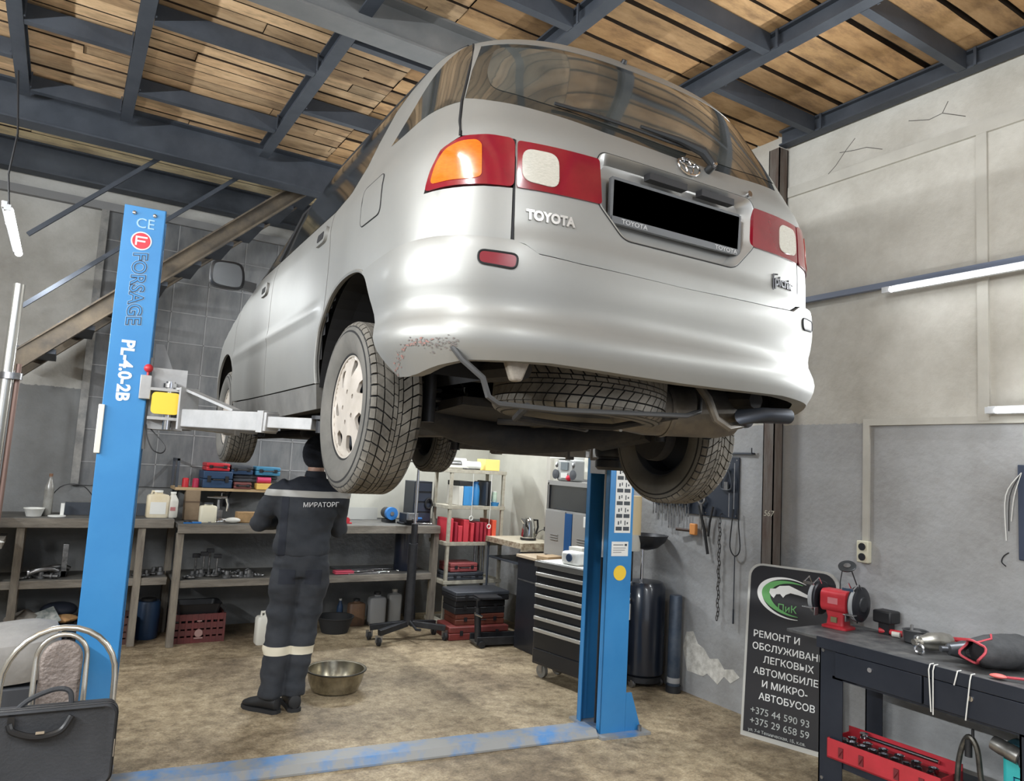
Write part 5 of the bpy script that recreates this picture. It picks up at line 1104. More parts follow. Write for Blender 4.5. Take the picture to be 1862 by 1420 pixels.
wc = bottle('canister', 'white plastic canister on the floor left of the mechanic', 'canister', (1.655, 6.52, 0), .095, .27, mat('white_can', (.72, .70, .62), .45), off, sq=True, cr=.3)
obj('grip', B().tube([(-.055, 0, .222), (-.055, 0, .262), (.01, 0, .262)], .012, 8), MATS['white_can'], wc)
bb_ = thing('basin', 'black rubber basin under the bench right of the legs of the mechanic', 'basin', (2.33, 6.75, 0)); obj('basin_body', B().lathe([(.12, 0), (.16, .13), (.17, .135), (.17, .145), (.155, .14), (.11, .012), (0, .012)], n=28), rubber, bb_)
bottle('canister', 'brown orange canister under the bench, left of the grey one', 'canister', (2.60, 6.95, 0), .08, .25, mat('brown_can', (.17, .09, .045), .6, 0, (.10, .06, .04), 5), black_plastic, sq=True)
bottle('canister', 'dull grey canister under the bench between the brown canister and the jack', 'canister', (2.80, 6.93, 0), .085, .31, mat('grey_can', (.24, .24, .24), .6), black_plastic, sq=True)
bottle('canister', 'pale canister under the bench directly behind the jack column', 'canister', (3.01, 7.0, 0), .07, .32, mat('pale_can', (.32, .32, .31), .6), off, sq=True)
bottle('bottle', 'small steel grey bottle under the bench right of the jack column', 'bottle', (3.17, 6.95, 0), .055, .22, steel_grey, steel, .4)
bottle('bottle', 'dark thin bottle behind the legs of the mechanic under the bench', 'bottle', (2.47, 7.05, 0), .03, .24, navy, off, .4)
# transmission jack
tj = thing('transmission_jack', 'tall black transmission jack with chrome rod on a four legged wheeled base', 'jack', (2.84, 6.25, 0))
obj('column', B().cyl((0, 0, .14), (0, 0, .86), .042, n=20).cyl((0, 0, .86), (0, 0, 1.04), .030, n=18), black_metal, tj); obj('rod', B().cyl((0, 0, 1.03), (0, 0, 1.60), .013, n=12), chrome, tj)
obj('head_plate', B().b2((-.09, -.07, 1.60), (.09, .07, 1.612)).cyl((0, 0, 1.55), (0, 0, 1.60), .03, n=14), black_metal, tj); obj('pedal', B().tube([(0, -.04, .17), (.02, -.14, .12), (.03, -.2, .13)], .012, 8), black_metal, tj)
for a_ in (20, 160, 200, 340):
    d = V(math.cos(math.radians(a_)), math.sin(math.radians(a_)), 0); e = d * .34
    lg = obj('leg', B().bar(d * .02 + V(0, 0, .15), e + V(0, 0, .11), .045, .05), black_metal, tj, .004)
    obj('caster', B().cyl(e + V(-.012, 0, .035), e + V(.012, 0, .035), .035, n=18), rubber, lg); obj('caster_fork', B().bar(e + V(-.018, 0, .03), e + V(-.018, 0, .09), .004, .03).bar(e + V(.018, 0, .03), e + V(.018, 0, .09), .004, .03), steel, lg)
# steel basin beside the mechanic
sb = thing('basin', 'round shiny steel basin on the floor right of the mechanic', 'basin', (1.795, 5.10, 0))
obj('basin_body', B().lathe([(.13, 0), (.16, .01), (.185, .07), (.195, .13), (.205, .14), (.205, .147), (.19, .145), (.178, .07), (.15, .015), (.0, .012)], n=48), mat('stained_steel', (.50, .46, .36), .25, .9, (.25, .22, .16), 8), sb); obj('rim_bead', B().tube([(.205 * math.cos(a), .205 * math.sin(a), .143) for a in (2 * PI * k / 48 for k in range(48))], .005, 6, closed=True), mat('dark_rim', (.05, .045, .035), .4, .6), sb)
# ---- shelf rack
rk = thing('shelf_rack', 'pale wooden shelf rack full of tool cases and bottles left of the kettle table', 'shelf', (3.60, 6.65, 0))
rw = mat('pale_rack_wood', (.44, .41, .33), .7, 0, (.32, .29, .23), 5, stretch=(4, 4, 4))
for x in (-.31, .285):
    for y in (-.17, .17): obj('post', B().b2((x, y - .015, 0), (x + .03, y + .015, 1.55)), rw, rk, .002)
for z, nm in ((1.52, 'top_board'), (1.165, 'shelf_board'), (.81, 'shelf_board'), (.44, 'shelf_board'), (.05, 'shelf_board')): obj(nm, B().b2((-.325, -.19, z), (.325, .19, z + .035)), rw, rk, .002)
RX, RY = 3.60, 6.65
def rtool(name, label, cat, x, z, w_, h_, m, dp=.26, rz=0, group=None, b=None):
    return single(name, b or B().b2((-w_ / 2, -dp / 2, 0), (w_ / 2, dp / 2, h_)), m, label, cat, (x, RY - .04, z), rz, group, bevel=min(.004, w_ * .2))
rtool('book', 'cream thick book standing at the left of the upper rack shelf', 'book', 3.42, 1.201, .05, .19, off)
rtool('tool_case', 'bright blue case standing next to the cream book on the rack', 'tool case', 3.50, 1.201, .10, .19, mat('sky_blue', (.05, .27, .60), .45))
bottle('spray_can', 'blue ribbed oil bottle standing right of the bright blue case', 'bottle', (3.64, 6.60, 1.201), .05, .235, MATS['sky_blue'], blue_pl, .6)
rtool('tool_case', 'black case leaning over the blue case on the upper rack shelf', 'tool case', 3.47, 1.395, .15, .045, black_plastic)
rtool('folder', 'grey folder standing right of the blue ribbed bottle', 'folder', 3.715, 1.201, .025, .24, dkgrey); rtool('folder', 'dark folder standing right of the grey folder', 'folder', 3.75, 1.201, .025, .25, black_plastic)
bottle('jar', 'small green white jar on the upper rack shelf at the right post', 'jar', (3.83, 6.53, 1.24), .028, .11, mat('greenish_white', (.5, .62, .5), .5), white_pl, .8)
single('blue_tray', B().lathe([(0, 0), (.045, 0), (.055, .035), (0, .035)], n=20), MATS['sky_blue'], 'blue dish under the small green white jar on the rack', 'dish', (3.83, 6.53, 1.201))
hotred = mat('coral_red_plastic', (.62, .05, .07), .45); dred = mat('deep_red_plastic', (.36, .02, .04), .5)
xs = [(3.325, .05, .225, hotred), (3.39, .03, .19, dred), (3.435, .05, .155, hotred), (3.50, .065, .215, hotred), (3.57, .04, .185, hotred), (3.63, .04, .19, dred), (3.675, .035, .19, dred), (3.72, .03, .19, dred), (3.765, .035, .17, hotred), (3.82, .05, .215, mat('orange_red', (.72, .10, .05), .45))]
for k, (x, w_, h_, m_) in enumerate(xs):
    rz_ = 0; x_ = min(x, 3.845) if k else 3.345
    lab = ('coral red tool case standing first from the left post on the red row', 'thin dark red case second in the red row', 'shortest coral case in the red row of the rack', 'widest tall red case in the red row of the rack', 'red case right of the widest one in the red row', 'dark red case sixth in the red row of the rack', 'dark red case seventh in the red row of the rack', 'thin dark red case eighth in the red row', 'short coral case second from the right post in the red row', 'orange red tall case at the right post in the red row')[k]
    rtool('tool_case', lab, 'tool case', x_ if k else 3.33, .846, w_ * .92, h_, m_, .27, 0, 'red tool cases on the middle rack shelf')
case('tool_case', 'dull red toolbox on the third rack shelf', 'tool case', (3.50, 6.60, .555), (.30, .26, .085), mat('dull_red', (.27, .06, .06), .6))
case('tool_case', 'black flat case under the dull red toolbox on the third rack shelf', 'tool case', (3.52, 6.60, .476), (.40, .28, .075), dkgrey)
for k, x in enumerate((3.70, 3.745, 3.79)): single('rod', B().cyl((0, 0, 0), (0, .02, .33), .010, n=8), (steel, wood_grey, steel)[k], 'metal rod standing on the third rack shelf, %s of three' % ('left', 'middle', 'right')[k], 'rod', (x, 6.62, .476))
single('yellow_box', B().b2((-.085, -.09, 0), (.085, .09, .115)), mat('yellow_box', (.85, .66, .20), .6), 'yellow carton on top of the rack at its right end', 'box', (3.79, 6.62, 1.556), bevel=.004)
t = thing('paper_roll', 'white paper roll lying on top of the rack beside the yellow carton', 'paper roll', (3.58, 6.60, 1.598)); obj('roll', B().cyl((-.12, 0, 0), (.08, -.03, 0), .042, n=24), white_pl, t); obj('core', B().cyl((.079, -.03, 0), (.082, -.03, 0), .018, n=16), black_plastic, t)
for k in range(3): single('tube', B().cyl((-.13, 0, 0), (.13, .0, 0), .019, n=14), (off, steel, white_pl)[k], 'pale tube stacked on top of the rack at its left end, %s' % ('lowest', 'middle', 'highest')[k], 'tube', (3.40, 6.56 + .03 * k, 1.576 + .036 * k), rz=.1)
single('chain', B().tube([(.02 * math.sin(k * 1.9) + k * .012, .015 * math.cos(k * 2.3), .008) for k in range(16)], .006, 6), black_metal, 'black chain piled on top of the rack before the paper roll', 'chain', (3.44, 6.50, 1.556))
for k, (x, zl) in enumerate(((3.53, 1.10), (3.74, 1.02))):
    t = thing('pull_string', ('white cord with a loop hanging from the rack top, left one', 'white cord with a knot hanging from the rack top, right one')[k], 'cord', (x, 6.45, zl)); obj('cord', B().tube([(0, 0, 0), (.005, 0, .2), (0, 0, 1.52 - zl)], .003, 6), white_pl, t)
    obj('loop', B().tube([(.02 * math.cos(a), 0, -.02 + .02 * math.sin(a)) for a in (2 * PI * q / 14 for q in range(14))], .005, 6, closed=True), white_pl, t)
# low stack before the rack
dr2 = mat('worn_dark_red', (.22, .035, .03), .55, 0, (.13, .035, .03), 6)
case('tool_case', 'large worn red case on the floor, bottom of the stack before the rack', 'tool case', (3.50, 6.235, 0), (.60, .34, .12), dr2, rz=-.1)
case('tool_case', 'brown red case lying on the large worn red case', 'tool case', (3.53, 6.27, .121), (.50, .30, .10), mat('brown_red2', (.13, .035, .02), .6), rz=-.1)
case('tool_case', 'black case above the brown red case in the floor stack', 'tool case', (3.52, 6.27, .222), (.52, .30, .12), black_plastic, rz=-.08)
case('tool_case', 'wide black case with grey lid on top of the floor stack', 'tool case', (3.53, 6.27, .343), (.56, .34, .085), black_plastic, rz=-.05, m2=dkgrey)
# floor jack
fj = thing('floor_jack', 'black trolley jack with upright pump lying before the shelf rack', 'jack', (3.52, 5.86, 0), -.15)
obj('frame_side', B().b2((-.20, -.10, .02), (.30, -.085, .09)), black_metal, fj, .003); obj('frame_side', B().b2((-.20, .085, .02), (.30, .10, .09)), black_metal, fj, .003); obj('base', B().b2((-.20, -.085, .02), (.30, .085, .035)), mat('oily_plate', (.06, .055, .045), .5, .4, (.13, .12, .1), 8), fj)
obj('pump', B().cyl((-.16, -.02, .03), (-.185, -.02, .34), .030, n=16).cyl((-.185, -.02, .34), (-.19, -.02, .40), .014, n=12), black_metal, fj); obj('release_valve', B().cyl((-.15, -.05, .26), (-.22, -.06, .29), .014, n=10), chrome, fj); obj('saddle', B().cyl((-.18, -.02, .40), (-.18, -.02, .42), .04, n=16).b2((-.2, -.1, .42), (.02, .06, .435)), black_metal, fj)
for x in (-.16, .26):
    for y in (-.115, .115): obj('wheel', B().cyl((x, y - .012, .03), (x, y + .012, .03), .03, n=16), black_metal, fj)
# table with kettle
tb2 = thing('table', 'small table with flowered cloth carrying the kettle in the corner', 'table', (3.95, 6.12, 0))
obj('table_top', B().b2((-.22, -.30, .885), (.22, .36, .905)), mat('cream_top', (.70, .64, .50), .5, 0, (.6, .53, .4), 8), tb2)
fl = mat('flowered_cloth', (.62, .56, .42), .8, 0, (.24, .16, .10), 22); obj('cloth_edge', B().b2((-.225, -.305, .855), (-.221, .36, .906)).b2((-.225, -.309, .83), (.22, -.305, .906)), fl, tb2)
obj('shelf', B().b2((-.20, -.28, .70), (.2, .34, .715)), steel_grey, tb2)
for x in (-.20, .19):
    for y in (-.28, .33): obj('leg', B().cyl((x, y, 0), (x, y, .885), .011, n=10), steel_grey, tb2)
kt = thing('kettle', 'polished steel electric kettle on the flowered table', 'kettle', (3.99, 6.10, .909))
obj('kettle_body', B().lathe([(0, .018), (.072, .018), (.073, .03), (.068, .10), (.056, .17), (.040, .205), (.018, .22), (0, .222)], n=32), mat('polished_steel', (.6, .6, .6), .12, 1), kt); obj('kettle_base', B().lathe([(0, 0), (.078, 0), (.078, .018), (0, .018)], n=28), black_plastic, kt)
obj('handle', B().tube([(.055, .0, .19), (.10, 0, .19), (.11, 0, .12), (.09, 0, .06), (.066, 0, .05)], .010, 8), black_plastic, kt); obj('spout', B().loft([[V(-.055, -.018, .15), V(-.055, .018, .15), V(-.05, .014, .20), V(-.05, -.014, .20)], [V(-.095, -.004, .195), V(-.095, .004, .195), V(-.085, .004, .205), V(-.085, -.004, .205)]]), MATS['polished_steel'], kt)
t = thing('wall_socket', 'white socket pair beside the kettle with a black plug', 'socket', (XR, 5.98, 1.02)); obj('plate', B().b2((-.035, -.07, -.04), (0, .07, .04)), white_pl, t, .005); obj('plug', B().b2((-.07, .01, -.02), (-.035, .05, .02)), black_plastic, t, .004); obj('plug_cord', B().tube(catm([(-.07, .03, 0), (-.12, .06, -.03), (-.13, .1, -.09)], 5), .004, 6), black_plastic, t)
b = B(); b.b2((XR - .03, 6.02, 1.05), (XR, 6.09, 3.6)); trim(b, plaster)
# black cabinet below, grey wall cabinet with blue stripe above
bc = thing('metal_cabinet', 'low black cabinet between the kettle table and the tool trolley', 'cabinet', (3.91, 5.38, 0)); obj('carcass', B().b2((-.26, -.34, 0), (.26, .35, .80)), mat('satin_black', (.016, .018, .024), .4, coat=.2), bc, .006); obj('worktop', B().b2((-.275, -.36, .80), (.275, .36, .825)), mat('pale_edge_board', (.5, .4, .28), .6), bc, .003)
obj('drawer_line', B().b2((-.262, -.32, .60), (-.259, .33, .612)), steel, bc)
gc = thing('grey_cabinet', 'grey two-door steel cabinet with a blue stripe standing by the right wall', 'cabinet', (4.03, 5.32, .826))
gm = mat('grey_cabinet_paint', (.30, .295, .28), .5); obj('carcass', B().b2((-.14, -.36, 0), (.14, .34, .42)).b2((-.14, -.36, .42), (-.13, -.34, .66)).b2((-.14, .32, .42), (-.13, .34, .66)).b2((-.14, -.36, .64), (.14, .34, .68)).b2((.10, -.36, .42), (.14, .34, .66)).b2((-.14, .33, .42), (.14, .34, .66)), gm, gc)
for y0, y1 in ((.03, .335), (-.355, -.085)):
    d_ = obj('door', B().b2((-.152, y0, .01), (-.141, y1, .41)), gm, gc, .002)
    for k in range(3): obj('louvre', B().b2((-.158, (y0 + y1) / 2 - .06, .15 + k * .022), (-.152, (y0 + y1) / 2 + .06, .157 + k * .022)), gm, d_)
obj('blue_stripe', B().b2((-.155, -.08, .03), (-.141, .025, .40)), mat('deep_blue_paint', (.01, .08, .24), .4), gc)
obj('glass_front', B().b2((-.125, -.34, .425), (-.12, .32, .64)), mat('dark_glass_front', (.015, .017, .022), .1, coat=.6), gc)
single('towel', B().b2((-.01, -.02, 0), (.01, .02, .09)), white_pl, 'small white clip on the right door of the grey cabinet', 'clip', (3.865, 5.03, 1.13), bevel=.003)
rd = thing('boombox', 'silver boombox radio on top of the grey cabinet', 'radio', (3.97, 5.42, 1.507), -PI / 2 + .05)
obj('radio_body', B().b2((-.12, -.07, 0), (.12, .07, .20)), mat('silver_plastic', (.45, .46, .45), .35, .4), rd, .02)
for s in (-1, 1): obj('speaker', B().lathe([(.0, 0), (.042, 0), (.045, .008), (.0, .012)], (s * .125, -.07, .06), (0, -1, 0), 24), dkgrey, rd); obj('tweeter', B().lathe([(.0, 0), (.024, 0), (0, .01)], (s * .12, -.07, .145), (0, -1, 0), 16), steel, rd)
obj('display', B().b2((-.05, -.08, .10), (.05, -.07, .17)), mat('display_grey', (.2, .23, .25), .2), rd); obj('cassette_door', B().b2((-.045, -.078, .03), (.045, -.07, .075)), white_pl, rd)
single('red_flower', B().ball((0, 0, .03), .035, 12, (1, 1, .8)), mat('bright_red', (.7, .01, .04), .5), 'bright red ball ornament in front of the boombox', 'ornament', (3.915, 5.36, 1.507))
single('storage_carton', B().b2((-.09, -.15, 0), (.09, .15, .05)), white_pl, 'flat white carton lying on the boombox', 'box', (3.98, 5.50, 1.708), bevel=.003)
single('notice_sheet', B().b2((-.003, -.24, -.15), (0, .22, .17)), mat('white_sheet', (.66, .64, .56), .7), 'white sheet fixed to the wall behind the boombox', 'paper', (XR - .001, 5.45, 1.68))
# tool trolley
tt = thing('tool_trolley', 'black drawer tool trolley with silver handle bars behind the right lift column', 'tool trolley', (3.56, 4.62, 0), .17)
TD = .32; obj('carcass', B().b2((-.21, -TD, .10), (.05, TD, .84)), mat('trolley_black', (.016, .017, .021), .4, coat=.3), tt, .008); obj('top_rim', B().b2((-.225, -TD - .01, .84), (.06, TD + .01, .885)), mat('trolley_rim', (.22, .22, .21), .4, .5), tt, .004); obj('mat_top', B().b2((-.20, -TD + .02, .885), (.04, TD - .02, .888)), white_pl, tt)
zs = [(.725, .80), (.645, .715), (.56, .635), (.475, .55), (.385, .465), (.23, .375), (.12, .22)]
for k, (z0, z1) in enumerate(zs):
    d_ = obj('drawer', B().b2((-.222, -TD + .02, z0), (-.21, TD - .02, z1)), mat('drawer_black', (.012, .014, .018), .35, coat=.3), tt, .003)
    if k < 6: obj('handle_bar', B().b2((-.245, -TD + .03, z1 - .022), (-.222, TD - .03, z1 + .004)), mat('satin_bar', (.62, .61, .57), .35, .6), d_, .003)
for x in (-.16, .01):
    for y in (-TD + .07, TD - .07):
        c_ = obj('caster', B().cyl((x - .015, y, .05), (x + .015, y, .05), .05, n=24), mat('grey_rubber', (.20, .19, .17), .6), tt); obj('fork', B().b2((x - .025, y - .02, .05), (x - .018, y + .02, .10)).b2((x + .018, y - .02, .05), (x + .025, y + .02, .10)), steel, c_); obj('hub', B().cyl((x - .018, y, .05), (x + .018, y, .05), .022, n=16), steel, c_)
mc = thing('label_machine', 'white small machine with a dark round dial on the tool trolley', 'machine', (3.46, 4.62, .889), -1.4); obj('machine_body', B().b2((-.09, -.06, 0), (.09, .06, .10)), white_pl, mc, .02); obj('dial', B().lathe([(0, 0), (.032, 0), (.028, .008), (0, .01)], (0, -.06, .055), (0, -1, 0), 20), navy, mc)
single('white_box', B().b2((-.05, -.07, 0), (.05, .07, .12)), off, 'pale box behind the white machine on the tool trolley', 'box', (3.58, 4.72, .889), rz=.2, bevel=.003)
single('wood_block', B().b2((-.10, -.07, 0), (.10, .07, .03)), mat('block_wood', (.5, .36, .22), .7), 'light wooden block on the corner of the low black cabinet', 'wood block', (3.74, 5.35, .826), rz=.2, bevel=.003)
# waste oil drainer, gas cylinder
od = thing('oil_drainer', 'dark waste oil drainer with bowl and clear cylinder behind the right lift column', 'oil drainer', (4.0, 4.42, 0))
dt = mat('dark_navy_tank', (.010, .014, .024), .3, coat=.4)
obj('tank', B().lathe([(0, .08), (.14, .08), (.165, .10), (.168, .45), (.165, .74), (.14, .78), (0, .80)], n=36), dt, od); obj('foot_ring', B().lathe([(.12, .04), (.15, .04), (.15, .08), (.12, .08)], n=30), black_metal, od)
obj('bowl_rod', B().cyl((-.03, -.0, .79), (-.03, .0, 1.03), .012, n=10), chrome, od); obj('bowl', B().lathe([(.02, 0), (.09, .02), (.15, .07), (.175, .12), (.165, .12), (.14, .075), (.08, .03), (0, .015)], (.0, 0, 1.02), n=32), black_metal, od)
obj('measuring_cylinder', B().lathe([(.062, .0), (.066, .01), (.066, .12), (.066, .125)], (-.16, -.02, 1.02), n=26, caps=False).lathe([(0, 0), (.062, 0)], (-.16, -.02, 1.02), n=26), mat('milky_plastic', (.68, .66, .58), .4), od); obj('oil_column', B().lathe([(0, .125), (.066, .125), (.066, .42), (0, .42)], (-.16, -.02, 1.02), n=26), mat('amber_oil', (.85, .68, .40), .35), od)
obj('cylinder_mount', B().cyl((-.16, -.02, .79), (-.16, -.02, 1.02), .014, n=10), black_metal, od); obj('valve', B().cyl((-.16, -.02, .66), (-.20, -.05, .66), .016, n=10).cyl((-.17, -.02, .62), (-.17, -.02, .70), .01, n=8), chrome, od); obj('gauge_tube', B().cyl((-.172, -.03, .50), (-.172, -.03, .62), .011, n=8), white_pl, od)
for a_ in (200, 320, 80):
    d = V(math.cos(math.radians(a_)), math.sin(math.radians(a_)), 0) * .14; obj('caster', B().cyl((d.x - .012, d.y, .028), (d.x + .012, d.y, .028), .028, n=16), steel, od)
gy = thing('gas_cylinder', 'slim blue grey steel cylinder standing by the right wall next to the oil drainer', 'cylinder', (4.10, 4.17, 0)); obj('shell', B().lathe([(0, .01), (.045, .01), (.048, .02), (.048, .70), (.044, .71), (0, .71)], n=28), mat('blue_grey_steel', (.045, .065, .10), .45, .4, (.10, .12, .15), 6), gy); obj('foot_collar', B().lathe([(.05, 0), (.056, 0), (.056, .05), (.05, .05)], n=24), black_metal, gy); obj('scuffed_band', B().lathe([(.0485, .07), (.0487, .11)], n=24, caps=False), mat('scuff_grey', (.3, .3, .3), .7), gy)
# tools hanging on the right wall
pg = thing('pegboard', 'dark blue tool panel on the right wall behind the rear wheel', 'tool panel', (XR, 3.87, 1.54)); obj('panel', B().b2((-.012, -.21, -.21), (0, .30, .23)), mat('panel_blue_black', (.02, .028, .045), .5), pg, .002)
for y, z in ((-.19, .21), (.02, .21), (-.19, -.19), (.1, -.19)): obj('screw', B().cyl((-.014, y, z), (-.012, y, z), .006, n=8), steel, pg)
hr = thing('hook_rail', 'thin steel hook rail fixed above the dark tool panel', 'rail', (XR, 3.75, 1.80)); obj('rail', B().b2((-.02, -.22, -.006), (0, .20, .006)), steel_grey, hr); obj('end_hook', B().tube([(-.02, -.21, 0), (-.03, -.215, .01), (-.03, -.215, .04)], .004, 6), black_metal, hr)
XW = XR - .03
def link_chain(label, y, z0, z1):
    t = thing('hanging_chain', label, 'chain', (XW, y, z0)); b = B(); n = int((z0 - z1) / .030)
    for k in range(n):
        z = -k * .030; s = .009; pts = [((s * math.cos(a) if k % 2 else 0), (0 if k % 2 else s * math.cos(a)) + .006 * math.sin(k * 1.7), z + .021 * math.sin(a)) for a in (2 * PI * q / 10 for q in range(10))]; b.tube(pts, .0034, 5, closed=True)
    obj('links', b, mat('chain_steel', (.09, .085, .08), .5, .6), t); obj('chain_hook', B().tube([(0, 0, .02), (0, 0, .05), (.02, 0, .06)], .004, 6), black_metal, t)
link_chain('long steel chain hanging under the dark tool panel', 3.81, 1.30, .56)
lp = thing('strap_wrench', 'thin black loop with a long rod hanging from the tool panel', 'strap wrench', (XW, 3.665, 1.40)); obj('loop', B().tube(catm([(0, .02, .0), (0, .035, -.12), (0, .045, -.27), (0, .0, -.33), (0, -.045, -.28), (0, -.03, -.12), (0, -.02, 0)], 5), .0045, 6), black_plastic, lp); obj('rod', B().cyl((0, 0, -.33), (0, .0, -.80), .004, n=6).cyl((0, 0, -.70), (0, 0, -.80), .0065, n=6), steel_grey, lp); obj('upper_rod', B().cyl((0, .02, 0), (0, .02, .33), .004, n=6), steel, lp)
t = thing('spanner', 'large grey ring spanner hanging on the tool panel', 'spanner', (XW, 4.00, 1.42)); obj('shank', B().b2((-.004, -.012, -.20), (.004, .012, 0)), steel, t); obj('ring', B().tube([(0, .03 * math.cos(a), .025 + .03 * math.sin(a)) for a in (2 * PI * k / 16 for k in range(16))], .008, 6, closed=True), steel, t)
t = thing('lopper', 'black crossed belts hanging in a V under the tool panel', 'belt', (XW, 3.93, 1.34)); obj('belt', B().tube([(0, .09, .06), (0, .03, -.12), (0, -.01, -.29)], .011, 6), rubber, t); obj('belt', B().tube([(0, -.05, .06), (0, -.02, -.06), (0, -.01, -.16)], .009, 6), rubber, t)
t = thing('clamp', 'orange clamp with a dark handle hanging under the rear wheel', 'clamp', (XW, 4.07, 1.215)); obj('clamp_body', B().b2((-.02, -.035, -.04), (.01, .025, .045)), mat('orange_paint', (.75, .30, .08), .5), t, .006); obj('handle', B().cyl((0, .02, -.01), (-.02, .16, -.012), .012, n=10), mat('dark_wood', (.06, .035, .025), .6), t)
rnd2 = random.Random(4)
for k in range(14):
    y = 4.52 - k * .030; L = rnd2.uniform(.06, .20); t = thing('hanging_tool', 'small dark hand tool hanging in the dense row on the right wall', 'hand tool', (XW, y, 1.44 - (k % 3) * .01), group='row of hand tools on the right wall')
    obj('handle', B().cyl((0, 0, -.05), (0, 0, .02), .010, n=8), (black_plastic, steel_grey, dkgrey)[k % 3], t); obj('blade', B().cyl((0, 0, -.05 - L), (0, 0, -.05), .0045, n=6), partm, t)
t = thing('cable_clamp', 'grey lamp holder shape hanging flat on the dark tool panel', 'tool', (XW, 3.76, 1.60)); obj('frame', B().tube(catm([(0, 0, .09), (0, .04, .02), (0, .045, -.06), (0, -.045, -.06), (0, -.04, .02)], 4, True), .007, 6, closed=True), steel_grey, t); obj('inner_plate', B().b2((-.006, -.018, -.07), (.004, .018, -.01)), steel, t); obj('rod', B().cyl((0, -.03, -.09), (0, -.03, -.26), .004, n=6), steel, t)
# ================================================================= advertising board, right workbench
sg_ = thing('advertising_sign', 'black advertising board with white lettering leaning on the right wall behind the workbench', 'sign', (3.87, 3.33, 0))
sx_ = Vector((.30, -.954, 0)).normalized(); sy_ = Vector((.075, .024, 1)).normalized(); sn_ = sx_.cross(sy_)
def sprism(name, poly, m, off, th, parent=sg_, bevel=0.): return obj(name, B().prism(poly, sn_ * off, sx_, sy_, sn_ * th), m, parent, bevel)
brd = [(.57, 0)] + [p for p in rrect(.57, .4, .09, 6, .285, .88) if p[1] > .88] + [(0, 0)]
sprism('board', brd, mat('sign_frame', (.55, .54, .50), .4, .4), -.022, .02)
inn = [(.5525, .03)] + [p for p in rrect(.535, .38, .08, 6, .285, .878) if p[1] > .88] + [(.0175, .03)]
sprism('sign_face', inn, mat('sign_black', (.018, .018, .022), .35, coat=.2), -.002, .004)
SW = mat('sign_white', (.80, .80, .78), .5); SG = mat('sign_green', (.13, .38, .12), .5); SL = mat('sign_grey', (.45, .47, .45), .5)
def st_(s, u, v, size, m=SW, bold=.0012, sx=1.): 
    M = basis(Vector((0, 0, 0)) + sx_ * u + sy_ * v + sn_ * .003, sx_, sy_); return text('lettering', s, size, m, sg_, M, .001, bold * .45, sx=sx)
for s, u, v in (('РЕМОНТ И', .052, .617), ('ОБСЛУЖИВАНИЕ', .050, .541), ('ЛЕГКОВЫХ', .125, .467), ('АВТОМОБИЛЕЙ', .066, .392), ('И МИКРО-', .122, .318), ('АВТОБУСОВ', .108, .242)): st_(s, u, v, .057)
for s, v in (('+375 44 590 93', .150), ('+375 29 658 59', .086)): st_(s, .058, v, .058, SL, 0)
st_('ул. 7-я Техническая, 1Б, к.св.', .05, .040, .026, SL, .0004)
def ring(cx, cy, a, b_, t0, t1, w0, w1, tilt, n=40):
    o = []; i_ = []
    for k in range(n + 1):
        t = t0 + (t1 - t0) * k / n; w = w0 + (w1 - w0) * k / n if isinstance(w0, float) else 0
        wv = w1 * math.sin(PI * k / n) + w0
        for L, q in ((o, 1), (i_, 1 - wv)):
            x, y = a * q * math.cos(t), b_ * q * math.sin(t); L.append((cx + x * math.cos(tilt) - y * math.sin(tilt), cy + x * math.sin(tilt) + y * math.cos(tilt)))
    return o + i_[::-1]
def rp_(name, poly, m, off):
    b = B(); n = len(poly) // 2; 
    for k in range(n - 1):
        q = [poly[k], poly[k + 1], poly[-2 - k], poly[-1 - k]]; b.prism(q, sn_ * off, sx_, sy_, sn_ * .001)
    return obj(name, b, m, sg_)
rp_('logo_arc', ring(.27, .885, .205, .125, .35 * PI, 1.62 * PI, .02, .14, -.12), SW, .003)
rp_('logo_arc', ring(.285, .885, .19, .105, .40 * PI, 1.60 * PI, .03, .26, -.12), SG, .0035)
carp = [(.145, .905), (.15, .93), (.185, .935), (.21, .955), (.27, .965), (.33, .945), (.385, .925), (.43, .90), (.39, .905), (.33, .915), (.28, .92), (.25, .905), (.235, .885), (.215, .905), (.19, .90), (.175, .875), (.16, .885)]
sprism('logo_car', carp, SW, .0045, .001); st_('ПиК', .20, .80, .062, SG, .0005)
# workbench
bm_ = mat('bench_blue_black', (.016, .021, .033), .45, .2, (.024, .029, .042), 5)
ridge = mat('bench_top_dark', (.05, .052, .055), .5, 0, (.15, .15, .145), 7, .1, 40, lo=.4, hi=.7)
wb2 = thing('workbench', 'black metal workbench with drawers along the right wall, red grinder on it', 'workbench', (3.88, 2.0, 0))
BX0, BX1 = -.26, .28
obj('bench_top', B().b2((BX0, -.90, .772), (BX1, .80, .79)), ridge, wb2, .003); obj('top_front_lip', B().b2((BX0 - .008, -.90, .735), (BX0, .60, .792)).b2((BX0, -.90, .735), (BX1, .60, .772)), bm_, wb2)
for y0, y1, nm in ((.50, .60, 'leg'), (-.48, -.38, 'leg')):
    for x in (BX0 + .02, BX1 - .10):
        lg = obj(nm, B().b2((x, y1 - .008, 0), (x + .06, y1, .755)).b2((x, y0, 0), (x + .008, y1, .755)), bm_, wb2)
        if x < 0:
            for zz in (.06, .72): obj('bolt', B().cyl((x, (y0 + y1) / 2 + .025, zz), (x - .006, (y0 + y1) / 2 + .025, zz), .009, n=10), steel, lg)
obj('gusset', B().b2((BX0 + .02, .38, .59), (BX0 + .026, .50, .60)).b2((BX0 + .02, .46, .05), (BX0 + .025, .50, .60)), bm_, wb2)
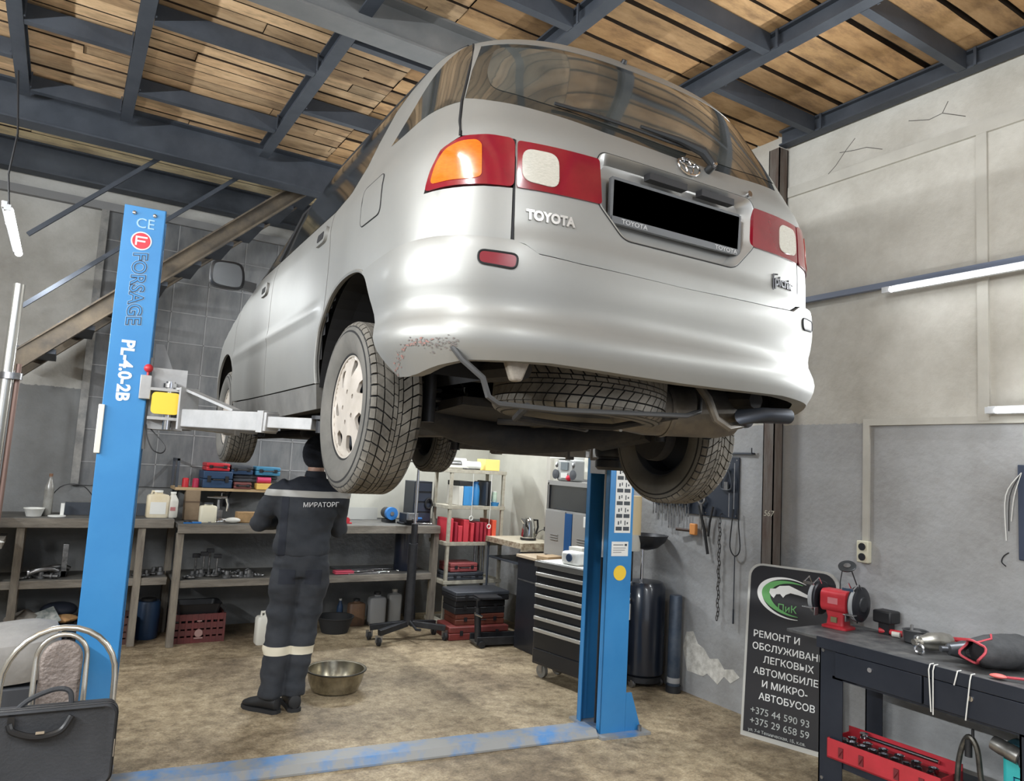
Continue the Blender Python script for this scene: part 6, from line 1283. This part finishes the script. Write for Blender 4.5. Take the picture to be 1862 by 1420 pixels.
for y0, y1 in ((.03, .49), (-.47, .02)):
    d_ = obj('drawer', B().b2((BX0 - .004, y0, .60), (BX0 + .012, y1, .730)).b2((BX0 + .012, y0 + .01, .605), (BX1 - .05, y1 - .01, .61)), bm_, wb2, .003); obj('drawer_lock', B().cyl((BX0 - .004, (y0 + y1) / 2 + .03, .69), (BX0 - .012, (y0 + y1) / 2 + .03, .69), .012, n=16), chrome, d_)
obj('lower_rail', B().b2((BX0 + .02, -.40, .585), (BX0 + .06, .52, .60)), bm_, wb2); obj('lower_shelf', B().b2((BX0 + .03, -.48, .165), (BX1 - .03, .60, .18)).b2((BX0 + .03, -.48, .14), (BX0 + .035, .60, .165)), bm_, wb2)
# bench grinder
BG = thing('bench_grinder', 'red bench grinder with two black wheel guards on the black workbench', 'bench grinder', (3.95, 2.70, .791), .10)
redp = mat('grinder_red', (.58, .035, .05), .4, 0, (.48, .03, .04), 10, coat=.3)
obj('base', B().loft([[V(x * s, y * s2, z) for x, y in rrect(.13, .15, .02)] for s, s2, z in ((1, 1, 0), (1, 1, .012), (.72, .70, .02), (.62, .66, .06), (.7, .8, .10))]), redp, BG); obj('switch_plate', B().b2((-.055, -.018, .035), (-.046, .018, .065)), mat('switch_brass', (.22, .2, .1), .5), BG)
obj('motor', B().loft([[V(x * s, y, z * s + .155) for x, z in rrect(.135, .125, .035)] for s, y in ((.8, -.085), (1, -.075), (1, .075), (.8, .085))]), redp, BG); obj('badge_plate', B().b2((-.0685, -.03, .14), (-.0675, .03, .175)), mat('badge_pink', (.62, .2, .22), .5), BG)
for s in (-1, 1):
    gd = obj('wheel_guard', B().lathe([(0, .0), (.092, 0), (.098, .006), (.098, .038), (.09, .044), (.05, .047), (0, .047)], (0, s * .098, .155), (0, s, 0), 36), mat('guard_black', (.018, .019, .024), .35, .3), BG)
    obj('grinding_wheel', B().lathe([(.0, 0), (.088, 0), (.088, .018), (0, .018)], (-.022, s * .113, .152), (0, s, 0), 32), mat('wheel_grey', (.32, .33, .34), .7), gd); obj('guard_cover', B().lathe([(0, 0), (.045, 0), (.04, .007), (0, .008)], (0, s * .144, .155), (0, s, 0), 24), black_metal, gd)
    obj('tool_rest', B().b2((-.13, s * .095, .10), (-.085, s * .155, .106)).b2((-.10, s * .09, .06), (-.06, s * .098, .105)), steel, BG, .002)
    obj('spark_shield', B().tube([(-.03, s * .09, .24), (-.06, s * .09, .275), (-.12, s * .09, .245)], .004, 6).tube([(-.03, s * .15, .24), (-.06, s * .15, .275), (-.12, s * .15, .245)], .004, 6).b2((-.125, s * .088, .235), (-.115, s * .152, .25)), chrome, BG)
ml = thing('magnifier_lamp', 'round dark magnifier disc on two thin wires rising behind the grinder', 'magnifier', (4.08, 2.66, .791)); obj('disc', B().lathe([(0, 0), (.045, 0), (.05, .004), (.05, .010), (.044, .012), (0, .010)], (-.02, .06, .34), (-.5, -.2, .75), 28), mat('disc_dark', (.06, .065, .07), .3, .4), ml); obj('disc_lens', B().lathe([(0, 0), (.02, 0), (0, .002)], (-.027, .057, .352), (-.5, -.2, .75), 18), steel, ml)
obj('wire', B().tube([(-.02, .09, .335), (-.02, .105, .25), (-.01, .12, .02)], .0028, 6), black_plastic, ml); obj('wire', B().tube([(-.02, .035, .33), (.0, .01, .24), (.02, .02, .02)], .004, 6), black_plastic, ml)
t = thing('motor_block', 'black charger block behind the right wheel of the grinder', 'charger', (4.10, 2.50, .791)); obj('block', B().b2((-.05, -.055, .06), (.05, .055, .13)), black_plastic, t, .01); obj('stand', B().b2((-.03, -.03, 0), (.03, .03, .06)), black_plastic, t)
single('red_handle', B().cyl((0, -.07, .016), (0, .05, .016), .016, n=12), redp, 'red handle lying on the workbench just right of the grinder', 'handle', (4.09, 2.48, .791), rz=.3)  # just a loose red handle
single('plug', B().cyl((0, -.02, .015), (0, .02, .015), .015, n=12), off, 'white plug lying between the red handle and the dark pot', 'plug', (4.06, 2.42, .791), rz=.3)
t = thing('pot', 'dark grey pot with bits of metal standing on the workbench by the wall', 'pot', (4.04, 2.30, .791)); obj('pot_body', B().lathe([(.045, 0), (.055, .005), (.062, .062), (.066, .066), (.062, .068), (.056, .064), (.048, .008), (0, .008)], n=28), mat('pot_grey', (.06, .062, .065), .5), t); obj('metal_bits', B().ball((0, .0, .05), .04, 10, (1, 1, .4)).cyl((-.02, .01, .06), (.02, .03, .085), .008, n=8), steel, t)
def impact(label, loc, rz, m1, m2):
    t = thing('impact_wrench', label, 'impact wrench', loc, rz); t.scale = (1.25,) * 3; obj('barrel', B().lathe([(.012, -.10), (.03, -.095), (.036, -.06), (.036, .0), (.030, .02), (.022, .06), (.012, .065), (.012, .09), (.0, .09)], (0, 0, .045), (1, 0, 0), 20), m1, t)
    obj('handle', B().tube([(-.05, 0, .035), (-.06, -.06, .03), (-.07, -.13, .026)], [.022, .019, .021], 10), m2, t); obj('air_fitting', B().cyl((-.07, -.13, .026), (-.075, -.165, .024), .011, n=10), chrome, t); obj('trigger', B().b2((-.035, -.035, .03), (-.02, -.015, .04)), black_plastic, t); return t
impact('polished silver impact wrench on the workbench left of the black glove', (3.88, 2.13, .791), 2.9, mat('polished_alu', (.62, .60, .54), .25, .9, (.35, .33, .28), 16), steel)
impact('dark grey impact wrench in front of the black glove pouch', (3.86, 1.96, .791), 2.6, mat('gunmetal', (.10, .105, .115), .35, .6), black_plastic)
single('socket_ring', B().tube([(0, .022 * math.cos(a), .024 + .022 * math.sin(a)) for a in (2 * PI * k / 18 for k in range(18))], .006, 8, closed=True), chrome, 'shiny steel ring standing before the polished impact wrench', 'ring', (3.78, 2.13, .793))
pc = thing('pliers_red', 'pair of red handled clamps with cables lying by the wall behind the impact wrenches', 'cable clamp', (4.03, 2.06, .791)); obj('clamp_grip', B().tube([(.06, .10, .05), (.05, .0, .06), (.05, -.05, .075)], [.010, .016, .008], 8), redp, pc); obj('clamp_jaw', B().tube([(.05, -.05, .075), (.05, -.09, .095)], .006, 6).tube([(.05, -.05, .07), (.05, -.10, .07)], .005, 6), mat('copper', (.5, .3, .2), .4, .6), pc)
obj('red_cable', B().tube(catm([(.06, .1, .05), (.0, -.05, .03), (-.02, -.15, .03), (.0, -.25, .05), (-.05, -.22, .02), (-.02, -.1, .012)], 6), .007, 6), mat('worn_red_cable', (.45, .12, .12), .6), pc); obj('black_cable', B().tube(catm([(.07, .04, .03), (.09, -.12, .05), (.08, -.25, .04), (.03, -.36, .01)], 6), .006, 6), black_plastic, pc)
gp = thing('tool_pouch', 'dark grey bag with red piping lying open on the workbench', 'pouch', (3.89, 1.80, .875), -.35)
b = B(); rings = []
for k, (y, s) in enumerate(((-.0, .0),)): pass
n_ = 28
for k in range(11):
    u = k / 10; x = -.16 + .32 * u; rr = .082 * (1 - .25 * (2 * abs(u - .55)) ** 3) * (1 if k not in (10,) else .6)
    rings.append([V(x + (.02 * math.sin(3 * t) if k < 2 else 0), rr * 1.15 * math.cos(t) + .006 * noise.noise(Vector((x * 20, t, 0))), max(-.083, rr * .95 * math.sin(t) + .01 * noise.noise(Vector((x * 15, t * 2, 3))))) for t in (2 * PI * q / n_ for q in range(n_))])
obj('pouch_body', B().loft(rings, caps=False).loft([rings[-1], [p * .98 + V(.004, 0, 0) for p in rings[-1]]]), mat('grey_black_fabric', (.04, .042, .045), .85, 0, (.07, .072, .075), 8, .4, 30), gp)
obj('dark_mouth', B().loft([[p + V(.03, 0, 0) for p in rings[0]], [V(-.10, p.y * .6, p.z * .6) for p in rings[0]]]), black_plastic, gp)
obj('red_piping', B().tube([p + V(-.003, 0, 0) for p in rings[0]], .006, 6, closed=True).tube([p * 1.0 for p in rings[0][2:10]] , .004, 6).tube([rings[0][9], rings[2][9] + V(0, 0, .003), rings[3][7] + V(0, 0, .004)], .005, 6), mat('piping_red', (.50, .06, .08), .6), gp)
t = thing('screwdriver', 'pink red flat handled tool at the front edge of the workbench below the bag', 'hand tool', (3.68, 1.72, .793), -1.1); obj('handle', B().ball((0, 0, .012), .035, 12, (1, .7, .3)), mat('pink_red', (.72, .16, .14), .5), t); obj('shaft', B().tube([(.03, 0, .012), (.09, 0, .016), (.15, .02, .012)], .006, 6), MATS['piping_red'], t); obj('tip', B().cyl((.15, .02, .004), (.15, .02, .02), .018, n=12), MATS['piping_red'], t)
for k, (y, dz) in enumerate(((1.985, .21), (1.965, .22), (1.86, .06), (1.80, .20))):
    single('zip_tie', B().tube([(.03, 0, .004), (0, 0, .004), (-.012, 0, -.02), (-.012, .01 * (k - 1), -dz)], .0028, 5), white_pl, ('left long white cord hanging over the workbench edge', 'long white cord hanging beside the left one over the bench edge', 'short white cord stub hanging below the open bag', 'thin white cord at the lock of the right drawer')[k], 'cord', (3.61, y, .793))
single('bar_stock', B().b2((-.005, -.2, 0), (.005, .25, .006)), white_pl, 'white ruler strip at the right back of the workbench', 'ruler', (4.02, 1.42, .791), rz=-.2)
single('cable', B().tube(catm([(4.0, 1.68, .797), (4.04, 1.5, .80), (4.10, 1.3, .797), (4.08, 1.15, .797)], 6), .005, 6), black_plastic, 'thin black cable trailing from the open bag along the workbench', 'cable')
# red socket box on the lower shelf
rb = thing('socket_tray', 'long red metal box full of sockets on the lower shelf of the workbench', 'socket box', (3.74, 2.25, .181), .05)
rbm = mat('socket_box_red', (.50, .03, .045), .45, 0, (.40, .025, .035), 8, coat=.2)
b = B(); b.b2((-.105, -.29, 0), (.105, .29, .008)); b.b2((-.105, -.29, 0), (-.10, .29, .10)); b.b2((.10, -.29, 0), (.105, .29, .13)); b.b2((-.105, -.29, 0), (.105, -.285, .10)); b.b2((-.105, .285, 0), (.105, .29, .10)); obj('box_shell', b, rbm, rb); obj('socket_holder', B().b2((-.095, -.28, .05), (.095, .28, .062)), mat('holder_dark', (.10, .02, .02), .6), rb)
obj('ratchet', B().cyl((.06, -.20, .115), (.06, .16, .115), .009, n=10).cyl((.06, .18, .105), (.06, .18, .13), .022, n=16), chrome, rb)
for k in range(4): 
    y = (.21, .10, -.08, -.20)[k]; obj('latch', B().b2((-.112, y - .012, .02), (-.105, y + .012, .07)).tube([(-.114, y - .008, .06), (-.118, y, .045), (-.114, y + .008, .03)], .004, 5), mat('latch_dark', (.16, .02, .025), .5), rb)
for r, xx in ((0, -.055), (1, .01)):
    for k in range(9 if r == 0 else 6):
        s = .030 - .0018 * k if r == 0 else .024; y = .24 - .058 * k if r == 0 else .22 - .085 * k
        b = B().lathe([(0, .0), (s, 0), (s, .038), (s * .72, .04), (s * .66, .02), (0, .02)], n=14); single('socket', b, chrome, 'chrome socket sitting in the long red box under the workbench', 'socket', (3.74 + xx, 2.25 + y, .244), group='chrome sockets in the red box')
# clamp and pipes, teal case, drill
cp_ = thing('pipe_clamp', 'black pipe clamp with arched handle beside the red socket box', 'clamp', (3.78, 1.90, .181)); obj('arch', B().tube(catm([(-.02, .045, 0), (-.01, .04, .16), (.0, .02, .26), (.0, -.01, .29), (.0, -.04, .24), (.0, -.055, .12), (.0, -.085, .02)], 6), .013, 8), mat('worn_black_steel', (.04, .038, .036), .4, .6, (.13, .12, .10), 14), cp_); obj('clamp_screw', B().cyl((0, -.0, .20), (.0, -.0, .28), .016, n=12).cyl((0, -.02, .28), (0, -.02, .33), .007, n=8), black_metal, cp_); obj('lower_jaw', B().b2((-.04, -.06, .0), (.04, .02, .05)), black_metal, cp_, .01)
t = thing('steel_pipe', 'two long dark pipes lying along the lower shelf in front of the teal case', 'pipe', (3.70, 1.72, .181)); obj('pipe', B().cyl((0, .16, .075), (-.04, -.5, .05), .016, n=12), MATS['worn_black_steel'], t); obj('pipe', B().cyl((.035, .14, .055), (0, -.5, .02), .018, n=12), MATS['worn_black_steel'], t)
tc_ = thing('drill_case', 'turquoise power tool case on the lower shelf at the right edge', 'case', (3.92, 1.62, .181), .1); tq = mat('turquoise_plastic', (.04, .46, .46), .45, 0, (.05, .52, .52), 5)
obj('case_body', B().b2((-.07, -.22, 0), (.07, .17, .27)), tq, tc_, .02); obj('case_top', B().b2((-.075, -.22, .22), (.075, .17, .30)), mat('dark_teal', (.03, .10, .13), .5), tc_, .02); obj('front_groove', B().tube([(-.0715, .12, .02), (-.0715, .12, .16), (-.0715, .0, .16), (-.0715, -.03, .02)], .004, 5), mat('groove_blue', (.02, .12, .25), .5), tc_); obj('case_rib', B().b2((-.078, -.09, .01), (-.068, -.05, .2)), black_plastic, tc_)
dr_ = thing('drill_motor', 'silver and black drill motor hanging before the turquoise case', 'drill', (3.80, 1.74, .46)); obj('motor_shell', B().lathe([(.018, -.07), (.032, -.065), (.036, -.03), (.034, 0), (.038, .01), (.036, .05), (.03, .055)], (0, 0, 0), (0, -1, -.25), 20), mat('alloy_shell', (.45, .44, .42), .35, .8, (.25, .24, .22), 12), dr_); obj('drill_body', B().lathe([(.03, 0), (.042, .01), (.042, .12), (.03, .16), (0, .16)], (0, -.055, -.013), (0, -1, -.25), 18), dkgrey, dr_); obj('grip', B().tube([(0, -.14, -.04), (.0, -.15, -.15), (.0, -.13, -.25)], [.026, .022, .024], 10), black_plastic, dr_)
single('paper_box', B().b2((-.08, -.09, 0), (.08, .09, .05)), white_pl, 'white box at the bottom edge below the black pipe clamp', 'box', (3.66, 1.78, .181), bevel=.003)
wp = thing('wall_panel', 'dark blue panel with white cords on the right wall at the right edge', 'panel', (XR, 1.70, 1.53)); obj('board', B().b2((-.018, -.45, -.24), (0, .15, .24)), mat('panel_slate', (.045, .06, .10), .5), wp, .004)
for k in range(3): obj('hanging_cord', B().tube(catm([(-.02, .13, .20), (-.03, .16 + .02 * k, .08), (-.02, .18 + .012 * k, -.05 - .05 * k)], 5), .0025, 5), (white_pl, black_plastic, white_pl)[k], wp)
single('small_hook', B().tube(catm([(0, .0, .02), (-.01, .02, 0), (-.01, .03, -.03), (-.01, .01, -.05)], 5), .003, 5), black_plastic, 'small black cable hook on the wall left of the dark blue panel', 'hook', (XR - .004, 1.90, 1.30))
# ================================================================= front left: chair, bag, grey seat
mt = mat('bright_tube', (.66, .63, .56), .25, .85)
chr_ = thing('chair', 'chair with arched chrome tube back and brown padded strip, black bag on it', 'chair', (.085, 3.10, 0))
def arch_(w_, zt, z0, y=.2): return [(-w_, y - .06, z0)] + [(-w_ * (1.0 - .0 * k), y - .04 + .0 * k, z0 + (zt - w_ * 1.05 - z0) * k / 4) for k in range(1, 4)] + [(-w_ * math.cos(t), y, zt - w_ * 1.05 + w_ * 1.05 * math.sin(t)) for t in (PI * k / 14 for k in range(15))] + [(w_, y - .04, z0 + (zt - w_ * 1.05 - z0) * k / 4) for k in (3, 2, 1)] + [(w_, y - .06, z0)]
obj('back_frame', B().tube(arch_(.185, .915, .0), .0115, 10), mt, chr_); obj('inner_frame', B().tube(arch_(.083, .89, .42), .0095, 10), mt, chr_)
pd = [(x, z) for x, z in [(-.068, .44)] + [(-.070 * math.cos(t), .80 + .072 * math.sin(t)) for t in (PI * k / 12 for k in range(13))] + [(.068, .44)]]
obj('back_pad', B().prism(pd, (0, .175, 0), (1, 0, 0), (0, 0, 1), (0, .03, 0)), mat('brown_leatherette', (.20, .165, .145), .45, 0, (.27, .225, .20), 20, .8, 70), chr_, .012)
obj('seat', B().prism(rrect(.38, .36, .08), (0, -.0, .38), (1, 0, 0), (0, 1, 0), (0, 0, .045)), MATS['brown_leatherette'], chr_, .015)
for s in (-1, 1): obj('leg', B().tube([(s * .185, -.18, 0), (s * .18, -.17, .41), (s * .18, .16, .41)], .0115, 10), mt, chr_)
bgm = mat('black_nylon', (.028, .030, .034), .75, 0, (.038, .04, .045), 6, .25, 90)
bg = thing('laptop_bag', 'black laptop bag standing on the chair seat in the lower left corner', 'bag', (.05, 3.07, .427), -.05)
def bagring(y, s, dz=0): return [V(x * s, y, .1375 + z * s + dz) for x, z in rrect(.44, .275, .035, 5)]
obj('bag_body', B().loft([bagring(-.045, .90), bagring(-.055, .97), bagring(-.04, 1), bagring(.02, 1), bagring(.035, .97), bagring(.03, .9)]), bgm, bg)
obj('zip_edge', B().tube([p for p in bagring(-.035, 1.008)], .0035, 6, closed=True).tube([p for p in bagring(-.012, 1.008)], .003, 6, closed=True), mat('zip_black', (.012, .012, .013), .4), bg)
obj('carry_handle', B().tube(catm([(-.09, .0, .265), (-.05, .005, .30), (.02, .01, .325), (.065, .005, .315), (.075, 0, .265)], 5), [.009] * 21, 8), bgm, bg)
obj('front_handle', B().tube(catm([(-.10, -.056, .24), (-.085, -.062, .215), (-.02, -.068, .195), (.05, -.065, .205), (.08, -.056, .25)], 5), .011, 8), MATS['zip_black'], bg); obj('handle_strap', B().b2((-.105, -.060, .215), (-.085, -.054, .265)), MATS['zip_black'], bg); obj('metal_tag', B().b2((-.02, -.082, .207), (.005, -.078, .216)), chrome, bg); obj('zip_puller', B().b2((.217, -.04, .09), (.222, -.03, .15)), chrome, bg)
gs = thing('padded_bench', 'dusty grey padded seat on a black box behind the chair at the left edge', 'seat', (-.25, 3.92, 0))
obj('cushion', B().loft([[V(x * s, y * s, z + .04 * (x / .5)) for x, y in rrect(.68, .50, .12, 6)] for s, z in ((.96, .60), (1.0, .64), (1.0, .72), (.95, .755), (.80, .77), (.4, .775))]), mat('dusty_grey_vinyl', (.30, .29, .27), .6, 0, (.22, .21, .2), 4, .3, 30), gs)
obj('lower_body', B().prism(rrect(.62, .46, .08), (0, 0, .5), (1, 0, 0), (0, 1, 0), (0, 0, .1)), dkgrey, gs, .01); obj('black_box', B().b2((-.30, -.21, 0), (.20, .21, .50)), black_plastic, gs, .01); obj('slit', B().b2((-.12, -.252, .69), (.0, -.249, .70)), black_plastic, gs)
po = thing('metal_pole', 'bright metal pipe standing upright at the left edge before the stair', 'pipe', (-.335, 5.5, 0)); obj('pipe', B().cyl((-.01, 0, 0), (.012, 0, 2.58), .032, n=20), mat('galvanised', (.55, .54, .50), .3, .8), po); obj('second_pipe', B().cyl((.04, .02, 0), (.062, .02, 2.08), .016, n=14), mat('rusty_pipe', (.30, .20, .17), .5, .4), po); obj('pipe_clip', B().cyl((.03, .0, 1.98), (.03, 0, 2.02), .06, n=18), steel, po)
